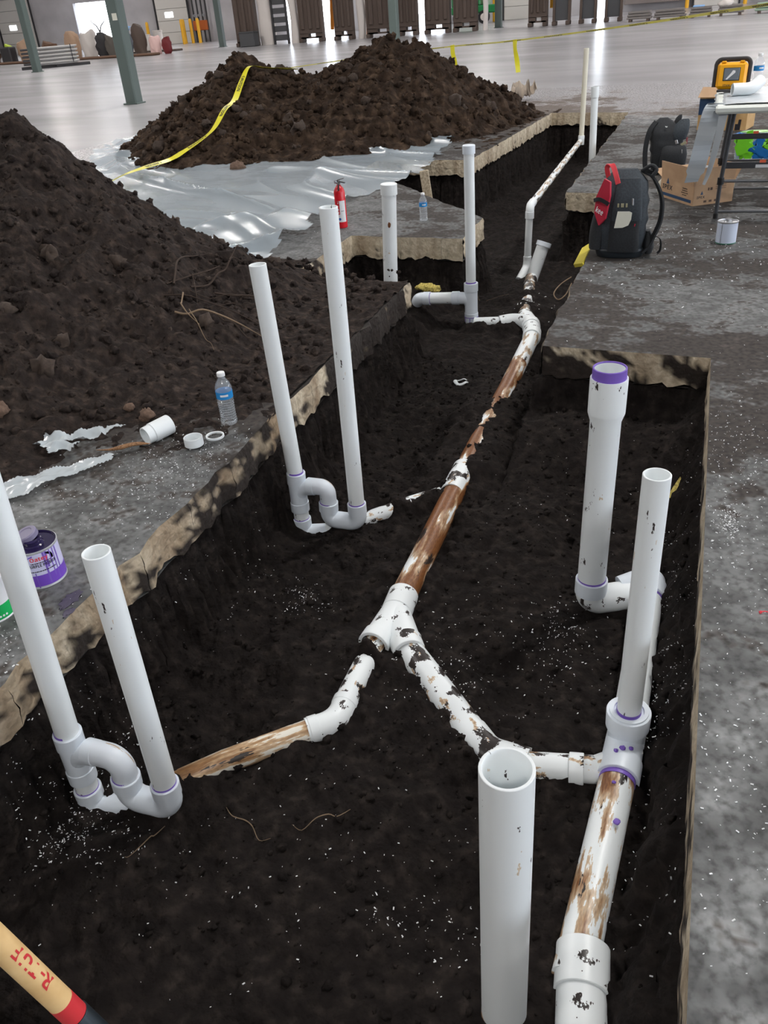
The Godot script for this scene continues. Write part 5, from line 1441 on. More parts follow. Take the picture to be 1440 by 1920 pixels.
func make_boxes() -> void:
	# open carton: local +x runs along the long side, +z faces out of the long side
	var corner := Vector3(-0.028, 0, -6.204)
	var to_left := Vector3(-0.231, 0, -0.343).normalized()
	var to_right := Vector3(0.343, 0, -0.231).normalized()
	var L := 0.41
	var D := 0.30
	var h := 0.125
	var t := 0.004
	var o := thing("cardboard_box", "open brown cardboard box printed IPEX with raised flaps", "cardboard box", corner)
	var mid := to_left * L / 2 + to_right * D / 2
	var bl := Basis(-to_left, Vector3.UP, -to_right)     # long face: outward is -to_right
	var br := Basis(to_right, Vector3.UP, -to_left)
	part("bottom", MB.new().box(mid + Vector3(0, 0.003, 0), Vector3(L, t, D), bl), M.card, o)
	part("long_side", MB.new().box(to_left * L / 2 + Vector3(0, h / 2, 0), Vector3(L, h, t), bl), M.card, o)
	part("long_side", MB.new().box(to_left * L / 2 + to_right * D + Vector3(0, h / 2, 0), Vector3(L, h, t), bl), M.card, o)
	part("short_side", MB.new().box(to_right * D / 2 + Vector3(0, h / 2, 0), Vector3(D, h, t), br), M.card, o)
	part("short_side", MB.new().box(to_right * D / 2 + to_left * L + Vector3(0, h / 2, 0), Vector3(D, h, t), br), M.card, o)
	var fl := 0.115
	var tilt := Basis(Vector3.RIGHT, 0.10)
	part("flap", MB.new().box(Vector3(0, fl / 2, 0), Vector3(L - 0.01, fl, t)), M.card, o).transform = Transform3D(bl * tilt, to_left * L / 2 + Vector3(0, h, 0))
	part("flap", MB.new().box(Vector3(0, fl / 2, 0), Vector3(D - 0.01, fl, t)), M.card, o).transform = Transform3D(br * Basis(Vector3.RIGHT, 0.12), to_right * D / 2 + Vector3(0, h, 0))
	part("flap", MB.new().box(Vector3(0, fl / 2, 0), Vector3(D - 0.01, fl, t)), M.card, o).transform = Transform3D(br * Basis(Vector3.RIGHT, -1.2), to_right * D / 2 + to_left * L + Vector3(0, h, 0))
	part("flap", MB.new().box(Vector3(0, fl / 2, 0), Vector3(L - 0.01, fl, t)), M.card, o).transform = Transform3D(bl * Basis(Vector3.RIGHT, -0.5), to_left * L / 2 + to_right * D + Vector3(0, h, 0))
	var fx := Transform3D(bl, to_left * L / 2 - to_right * 0.0028)
	panel_at(o, words("IPEX", 0.125, 0.030, 0.0).moved(Vector3(-0.115, 0.076, 0)), fx, M.ink, "print")
	panel_at(o, patch(0.37, 0.020, 1).moved(Vector3(0.0, 0.026, 0)), fx, M.navy, "stripe")
	var drop := MB.new().slab(PackedVector2Array([Vector2(0, 0.04), Vector2(0.018, 0.0), Vector2(-0.018, 0.0)]), 0.0006)
	panel_at(o, drop, Transform3D(bl, to_left * L / 2 - to_right * 0.003 + Vector3(0, 0.098, 0) - bl.x * 0.115), M.navy, "emblem")
	for k in 4: panel_at(o, print_line([0.06, 0.065, 0.08, 0.05][k], 0.008, 0.0).moved(Vector3(0.10, 0.098 - k * 0.014, 0)), fx, M.ink, "print")
	var sx := Transform3D(br, to_right * D / 2 - to_left * 0.0028)
	panel_at(o, words("IPEX", 0.06, 0.016, 0.0).moved(Vector3(-0.095, 0.052, 0)), sx, M.ink, "print")
	panel_at(o, MB.new().slab(PackedVector2Array([Vector2(0, 0.025), Vector2(0.010, 0.0), Vector2(-0.010, 0.0)]), 0.0006).moved(Vector3(-0.09, 0.068, 0)), sx, M.navy, "emblem")
	for k in 3: panel_at(o, patch(0.022, 0.014, 1).moved(Vector3(-0.06 + k * 0.04, 0.022, 0)), sx, M.ink_soft, "mark")
	panel_at(o, print_line(0.035, 0.022, 0.0).moved(Vector3(-0.03, 0.10, 0)), sx, M.ink_soft, "print")
	for k in 3: panel_at(o, print_line(0.08, 0.006, 0.0).moved(Vector3(0.05, 0.12 - k * 0.012, 0)), sx, M.ink_soft, "print")
	# fittings in and behind it
	var inn := corner + mid
	var e := single("pipe_elbow", MB.new().tube(fillet([Vector3(-0.04, 0.05, 0.0), Vector3(0.0, 0.19, 0.0), Vector3(0.07, 0.14, 0.03)], 0.06), [Vector2(0.03, 0.03), Vector2(0, 0.03), Vector2(0, 0.036), Vector2(0.18, 0.036), Vector2(0.18, 0.03), Vector2(0.14, 0.03)], 28), M.pvc, "white pipe elbow standing inside the open IPEX carton".replace("IPEX ", "cardboard "), "pipe fitting", inn + Vector3(0.03, 0.005, -0.02))
	e.rotation.y = 0.4
	single("pipe_elbow", MB.new().tube(fillet([Vector3(0.0, 0.0, 0.0), Vector3(-0.02, 0.06, 0.0), Vector3(0.05, 0.10, 0.02)], 0.04), [Vector2(0, 0.0), Vector2(0, 0.036), Vector2(0.13, 0.036), Vector2(0.13, 0.03), Vector2(0.09, 0.03)], 28), M.pvc_cream, "cream pipe elbow poking out at the side of the open carton", "pipe fitting", corner + to_left * (L + 0.06) + to_right * 0.06 + Vector3(0, 0.002, 0))
	single("pipe_offcut", MB.new().tube(PackedVector3Array([Vector3(-0.12, 0.057, 0), Vector3(0.06, 0.057, 0.0)]), [Vector2(0.05, 0.05), Vector2(0, 0.05), Vector2(0, 0.0565), Vector2(0.18, 0.0565), Vector2(0.181, 0.054), Vector2(0.181, 0.05), Vector2(0.05, 0.05)], 32), M.pvc_cream, "short thick cream pipe offcut lying behind the table leg", "pipe offcut", Vector3(0.17, 0, -6.68), -0.15)
	# tall carton with a dark blue band
	var b := thing("cardboard_box", "tall brown carton with a navy blue band behind the table", "cardboard box", Vector3(0.14, 0, -9.58))
	var bb := Basis(Vector3.UP, -0.26)
	b.basis = bb
	part("body", MB.new().box(Vector3(0, 0.17, -0.15), Vector3(0.47, 0.34, 0.32), Basis.IDENTITY, 0.003), M.card2, b)
	part("flap", MB.new().box(Vector3(0, 0.345, 0.035), Vector3(0.46, 0.004, 0.16), Basis(Vector3.RIGHT, 0.5)), M.card, b)
	part("blue_band", MB.new().slab(PackedVector2Array([Vector2(-0.234, 0.14), Vector2(0.1, 0.14), Vector2(0.234, 0.175), Vector2(0.234, 0.285), Vector2(-0.234, 0.285)]), 0.001, Transform3D(Basis.IDENTITY, Vector3(0, 0, 0.0108))), M.navy, b)
	part("mark", MB.new().slab(PackedVector2Array([Vector2(-0.215, 0.005), Vector2(-0.165, 0.005), Vector2(-0.165, 0.07), Vector2(-0.2, 0.07)]), 0.001, Transform3D(Basis.IDENTITY, Vector3(0, 0, 0.0108))), M.ink, b)
	part("mark", MB.new().slab(PackedVector2Array([Vector2(0.13, 0.005), Vector2(0.18, 0.005), Vector2(0.185, 0.10), Vector2(0.16, 0.10), Vector2(0.155, 0.06), Vector2(0.13, 0.06)]), 0.001, Transform3D(Basis.IDENTITY, Vector3(0, 0, 0.0108))), M.ink, b)
	part("print", print_line(0.09, 0.016, 0.0).moved(Vector3(-0.10, 0.10, 0.0115)), M.ink_soft, b)
	part("print", print_line(0.10, 0.012, 0.0).moved(Vector3(-0.10, 0.075, 0.0115)), M.ink_soft, b)

func make_table() -> void:
	var o := thing("folding_table", "white-topped folding table on a dark steel leg frame", "table", Vector3(0.65, 0, -6.2))
	var top := 0.665
	part("tabletop", MB.new().box(Vector3(0, top - 0.022, 0.0), Vector3(1.22, 0.044, 0.95), Basis.IDENTITY, 0.012), M.table_white, o)
	var rr := 0.0125
	for z in [0.34, -0.36]:
		for x in [-0.53, 0.53]:
			part("leg", MB.new().tube(fillet([Vector3(x, 0.0, z), Vector3(x + 0.002, 0.2, z), Vector3(x + 0.03, top - 0.05, z)], 0.1), [Vector2(0, 0), Vector2(0, rr), Vector2(0.62, rr)], 14), M.leg_grey, o)
			part("foot", MB.new().lathe([Vector2(0, 0), Vector2(0, rr + 0.003), Vector2(0.03, rr + 0.003), Vector2(0.03, rr)], 14, Vector3(x, 0, z)), M.black, o)
		part("foot_bar", MB.new().tube(PackedVector3Array([Vector3(-0.53, 0.045, z), Vector3(0.53, 0.045, z)]), [Vector2(0, 0.009), Vector2(1.06, 0.009)], 12), M.leg_steel, o)
		part("brace_bar", MB.new().tube(PackedVector3Array([Vector3(-0.52, 0.225, z), Vector3(0.52, 0.225, z)]), [Vector2(0, 0.009), Vector2(1.04, 0.009)], 12), M.leg_steel, o)
		part("clamp", MB.new().lathe([Vector2(-0.02, 0.0), Vector2(-0.02, 0.02), Vector2(0.02, 0.02), Vector2(0.02, 0)], 14, Vector3(-0.527, 0.225, z)), M.black, o)
	# flat rails of the folded frame below the top
	part("flat_rail", MB.new().box(Vector3(0.0, 0.31, 0.30), Vector3(1.04, 0.036, 0.02), Basis.IDENTITY, 0.003), M.leg_grey, o)
	part("flat_rail", MB.new().box(Vector3(0.0, 0.465, 0.24), Vector3(1.04, 0.030, 0.02), Basis.IDENTITY, 0.003), M.leg_grey, o)
	part("sticker", MB.new().box(Vector3(-0.30, 0.305, 0.3115), Vector3(0.075, 0.018, 0.002)), M.label_white, o)
	part("orange_tag", MB.new().box(Vector3(-0.30, 0.333, 0.311), Vector3(0.035, 0.016, 0.004)), M.orange_tag, o)
	part("orange_tag", MB.new().box(Vector3(-0.36, 0.488, 0.25), Vector3(0.030, 0.014, 0.004)), M.orange_tag, o)
	# plastic cloth thrown over its corner
	var mb := MB.new()
	var base := Vector3(0.65, 0, -6.2)
	var nx := 14
	var nz := 26
	var grid: Array = []
	for j in nz + 1:
		for i in nx + 1:
			var u := float(i) / nx
			var v := float(j) / nz
			var x := lerpf(-0.64, 0.5, u)
			var z := lerpf(-0.40, 0.44, v)
			var y := top + 0.004 + 0.006 * soft.get_noise_2d(x * 5.0, z * 5.0) + 0.004
			grid.append(Vector3(x, y, z))
	# left overhang folds down
	for j in nz + 1:
		for i in nx + 1:
			var p: Vector3 = grid[j * (nx + 1) + i]
			if p.x < -0.612:
				p = Vector3(-0.618 - 0.004 * sin(p.z * 30.0), top - 0.03, p.z)
			grid[j * (nx + 1) + i] = p
	for j in nz:
		for i in nx:
			var a: Vector3 = grid[j * (nx + 1) + i]
			var b: Vector3 = grid[j * (nx + 1) + i + 1]
			var c: Vector3 = grid[(j + 1) * (nx + 1) + i]
			var d: Vector3 = grid[(j + 1) * (nx + 1) + i + 1]
			mb.flat(a, b, c, Vector3.UP); mb.flat(b, d, c, Vector3.UP)
	# the long tail hanging off the near left corner
	var tail := spline([Vector3(-0.60, top + 0.005, 0.36), Vector3(-0.628, top - 0.03, 0.40), Vector3(-0.65, 0.50, 0.42), Vector3(-0.675, 0.34, 0.43), Vector3(-0.70, 0.235, 0.42)], 6)
	var tw := PackedVector3Array()
	for k in tail.size(): tw.append(Vector3(0.052, 0.0, 0.03 * sin(k * 0.7)) * (1.0 if k < tail.size() - 4 else 0.75))
	mb.strip(tail, tw, 0.0015)
	var tail2 := spline([Vector3(-0.56, top - 0.01, 0.44), Vector3(-0.575, 0.5, 0.455), Vector3(-0.60, 0.32, 0.45), Vector3(-0.625, 0.225, 0.45)], 6)
	tw = PackedVector3Array()
	for k in tail2.size(): tw.append(Vector3(0.026 * (1.0 - 0.75 * k / tail2.size()), 0, 0.01))
	mb.strip(tail2, tw, 0.0015)
	single("plastic_cloth", mb, M.cloth_grey, "grey plastic sheet thrown over the table, its corner hanging down", "plastic sheet", base)
	# work light
	var w := thing("work_light", "yellow square work light with a black carrying frame on the table", "work light", Vector3(0.115, top + 0.012, -6.36), -0.10)
	w.scale = Vector3(0.9, 0.92, 0.9)
	var tb := Basis(Vector3.RIGHT, -0.16)
	part("housing", MB.new().box(tb * Vector3(0, 0.098, 0), Vector3(0.20, 0.165, 0.06), tb, 0.018), M.light_yellow, w)
	var rec := part("recess", MB.new().box(tb * Vector3(0, 0.104, 0.0295), Vector3(0.112, 0.082, 0.004), tb, 0.002), M.black, w)
	part("lens", MB.new().box(tb * Vector3(0, 0.104, 0.0325), Vector3(0.100, 0.072, 0.003), tb, 0.001), M.lens, rec)
	part("lens_shape", MB.new().slab(PackedVector2Array([Vector2(-0.04, -0.03), Vector2(-0.03, -0.032), Vector2(0.02, 0.01), Vector2(0.018, 0.022), Vector2(0.002, 0.024), Vector2(-0.008, 0.008)]), 0.001, Transform3D(tb, tb * Vector3(0.004, 0.104, 0.0345))), M.white, rec)  # irregular slanting white shape laid over the front of the lens
	part("carry_frame", MB.new().tube(fillet([tb * Vector3(-0.112, 0.03, -0.01), tb * Vector3(-0.112, 0.20, -0.01), tb * Vector3(0.112, 0.20, -0.01), tb * Vector3(0.112, 0.03, -0.01)], 0.035), [Vector2(0, 0.0), Vector2(0, 0.012), Vector2(0.53, 0.012), Vector2(0.53, 0)], 16, 0.3, Vector2(1.0, 1.3)), M.frame_dark, w)
	part("foot", MB.new().box(Vector3(0, 0.008, 0.0), Vector3(0.17, 0.016, 0.09), Basis.IDENTITY, 0.004), M.frame_dark, w)
	part("print", words("STANLEY", 0.075, 0.014, 0.0), M.ink, w).transform = Transform3D(tb, tb * Vector3(-0.012, 0.036, 0.0308))
	part("emblem", patch(0.014, 0.012, 1), M.ink, w).transform = Transform3D(tb, tb * Vector3(0.046, 0.036, 0.0308))
	for s in [-1, 1]: part("hinge", MB.new().box(tb * Vector3(s * 0.06, 0.182, 0.005), Vector3(0.03, 0.012, 0.04), tb, 0.003), M.light_yellow, w)
	water_bottle(Vector3(0.272, top + 0.012, -6.40), "clear water bottle with blue band on the table beside the work light", 1.0)
	var e := thing("pipe_elbow", "white curved pipe elbow lying on the table before the bottle", "pipe fitting", Vector3(0.205, top + 0.045, -6.15), 0.25)
	part("bend", MB.new().tube(fillet([Vector3(-0.085, 0, 0.01), Vector3(0.03, -0.002, 0.01), Vector3(0.085, 0.03, -0.04)], 0.1), [Vector2(0.03, 0.030), Vector2(0.0, 0.030), Vector2(0.0, 0.036), Vector2(0.205, 0.036), Vector2(0.205, 0.03), Vector2(0.17, 0.03)], 30), M.pvc, e)

func make_water_pack() -> void:
	var o := thing("water_pack", "shrink-wrapped pack of water bottles in green and blue film", "bottle pack", Vector3(0.52, 0, -8.05))
	for k in 8:
		for j in 2:
			var p := Vector3(-0.235 + k * 0.066, 0, 0.06 - j * 0.066)
			part("bottle", MB.new().lathe([Vector2(0.002, 0.0), Vector2(0.002, 0.030), Vector2(0.15, 0.030), Vector2(0.18, 0.013), Vector2(0.20, 0.013), Vector2(0.20, 0)], 14, p), M.clear_blue, o)
	part("film_wrapper", MB.new().loft([[0.0, 0.27, 0.10, 6.0, 0, 0.03], [0.01, 0.275, 0.105, 6.0, 0, 0.03], [0.15, 0.275, 0.105, 5.0, 0, 0.03], [0.195, 0.262, 0.09, 5.0, 0, 0.03], [0.205, 0.24, 0.07, 5.0, 0, 0.03]], 40), M.film_clear, o)
	for s in [[-0.2, 0.10, 0.09, 0.13, "g"], [-0.08, 0.07, 0.1, 0.09, "b"], [0.04, 0.10, 0.10, 0.12, "g"], [0.16, 0.08, 0.1, 0.1, "b"]]:
		part("green_print" if s[4] == "g" else "blue_print", MB.new().lump(Vector3(s[0], s[1], 0.1355), Vector3(s[2] * 0.8, s[3] * 0.62, 0.003), rough, 1.5, s[0] * 20.0, 8, 16), M.green_film if s[4] == "g" else M.blue_film, o)
	part("green_print", MB.new().lump(Vector3(-0.1, 0.205, 0.04), Vector3(0.13, 0.004, 0.06), rough, 0.7, 3.0, 8, 16), M.green_film, o)
	part("blue_print", MB.new().lump(Vector3(-0.25, 0.18, 0.08), Vector3(0.05, 0.02, 0.05), rough, 0.7, 5.0, 8, 16), M.blue_film, o)

# ---------------------------------------------------------------- plastic sheet and tape
func make_sheet() -> void:
	var poly := PackedVector2Array([Vector2(-7.3, -10.1), Vector2(-6.9, -10.5), Vector2(-3.4, -9.4), Vector2(-2.55, -9.6), Vector2(-2.35, -7.65), Vector2(-2.36, -7.05), Vector2(-2.62, -6.3), Vector2(-2.45, -5.2), Vector2(-2.6, -4.62), Vector2(-2.95, -4.7), Vector2(-3.9, -5.2), Vector2(-5.6, -7.2), Vector2(-6.6, -8.5)])
	var mb := MB.new()
	var xs := steps(-7.4, -2.3, 0.03)
	var zs := steps(-4.55, -10.6, 0.03)
	var hs := PackedFloat32Array()
	var fold := FastNoiseLite.new()
	fold.seed = 77
	fold.frequency = 1.0
	fold.fractal_octaves = 2
	for z in zs:
		for x in xs:
			var p := Vector2(x, z)
			var ed := fold.get_noise_2d(x * 3.0, z * 3.0) * 0.07
			if not Geometry2D.is_point_in_polygon(p + Vector2(ed, ed * 0.7), poly):
				hs.append(-9.0)
				continue
			# wrinkles fan out from the heap towards the notch
			var u := (x + 4.5) * 0.83 + (z + 7.0) * 0.55
			var v := -(x + 4.5) * 0.55 + (z + 7.0) * 0.83
			var y := 0.006
			var r1 := 1.0 - absf(fold.get_noise_2d(v * 0.55, u * 0.12)) * 2.0
			y += 0.05 * pow(maxf(r1, 0.0), 5.0)
			var r2 := 1.0 - absf(fold.get_noise_2d(v * 0.8 + 20.0, u * 0.2 + 5.0)) * 2.2
			y += 0.025 * pow(maxf(r2, 0.0), 4.0)
			y += 0.008 * fold.get_noise_2d(v * 1.6 + 7.0, u * 0.5)
			if x > -3.4 and z > -5.9: y += 0.05 * maxf(0.0, 1.0 - absf(fold.get_noise_2d(x * 0.7 + 3.0, z * 0.7)) * 2.5)
			if x < -5.8: y += 0.08 * absf(fold.get_noise_2d(x * 1.2, z * 1.2 + 9.0))
			hs.append(y)
	single("plastic_sheet", field(xs, zs, hs, -8.0, Vector3(-4.5, 0, -7.2)), M.sheet, "wrinkled clear plastic sheet spread on the slab under the soil heap", "plastic sheet", Vector3(-4.5, 0, -7.2))
	# a crumpled end of it on the far side of the heap
	single("plastic_scrap", crumple(PackedVector2Array([Vector2(-0.1, 0.1), Vector2(-0.05, -0.3), Vector2(0.1, -0.5), Vector2(0.35, -0.45), Vector2(0.3, -0.2), Vector2(0.12, 0.05), Vector2(0.02, 0.3)]), 0.22, 5.0, 0.02), M.scrap_cream, "bunched pale plastic scrap behind the far trench corner", "plastic scrap", Vector3(-2.62, 0.0, -12.55))

func tape_strip(called: String, label: String, pts: Array, half: float, twist: Callable, group := "", letter := true) -> void:
	var c := spline(pts, 8)
	var o := thing(called, label, "tape", Vector3(c[0].x, 0, c[0].z), 0.0, group)
	var w := PackedVector3Array()
	for k in c.size():
		var t := (c[mini(k + 1, c.size() - 1)] - c[maxi(k - 1, 0)]).normalized()
		var d: Vector3 = twist.call(float(k) / (c.size() - 1))
		w.append((d - t * d.dot(t)).normalized() * half)
	var q := PackedVector3Array()
	for p in c: q.append(p - o.position)
	part("ribbon", MB.new().strip(q, w, 0.0008), M.tape, o)
	if not letter: return
	var L := length_of(c)
	var s := 0.15
	while s < L - 0.35:
		var tx := words("CAUTION", 0.26, half * 1.1, 0.0)
		for k in tx.P.size():
			var p := tx.P[k]
			var at := s + 0.15 + p.x
			var j := 0
			var acc := 0.0
			while j < q.size() - 2 and acc + q[j].distance_to(q[j + 1]) < at:
				acc += q[j].distance_to(q[j + 1])
				j += 1
			var f := (at - acc) / maxf(q[j].distance_to(q[j + 1]), 1e-5)
			var ww := w[j].lerp(w[j + 1], clampf(f, 0, 1))
			var nn := (q[j + 1] - q[j]).cross(ww).normalized()
			var way := 1.0
			if nn.dot(Vector3(0, 1.33, 0) - c[j]) < 0.0:
				nn = -nn
				way = -1.0
			tx.P[k] = q[j].lerp(q[j + 1], f) + ww * (p.y / half) * way + nn * 0.003
			tx.N[k] = nn
		part("lettering", tx, M.ink, o)
		s += 0.62

func make_tape() -> void:
	var flat := [[-4.55, -10.0], [-4.774, -9.885], [-4.864, -9.723], [-4.975, -9.603], [-4.974, -9.374], [-4.936, -9.064], [-4.901, -8.769], [-4.896, -8.479], [-4.933, -8.289], [-5.038, -8.051], [-5.169, -7.935], [-5.209, -7.585], [-5.19, -7.15], [-5.1, -6.8]]
	var pts: Array = []
	for p in flat: pts.append(Vector3(p[0], maxf(back_y(p[0], p[1]), 0.03) + 0.06, p[1]))
	tape_strip("caution_tape", "slack yellow caution tape draped down the two-peaked soil heap", pts, 0.034, func(f: float) -> Vector3: return Vector3(1, 0.3 * sin(f * 14.0), 0.25 + 0.5 * sin(f * 9.0)))
	var lp := [Vector3(1.6, 1.12, -10.2), Vector3(0.797, 1.032, -11.463), Vector3(0.505, 0.984, -11.946), Vector3(-0.982, 0.827, -13.148), Vector3(-2.741, 0.705, -13.635), Vector3(-3.737, 0.671, -13.85), Vector3(-5.033, 0.604, -13.926), Vector3(-6.6, 0.5, -13.9)]
	tape_strip("caution_tape", "long yellow caution tape strung across behind the far trench", lp, 0.034, func(f: float) -> Vector3: return Vector3(0, 0.5 - 0.3 * f, 1))
	tape_strip("caution_tape", "yellow tape tail hanging from the knot above the open floor", [Vector3(-2.741, 0.72, -13.62), Vector3(-2.735, 0.60, -13.60), Vector3(-2.70, 0.45, -13.58), Vector3(-2.68, 0.30, -13.57)], 0.034, func(f: float) -> Vector3: return Vector3(1, 0, 0.6 * sin(f * 5.0)), "", false)
	tape_strip("caution_tape", "yellow tape tail hanging behind the peak of the soil heap", [Vector3(-3.73, 0.69, -13.83), Vector3(-3.72, 0.58, -13.81), Vector3(-3.69, 0.48, -13.8), Vector3(-3.67, 0.36, -13.79)], 0.036, func(f: float) -> Vector3: return Vector3(1, 0, 0.3), "", false)

# ---------------------------------------------------------------- the building
func wall_x(called: String, z: float, x0: float, x1: float, h: float, holes: Array, m: Material) -> void:   # holes: x0, x1, sill, head
	var mb := MB.new()
	var x := x0
	for o in holes:
		if o[0] > x: mb.box(Vector3((x + o[0]) / 2, h / 2, z), Vector3(o[0] - x, h, 0.3))
		mb.box(Vector3((o[0] + o[1]) / 2, (h + o[3]) / 2, z), Vector3(o[1] - o[0], h - o[3], 0.3))
		if o[2] > 0.0: mb.box(Vector3((o[0] + o[1]) / 2, o[2] / 2, z), Vector3(o[1] - o[0], o[2], 0.3))
		x = o[1]
	mb.box(Vector3((x + x1) / 2, h / 2, z), Vector3(x1 - x, h, 0.3))
	struct(called, mb, m)

func wall_z(called: String, x: float, z0: float, z1: float, h: float, holes: Array, m: Material) -> void:
	var mb := MB.new()
	var z := z0
	for o in holes:
		mb.box(Vector3(x, h / 2, (z + o[0]) / 2), Vector3(0.3, h, o[0] - z))
		mb.box(Vector3(x, (h + o[2]) / 2, (o[0] + o[1]) / 2), Vector3(0.3, h - o[2], o[1] - o[0]))
		z = o[1]
	mb.box(Vector3(x, h / 2, (z + z1) / 2), Vector3(0.3, h, z1 - z))
	struct(called, mb, m)

func dock_door(n: int, x0: float, x1: float, win: bool) -> void:
	var o := Node3D.new()
	o.name = "door_%d" % n
	o.set_meta("kind", "structure")
	add_child(o)
	o.position = Vector3((x0 + x1) / 2, 0, -49.8)
	var w := x1 - x0
	for k in 5:
		part("door_panel", MB.new().box(Vector3(0, 0.30 + k * 0.6, 0), Vector3(w, 0.585, 0.06), Basis.IDENTITY, 0.01), M.door_white, o)
	for s in [-1.0, 1.0]: part("track", MB.new().box(Vector3(s * (w / 2 + 0.06), 1.5, 0.03), Vector3(0.08, 3.0, 0.08)), M.frame_dark, o)
	if win: part("pane", MB.new().box(Vector3(-w * 0.1, 1.5, 0.035), Vector3(0.55, 0.28, 0.02)), M.lit_pane, o, "bright daylit window pane")

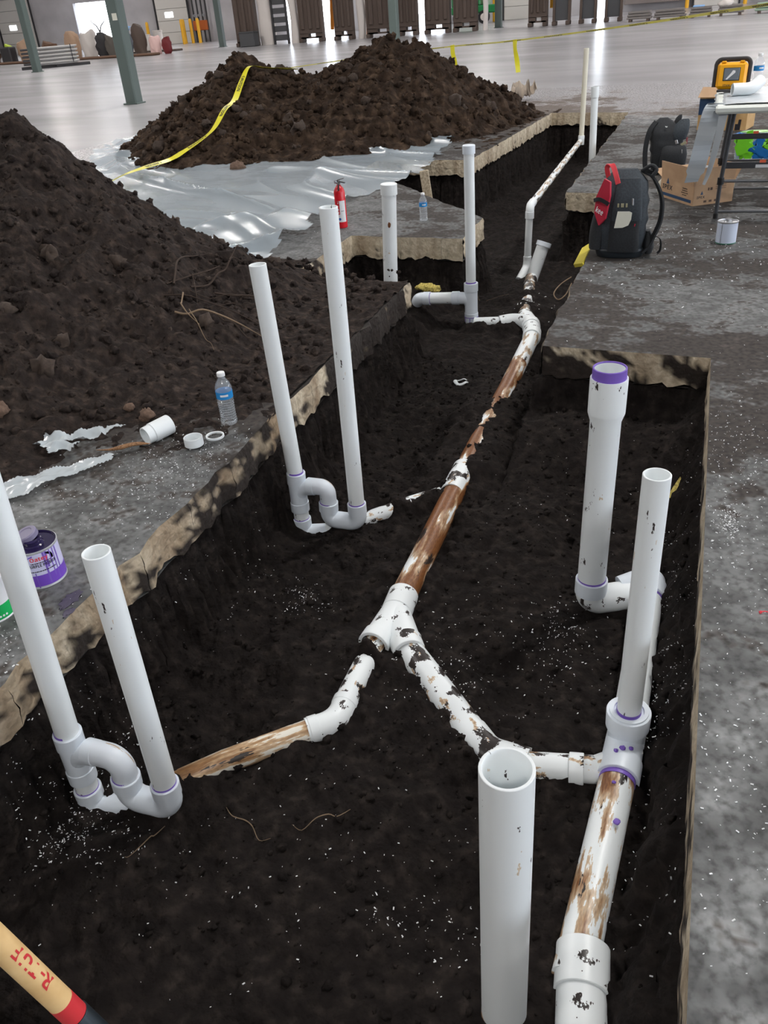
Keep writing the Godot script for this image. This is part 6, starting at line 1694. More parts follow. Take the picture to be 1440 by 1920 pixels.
func make_building() -> void:
	wall_x("wall_back", -50.15, -62, 22, 8.5, [[-37.3, -34.3, 0.0, 2.5], [-23.2, -19.6, 0.0, 4.2], [-15.8, -14.0, 0.0, 4.2], [-6.1, -5.45, 0.0, 4.2]], M.wall)
	wall_x("wall_front", 20.15, -62, 22, 8.5, [], M.wall)
	wall_z("wall_left", -62.15, -50, 20, 8.5, [], M.wall)
	wall_z("wall_right", 22.15, -50, 20, 8.5, [[-44.0, -36.0, 5.0], [-32.0, -24.0, 5.0], [-20.0, -12.0, 5.0], [-8.0, 0.0, 5.0], [4.0, 12.0, 5.0]], M.wall)
	struct("ceiling", MB.new().box(Vector3(-20, 8.6, -15), Vector3(84.6, 0.2, 70.6)), M.ceiling)
	struct("baseboard_back", MB.new().box(Vector3(-32.9, 0.15, -49.97), Vector3(2.6, 0.3, 0.06)), M.wall)
	dock_door(1, -43.0, -40.4, true)
	dock_door(2, -31.4, -29.3, true)
	dock_door(3, -10.6, -8.7, false)
	dock_door(4, -1.25, 0.75, false)
	# steel columns
	var cl := [[-10.26, -14.95, 0.24, "grey-green steel column with a small white sticker behind the soil heaps"], [-23.2, -28.2, 0.26, "grey steel column beside the stacked steel joists"], [-10.98, -32.8, 0.30, "grey steel column rising behind the heap peak before the brown panels"], [-8.8, -40.2, 0.28, "slate steel column between the panel row and the green lift"], [-21.95, -40.0, 0.26, "dark steel column next to the yellow bollards"]]
	for c in cl:
		var o := thing("steel_column", c[3], "column", Vector3(c[0], 0, c[1]))
		part("shaft", MB.new().box(Vector3(0, 4.25, 0), Vector3(c[2], 8.5, c[2]), Basis.IDENTITY, 0.02), M.column, o)
		part("base_plate", MB.new().box(Vector3(0, 0.012, 0), Vector3(c[2] + 0.06, 0.024, c[2] + 0.06), Basis.IDENTITY, 0.004), M.column, o)
		if c[1] > -20: part("sticker", MB.new().box(Vector3(0.03, 1.42, 0.122), Vector3(0.10, 0.11, 0.004)), M.paper, o)
	# bollards
	for b in [[-31.7, -49.0], [-29.2, -48.9], [-28.9, -48.2], [-28.55, -48.6], [-27.9, -48.3], [-10.95, -49.0], [-1.55, -49.0], [1.05, -49.0]]:
		single("bollard", MB.new().lathe([Vector2(0, 0), Vector2(0, 0.09), Vector2(1.15, 0.09), Vector2(1.22, 0.06), Vector2(1.24, 0)], 18), M.bollard, "yellow steel bollard guarding a dock door at the far wall", "bollard", Vector3(b[0], 0, b[1]), 0.0, "bollards along the far wall")
	# orange pipework behind the bollards
	var v := thing("valve_stand", "dark orange and black sprinkler valve pipes behind the yellow bollards", "valve", Vector3(-28.2, 0, -49.4))
	for k in 4: part("riser", MB.new().tube(PackedVector3Array([Vector3(-0.5 + k * 0.28, 0, 0), Vector3(-0.5 + k * 0.28, 3.2, 0)]), [Vector2(0, 0.05), Vector2(3.2, 0.05)], 10), M.frame_dark, v)
	part("manifold", MB.new().box(Vector3(-0.1, 0.85, 0.1), Vector3(0.9, 0.5, 0.2), Basis.IDENTITY, 0.03), M.dark_orange, v)
	for k in 3: part("gauge", MB.new().lathe([Vector2(0, 0), Vector2(0, 0.07), Vector2(0.05, 0.07), Vector2(0.05, 0)], 12, Vector3(-0.4 + k * 0.3, 1.35, 0.1), Vector3(0, 0, 1)), M.tin, v)
	# the row of dark panels
	var rows := [[-20.40, -19.40, "b", "tall brown ribbed panel with the charcoal site box at its foot"], [-17.28, -16.20, "b", "tall brown ribbed panel next to the black rung frame"], [-15.63, -14.79, "b", "tall brown ribbed panel beside the leaning orange marker"], [-14.15, -12.85, "b", "widest brown ribbed panel, beside the orange and grey marker post"], [-12.70, -11.90, "b", "narrow brown ribbed panel right behind the grey column"], [-11.55, -10.49, "b", "brown ribbed panel beside the narrow bright doorway gap"], [-10.33, -9.35, "b", "brown ribbed panel ending the long run, next to the green lift"], [-7.23, -6.48, "b", "single brown ribbed panel standing next to the tall yellow post"], [-6.27, -5.57, "d", "charcoal framed panel right beside the tall yellow post"], [-5.22, -4.56, "d", "charcoal framed panel standing between two other charcoal panels"], [-4.25, -3.58, "d", "charcoal framed panel next to the low grey bar bundles"]]
	for r in rows:
		var w: float = r[1] - r[0]
		var o := thing("upright_panel", r[3], "panel", Vector3((r[0] + r[1]) / 2, 0, -38.7), 0.0, "upright panels in the far row")
		var m: Material = M.panel_brown if r[2] == "b" else M.panel_dark
		var mb := MB.new()
		if r[2] == "b":
			mb.box(Vector3(0, 2.40, 0), Vector3(w, 4.16, 0.3))
			mb.box(Vector3(-w * 0.31, 0.24, 0), Vector3(w * 0.38, 0.20, 0.3))
			mb.box(Vector3(w * 0.345, 0.24, 0), Vector3(w * 0.31, 0.20, 0.3))
			mb.box(Vector3(0.0, 0.17, 0), Vector3(w * 0.9, 0.06, 0.3))
			part("sheet", mb, m, o)
			for k in 3: part("rib", MB.new().box(Vector3(-w * 0.33 + k * w * 0.33, 2.48, 0.17), Vector3(w * 0.15, 4.0, 0.10), Basis.IDENTITY, 0.03), m, o)
		else:
			mb.box(Vector3(0, 2.31, 0), Vector3(w - 0.1, 4.3, 0.12))
			part("sheet", mb, m, o)
			for s in [-1.0, 1.0]: part("post", MB.new().box(Vector3(s * (w / 2 - 0.05), 2.25, 0.02), Vector3(0.1, 4.5, 0.2), Basis.IDENTITY, 0.01), M.panel_brown, o)
		for s in [-1.0, 1.0]: part("foot", MB.new().box(Vector3(s * (w / 2 - 0.08), 0.075, 0.05), Vector3(0.16, 0.15, 0.5), Basis.IDENTITY, 0.02), M.panel_brown, o)
	var fr := thing("louvred_frame", "black steel frame with rungs standing among the brown panels", "steel frame", Vector3(-18.2, 0, -38.6))
	for s in [-1.0, 1.0]: part("post", MB.new().box(Vector3(s * 0.34, 2.2, 0), Vector3(0.08, 4.4, 0.1)), M.frame_dark, fr)
	for k in 12: part("rung", MB.new().box(Vector3(0, 0.25 + k * 0.34, -0.02), Vector3(0.62, 0.22, 0.05)), M.panel_dark, fr)
	single("toolbox", MB.new().box(Vector3(0, 0.27, 0), Vector3(0.72, 0.54, 0.5), Basis.IDENTITY, 0.03).box(Vector3(0, 0.56, 0), Vector3(0.74, 0.06, 0.52), Basis.IDENTITY, 0.02), M.panel_dark, "charcoal site box at the foot of the first brown panel", "box", Vector3(-19.55, 0, -38.1))
	for b in [[-18.95, 0.40, "tall white wrapped bundle between the brown panel and black frame"], [-17.58, 0.22, "pale wrapped bundle right of the black frame"], [-14.45, 0.2, "pale wrapped bundle between two brown panels"], [-9.05, 0.10, "slim pale board at the end of the brown panels"]]:
		var rr: Array = []
		for k in 12: rr.append([k * 0.4, b[1] * (0.85 + 0.12 * sin(k * 1.3 + b[0])), 0.2, 3.0, 0.03 * sin(k * 0.9), 0])
		single("wrapped_bundle", MB.new().loft(rr, 18), M.wrap_white, b[2], "bundle", Vector3(b[0], 0, -38.8))
	single("orange_barrier", MB.new().box(Vector3(0, 0.9, 0), Vector3(0.18, 0.5, 0.06), Basis.IDENTITY, 0.02).box(Vector3(0, 2.0, 0), Vector3(0.18, 0.4, 0.06), Basis.IDENTITY, 0.02).box(Vector3(0, 1.1, -0.02), Vector3(0.1, 2.2, 0.04)), M.orange, "orange and grey marker post showing between brown panels", "marker post", Vector3(-14.42, 0, -39.3))
	single("orange_barrier", MB.new().box(Vector3(0, 0.95, 0), Vector3(0.16, 1.2, 0.06), Basis(Vector3.BACK, -0.06), 0.02), M.orange, "orange marker leaning between two brown panels", "marker post", Vector3(-15.95, 0.05, -39.2))
	single("dock_curtain", MB.new().box(Vector3(0, 2.3, 0), Vector3(3.1, 4.0, 0.1), Basis.IDENTITY, 0.02), M.curtain, "wide grey-brown dock shutter right of the panel row", "shutter", Vector3(-3.0, 0.0, -49.6))
	single("dock_curtain", MB.new().box(Vector3(0, 2.3, 0), Vector3(3.1, 4.0, 0.1), Basis.IDENTITY, 0.02), M.curtain, "grey-brown dock shutter beyond the last bollard", "shutter", Vector3(2.85, 0.0, -49.6))
	single("orange_post", MB.new().box(Vector3(0, 2.4, 0), Vector3(0.2, 3.6, 0.12), Basis.IDENTITY, 0.02), M.bollard, "tall yellow post between brown and charcoal panels", "post", Vector3(-6.38, 0, -39.2))
	# low bundles on the right
	var lows := [[-3.25, -2.35, "long low grey bundle of strapped bars next to the charcoal panels"], [-2.3, -1.15, "long low bundle of grey bars on the floor, second in its line"], [-1.05, -0.25, "low grey stack with a blue cover on the far floor"], [-0.1, 0.8, "low dark stack topped with crumpled white plastic"], [1.15, 2.2, "low pale green pallet stack at the end of the line"]]
	for k in 5:
		var r: Array = lows[k]
		var o := thing("bar_bundle", r[2], "bundle", Vector3((r[0] + r[1]) / 2, 0, -37.0))
		var w: float = r[1] - r[0]
		for j in 3: part("bar", MB.new().box(Vector3(0, 0.12 + j * 0.09, 0.0), Vector3(w * (1.0 - 0.06 * j), 0.075, 0.5), Basis(Vector3.BACK, 0.01 * j), 0.02), M.bar_grey if k < 4 else M.pale_green, o)
		for s in [-1.0, 1.0]: part("bearer", MB.new().box(Vector3(s * w * 0.35, 0.04, 0), Vector3(0.1, 0.08, 0.6)), M.panel_brown, o)
		if k == 2: part("cover", MB.new().box(Vector3(-0.1, 0.36, 0), Vector3(0.4, 0.06, 0.4), Basis.IDENTITY, 0.02), M.blue_cover, o)
		if k == 3: part("cover", MB.new().lump(Vector3(-0.2, 0.38, 0.1), Vector3(0.25, 0.1, 0.2), rough, 0.7, 2.0), M.wrap_white, o)
	# green lift
	var g := thing("scissor_lift", "green wheeled lift parked behind the panel row", "lift", Vector3(-11.6, 0, -47.7))
	part("chassis", MB.new().box(Vector3(0, 0.62, 0), Vector3(2.3, 0.35, 1.1), Basis.IDENTITY, 0.05), M.lift_green, g)
	part("body", MB.new().box(Vector3(-0.4, 1.35, 0), Vector3(1.5, 1.15, 1.0), Basis.IDENTITY, 0.06), M.lift_green, g)
	for s in [-0.75, 0.55]:
		var wh := part("wheel", MB.new().lathe([Vector2(-0.1, 0), Vector2(-0.1, 0.26), Vector2(-0.07, 0.29), Vector2(0.07, 0.29), Vector2(0.1, 0.26), Vector2(0.1, 0.17), Vector2(0.08, 0.16)], 24, Vector3(s, 0.29, 0.6), Vector3(0, 0, 1)), M.black, g)
		part("rim", MB.new().lathe([Vector2(0.0, 0.17), Vector2(0.09, 0.16), Vector2(0.10, 0.06), Vector2(0.12, 0.05), Vector2(0.12, 0)], 20, Vector3(s, 0.29, 0.6), Vector3(0, 0, 1)), M.wrap_white, wh)
	part("mast", MB.new().box(Vector3(0.75, 1.3, 0.3), Vector3(0.2, 1.6, 0.2), Basis.IDENTITY, 0.03), M.pale_green, g)
	# joist stack and the clutter by the far left doorway
	var st := thing("joist_stack", "stack of long grey steel joists on dark bearers", "steel stack", Vector3(-24.6, 0, -31.0), 0.62)
	for k in 5:
		part("joist", MB.new().box(Vector3(0.1, 0.19 + k * 0.125, 0), Vector3(1.75, 0.06, 0.7), Basis(Vector3.BACK, 0.0), 0.01).box(Vector3(0.1, 0.14 + k * 0.125, 0), Vector3(1.6, 0.06, 0.4)), M.joist, st)
		part("joist_end", MB.new().box(Vector3(-0.95, 0.17 + k * 0.125, 0), Vector3(0.35, 0.07, 0.66), Basis.IDENTITY, 0.01), M.frame_dark, st)
	for s in [-0.6, 0.7]: part("bearer", MB.new().box(Vector3(s, 0.05, 0.1), Vector3(1.3, 0.1, 0.2), Basis(Vector3.UP, 0.1), 0.01), M.frame_dark, st)
	part("strap", MB.new().box(Vector3(0.75, 0.45, 0.36), Vector3(0.03, 0.62, 0.01)), M.ink, st)
	var cl2 := [[-33.4, -37.6, 0.55, 0.95, "sack_brown", "brown bulk sack at the far left of the clutter row"], [-32.45, -37.8, 0.3, 0.9, "hi_green", "dark bin with a lime green vest over it"], [-31.5, -37.9, 0.6, 1.1, "sack_tan", "tan bulk sack against the far grey wall"], [-30.2, -38.0, 0.5, 0.9, "sack_brown", "brown sack right of the tan bulk sack"], [-28.7, -37.8, 0.5, 1.2, "sack_tan", "tall tan sack behind the steel joists"], [-27.55, -37.5, 0.5, 1.3, "wrap_white", "bulging white sack behind the steel joists"], [-26.6, -37.2, 0.42, 1.05, "frame_dark", "black heaped bag with wire loops beside the white sack"], [-26.0, -37.0, 0.35, 1.0, "sack_grey", "grey barrel bag before the bright doorway"], [-25.2, -37.0, 0.4, 1.1, "sack_grey2", "slate bag with pale blue top before the bright doorway"], [-24.35, -36.8, 0.4, 1.3, "panel_brown", "dark brown draped pile before the bright doorway"], [-23.55, -36.8, 0.35, 0.9, "pink_bag", "pale pink bag in the doorway glare"], [-22.85, -36.6, 0.28, 0.7, "dark_red", "dark red drum beside the green column"]]
	for c in cl2:
		var bag := MB.new().lump(Vector3(0, c[3] * 0.45, 0), Vector3(c[2] * 0.8, c[3] * 0.62, c[2] * 0.5), soft, 0.4, c[0] * 1.7, 14, 20)
		for k in bag.P.size():
			var p := bag.P[k]
			if p.y < 0.0: bag.P[k].y = 0.0
			bag.P[k].y = minf(bag.P[k].y, c[3] * (0.86 + 0.1 * sin(p.x * 5.0 + c[0] * 3.0)))
		renormal(bag)
		var o := single("site_bag", bag, M[c[4]], c[5], "bag", Vector3(c[0], 0, c[1]))
		if c[4] == "frame_dark":
			for s in [-1.0, 1.0]: part("wire_loop", MB.new().tube(spline([Vector3(0.0, 1.0, 0), Vector3(s * 0.12, 1.25, 0), Vector3(s * 0.35, 1.45, 0), Vector3(s * 0.38, 1.75, 0)], 5), [Vector2(0, 0.03), Vector2(0.9, 0.012)], 8), M.frame_dark, o)
		if c[4] == "hi_green": part("bin", MB.new().box(Vector3(0, 0.35, 0.1), Vector3(0.6, 0.7, 0.5), Basis.IDENTITY, 0.05), M.frame_dark, o)
		if c[4] == "sack_grey2": part("top_cover", MB.new().lump(Vector3(0, c[3], 0), Vector3(0.3, 0.12, 0.3), rough, 0.5, 1.0), M.blue_cover, o)
	single("debris_strip", MB.new().box(Vector3(0, 0.05, 0), Vector3(11.5, 0.10, 0.5), Basis.IDENTITY, 0.04), M.sack_brown, "low strip of brown sweepings along the clutter row", "debris", Vector3(-28.6, 0, -36.2), -0.08)
	for b in [[-26.3, -39.2, 0.18, 0.5, "white bucket on a board by the far wall, shorter of three"], [-25.75, -39.5, 0.2, 0.62, "white bucket in the middle of the board"], [-25.3, -39.9, 0.22, 0.75, "tallest white bucket on the board by the far wall"]]:
		single("bucket", MB.new().lathe([Vector2(0, 0), Vector2(0, b[2] * 0.85), Vector2(b[3], b[2]), Vector2(b[3] + 0.02, b[2] + 0.02), Vector2(b[3] + 0.05, b[2] + 0.02), Vector2(b[3] + 0.05, 0)], 18), M.wrap_white, b[4], "bucket", Vector3(b[0], 0.08, b[1]))
	single("board", MB.new().box(Vector3(0, 0.04, 0), Vector3(3.2, 0.08, 0.5), Basis.IDENTITY, 0.02), M.panel_brown, "long brown board under the white buckets", "board", Vector3(-25.4, 0, -39.5), -0.2)
	# high-bay lamps
	var lamp := thing("high_bay_lamp", "flat white high-bay lamp hanging under the warehouse ceiling", "ceiling lamp", Vector3(0, 7.6, 0), 0.0, "high-bay lamps")
	part("housing", MB.new().box(Vector3(0, 0.06, 0), Vector3(1.3, 0.10, 0.7), Basis.IDENTITY, 0.02), M.door_white, lamp)
	part("lamp_lens", MB.new().box(Vector3(0, 0.0, 0), Vector3(1.2, 0.02, 0.6)), M.lamp_glow, lamp)
	for s in [-0.5, 0.5]: part("hanger", MB.new().box(Vector3(s, 0.5, 0), Vector3(0.012, 0.9, 0.012)), M.tin, lamp)
	var al := AreaLight3D.new()
	al.name = "lamp_light"
	al.area_size = Vector2(1.2, 0.6)
	al.light_energy = LAMP_ENERGY
	al.light_color = Color(1.0, 0.985, 0.97)
	al.area_range = 60.0
	al.shadow_enabled = true
	al.position = Vector3(0, -0.03, 0)
	al.rotation.x = -PI / 2
	lamp.add_child(al)
	var first := true
	for x in [-34.0, -22.0, -10.0, 2.0, 14.0]:
		for z in [-42.0, -30.0, -18.0, -6.0, 6.0]:
			if first: lamp.position = Vector3(x, 7.6, z)
			else: copy(lamp, Vector3(x, 7.6, z))
			first = false

# ---------------------------------------------------------------- everything
const LAMP_ENERGY := 38.0
const EXPOSURE := 1.0
const SKY := 8.0

func _ready() -> void:
	var cam := Camera3D.new()
	cam.name = "camera"
	cam.fov = 63.22
	cam.near = 0.02
	cam.far = 400.0
	cam.position = Vector3(0, 1.33, 0)
	cam.rotation_degrees = Vector3(-31.5, 21.5, -4.73)
	add_child(cam)
	var env := Environment.new()
	env.background_mode = Environment.BG_SKY
	var sm := ProceduralSkyMaterial.new()
	sm.sky_top_color = Color(0.86, 0.91, 0.98)
	sm.sky_horizon_color = Color(0.95, 0.97, 1.0)
	sm.ground_bottom_color = Color(0.6, 0.6, 0.6)
	sm.ground_horizon_color = Color(0.85, 0.86, 0.88)
	sm.energy_multiplier = SKY
	env.sky = Sky.new()
	env.sky.sky_material = sm
	env.tonemap_mode = Environment.TONE_MAPPER_LINEAR
	env.tonemap_exposure = EXPOSURE
	env.sdfgi_enabled = true
	env.ssao_enabled = true
	env.ssil_enabled = true
	var we := WorldEnvironment.new()
	we.name = "world"
	we.environment = env
	add_child(we)
	rng.seed = 20240
	setup_noise()
	make_materials()
	make_building()
	make_ground()
	make_pipes()
	make_sheet()
	make_cans()
	make_extinguisher()
	water_bottle(Vector3(-1.585, 0.002, -2.50), "clear water bottle with blue band at the soil heap by the ring", 1.0, 0.0)
	water_bottle(Vector3(-1.79, 0, -5.76), "clear water bottle with blue band on the slab near the extinguisher", 0.9)
	make_bags()
	make_boxes()
	make_table()
	make_water_pack()
	make_tape()
	make_offcuts()
	make_shovel()
	make_shavings()

func setup_noise() -> void:
	soft.seed = 5
	soft.frequency = 1.6
	soft.fractal_octaves = 3
	rough.seed = 9
	rough.frequency = 7.0
	rough.fractal_octaves = 4
	crumb.seed = 21
	crumb.frequency = 28.0
	crumb.fractal_octaves = 3
	cells.seed = 33
	cells.noise_type = FastNoiseLite.TYPE_CELLULAR
	cells.frequency = 22.0
	cells.cellular_return_type = FastNoiseLite.RETURN_DISTANCE
	cells.fractal_type = FastNoiseLite.FRACTAL_NONE

func make_materials() -> void:
	var soil_n := noise_normal(512, 0.035, 3, 6.0)
	M.soil = tri_mat(ramp_tex(512, 0.02, 41, [[0.0, rgb8(30, 25, 23)], [0.4, rgb8(42, 36, 34)], [0.6, rgb8(51, 44, 40)], [0.85, rgb8(76, 65, 58)]]), 1.6, 0.95, soil_n, 1.2)
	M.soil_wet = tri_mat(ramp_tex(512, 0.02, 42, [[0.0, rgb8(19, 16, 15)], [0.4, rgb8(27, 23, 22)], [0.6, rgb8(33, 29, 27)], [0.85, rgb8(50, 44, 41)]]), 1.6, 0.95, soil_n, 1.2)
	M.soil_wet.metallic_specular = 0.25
	M.soil.metallic_specular = 0.25
	M.soil_brown = tri_mat(ramp_tex(512, 0.015, 44, [[0.0, rgb8(30, 23, 18)], [0.4, rgb8(44, 34, 27)], [0.6, rgb8(58, 46, 37)], [0.85, rgb8(92, 76, 62)]]), 0.9, 0.95, soil_n, 1.2)
	M.soil_brown.metallic_specular = 0.25
	M.edge = tri_mat(ramp_tex(256, 0.03, 45, [[0.0, rgb8(190, 185, 178)], [0.5, rgb8(228, 224, 218)], [1.0, rgb8(255, 255, 255)]]), 2.2, 0.9, noise_normal(256, 0.05, 6, 4.0), 1.0)
	M.edge.vertex_color_use_as_albedo = true
	M.far_floor = tri_mat(ramp_tex(512, 0.008, 47, [[0.0, rgb8(158, 156, 158)], [0.45, rgb8(172, 170, 172)], [0.6, rgb8(178, 176, 178)], [1.0, rgb8(190, 189, 191)]]), 0.12, 0.27)
	M.far_floor.uv1_scale = Vector3(0.05, 0.1, 0.14)
	M.wall = tri_mat(ramp_tex(256, 0.01, 48, [[0.0, rgb8(168, 164, 166)], [1.0, rgb8(196, 193, 195)]]), 0.15, 0.85)
	M.ceiling = mat(rgb8(225, 225, 225), 0.9)
	M.root = mat(rgb8(58, 45, 36), 0.9)
	M.root_pale = mat(rgb8(128, 108, 86), 0.8)
	M.pvc = pvc_mat(pvc_tex(101, 0.0, 0.0))
	M.pvc_b = pvc_mat(pvc_tex(103, 0.08, 0.16, Vector3(196, 186, 168)))
	M.pvc_c = pvc_mat(pvc_tex(105, 0.05, 0.10, Vector3(196, 186, 168)))
	M.pvc_speck = pvc_mat(pvc_tex(107, 0.12, 0.14, Vector3(190, 178, 158)))
	M.pvc_spot = pvc_mat(pvc_tex(109, 0.20, 0.20), Color.WHITE, 0.8)
	M.pvc_mud = pvc_mat(pvc_tex(111, 0.36, 0.28), Color.WHITE, 0.8)
	M.pvc_mud2 = pvc_mat(pvc_tex(113, 0.30, 0.34), Color.WHITE, 0.8)
	M.pvc_brown = pvc_mat(pvc_tex(115, 0.22, 0.72), Color.WHITE, 0.25)
	M.pvc_brown2 = pvc_mat(pvc_tex(117, 0.16, 0.50), Color.WHITE, 0.3)
	M.pvc_tan = pvc_mat(pvc_tex(119, 0.24, 0.55, Vector3(150, 116, 84)), rgb8(250, 240, 226), 0.3)
	M.pvc_tan2 = pvc_mat(pvc_tex(121, 0.30, 0.45, Vector3(150, 130, 110)), Color.WHITE, 0.3)
	M.pvc_buried = pvc_mat(pvc_tex(127, 0.48, 0.5, Vector3(110, 84, 62)), Color.WHITE, 0.4)
	M.pvc_greybrown = pvc_mat(pvc_tex(125, 0.20, 0.42, Vector3(110, 84, 62)), Color.WHITE, 0.3)
	M.fitting = mat(rgb8(228, 237, 246), 0.3)
	M.fitting_b = pvc_mat(pvc_tex(123, 0.12, 0.22), rgb8(246, 248, 255))
	M.pvc_cream = mat(rgb8(226, 222, 204), 0.4)
	M.primer = mat(rgb8(122, 92, 190), 0.4)
	M.primer_dark = mat(rgb8(40, 32, 72), 0.18)
	M.primer_faint = mat(rgb8(84, 78, 98), 0.6)
	M.clay = tri_mat(ramp_tex(256, 0.04, 68, [[0.0, rgb8(44, 36, 31)], [1.0, rgb8(82, 68, 58)]]), 5.0, 0.95)
	M.rust = mat(rgb8(120, 76, 44), 0.8)
	M.clear = film(Color(0.93, 0.97, 1.0), 0.16, 0.04)
	M.clear_blue = film(Color(0.75, 0.88, 0.95), 0.35, 0.06)
	M.film_clear = film(Color(0.9, 0.95, 0.97), 0.14, 0.08)
	M.green_film = mat(rgb8(110, 196, 40), 0.3)
	M.blue_film = mat(rgb8(26, 100, 168), 0.3)
	M.bottle_blue = mat(rgb8(36, 142, 214), 0.4)
	M.white = mat(rgb8(238, 240, 242), 0.5)
	M.label_white = mat(rgb8(226, 228, 232), 0.5)
	M.label_bluewhite = mat(rgb8(204, 214, 232), 0.35)
	M.label_lilac = mat(rgb8(206, 204, 236), 0.45)
	M.can_grey = mat(rgb8(176, 178, 182), 0.4, 0.2)
	M.cap_grey = mat(rgb8(128, 122, 150), 0.4)
	M.tin = mat(rgb8(190, 192, 196), 0.28, 0.8)
	M.chrome = mat(rgb8(200, 202, 206), 0.2, 0.9)
	M.purple_print = mat(rgb8(116, 74, 190), 0.4)
	M.red_print = mat(rgb8(226, 62, 74), 0.5)
	M.blue_print = mat(rgb8(40, 96, 176), 0.5)
	M.green_print = mat(rgb8(20, 178, 92), 0.4)
	M.green_dark = mat(rgb8(20, 96, 76), 0.4)
	M.ink = mat(rgb8(26, 26, 34), 0.6)
	M.ink_soft = mat(rgb8(92, 70, 56), 0.7)
	M.red_paint = mat(rgb8(206, 26, 40), 0.25)
	M.red_paint2 = mat(rgb8(204, 52, 58), 0.4)
	M.dark_red = mat(rgb8(110, 30, 34), 0.6)
	M.black = mat(rgb8(24, 24, 26), 0.5)
	M.black_steel = mat(rgb8(40, 48, 54), 0.35, 0.5)
	M.wood = tri_mat(ramp_tex(256, 0.02, 60, [[0.0, rgb8(206, 166, 110)], [0.5, rgb8(224, 188, 132)], [1.0, rgb8(236, 204, 150)]]), 3.0, 0.45)
	M.stake = tri_mat(ramp_tex(256, 0.04, 69, [[0.0, rgb8(120, 106, 88)], [0.5, rgb8(186, 172, 148)], [1.0, rgb8(206, 194, 172)]]), 4.0, 0.9)
	M.tan_wood = tri_mat(ramp_tex(256, 0.05, 61, [[0.0, rgb8(90, 62, 40)], [0.6, rgb8(150, 112, 78)], [1.0, rgb8(190, 150, 110)]]), 8.0, 0.9)
	M.stone = tri_mat(ramp_tex(256, 0.04, 62, [[0.0, rgb8(70, 54, 44)], [1.0, rgb8(132, 108, 92)]]), 6.0, 0.9)
	M.yellow_foam = mat(rgb8(206, 190, 62), 0.8)
	M.yellow_foam2 = tri_mat(ramp_tex(256, 0.05, 63, [[0.3, rgb8(70, 58, 40)], [0.42, rgb8(200, 182, 92)], [1.0, rgb8(226, 210, 130)]]), 6.0, 0.9)
	M.orange = mat(rgb8(232, 140, 28), 0.5)
	M.dark_orange = mat(rgb8(176, 88, 30), 0.6)
	M.orange_tag = mat(rgb8(240, 112, 78), 0.5)
	M.plastic_scrap = film(Color(0.82, 0.86, 0.88), 0.72, 0.24)
	M.sheet = film(Color(0.74, 0.80, 0.84), 0.46, 0.24)
	M.sheet.metallic_specular = 0.35
	M.scrap_cream = mat(rgb8(186, 172, 156), 0.6)
	M.cloth_grey = mat(rgb8(176, 184, 190), 0.4)
	M.pack_grey = tri_mat(ramp_tex(256, 0.06, 64, [[0.0, rgb8(40, 46, 52)], [1.0, rgb8(64, 72, 79)]]), 5.0, 0.8)
	M.pack_black = tri_mat(ramp_tex(256, 0.06, 65, [[0.0, rgb8(22, 24, 27)], [1.0, rgb8(42, 46, 51)]]), 5.0, 0.75)
	M.pack_red = mat(rgb8(186, 28, 58), 0.6)
	M.pack_redlight = mat(rgb8(222, 66, 76), 0.6)
	M.rubber = mat(rgb8(46, 52, 58), 0.3)
	M.paper = mat(rgb8(226, 226, 212), 0.7)
	M.badge = mat(rgb8(170, 166, 136), 0.4, 0.2)
	M.card = tri_mat(ramp_tex(256, 0.02, 66, [[0.0, rgb8(180, 146, 114)], [1.0, rgb8(202, 168, 134)]]), 2.0, 0.85)
	M.card2 = tri_mat(ramp_tex(256, 0.02, 67, [[0.0, rgb8(186, 148, 98)], [1.0, rgb8(204, 168, 116)]]), 2.0, 0.85)
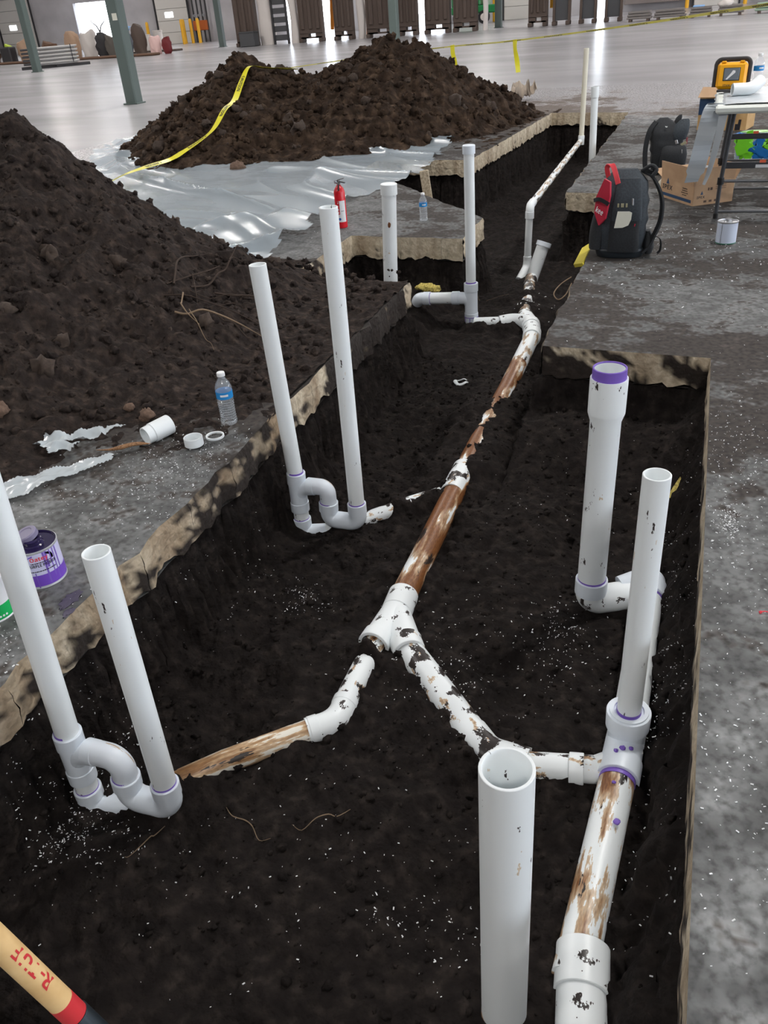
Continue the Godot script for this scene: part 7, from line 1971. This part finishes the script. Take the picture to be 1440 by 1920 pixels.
	M.navy = mat(rgb8(40, 70, 104), 0.6)
	M.table_white = mat(rgb8(226, 232, 226), 0.5)
	M.leg_grey = mat(rgb8(70, 72, 76), 0.45, 0.3)
	M.leg_steel = mat(rgb8(120, 122, 126), 0.35, 0.6)
	M.light_yellow = mat(rgb8(250, 176, 16), 0.4)
	M.lens = film(Color(0.6, 0.64, 0.68), 0.55, 0.08)
	M.frame_dark = mat(rgb8(52, 50, 52), 0.6)
	M.tape = mat(rgb8(226, 218, 40), 0.35)
	M.door_white = mat(rgb8(214, 210, 204), 0.5)
	M.lit_pane = mat(rgb8(250, 250, 250), 0.3)
	M.lit_pane.emission_enabled = true
	M.lit_pane.emission = Color(0.95, 0.97, 1.0)
	M.lit_pane.emission_energy_multiplier = 3.0
	M.lamp_glow = mat(rgb8(250, 250, 250), 0.4)
	M.lamp_glow.emission_enabled = true
	M.lamp_glow.emission = Color(1.0, 0.99, 0.97)
	M.lamp_glow.emission_energy_multiplier = 4.0
	M.column = mat(rgb8(90, 103, 99), 0.5)
	M.bollard = mat(rgb8(236, 176, 40), 0.5)
	M.panel_brown = mat(rgb8(84, 70, 62), 0.7)
	M.panel_dark = mat(rgb8(74, 74, 76), 0.7)
	M.wrap_white = mat(rgb8(214, 206, 200), 0.5)
	M.curtain = mat(rgb8(134, 124, 120), 0.8)
	M.bar_grey = mat(rgb8(120, 114, 110), 0.6)
	M.pale_green = mat(rgb8(150, 172, 150), 0.6)
	M.blue_cover = mat(rgb8(150, 190, 236), 0.5)
	M.lift_green = mat(rgb8(24, 118, 62), 0.4)
	M.joist = mat(rgb8(176, 174, 172), 0.4, 0.3)
	M.sack_brown = mat(rgb8(104, 78, 62), 0.9)
	M.sack_tan = mat(rgb8(178, 148, 124), 0.9)
	M.sack_grey = mat(rgb8(96, 90, 84), 0.9)
	M.sack_grey2 = mat(rgb8(110, 116, 124), 0.9)
	M.hi_green = mat(rgb8(176, 198, 70), 0.8)
	M.pink_bag = mat(rgb8(232, 196, 190), 0.8)
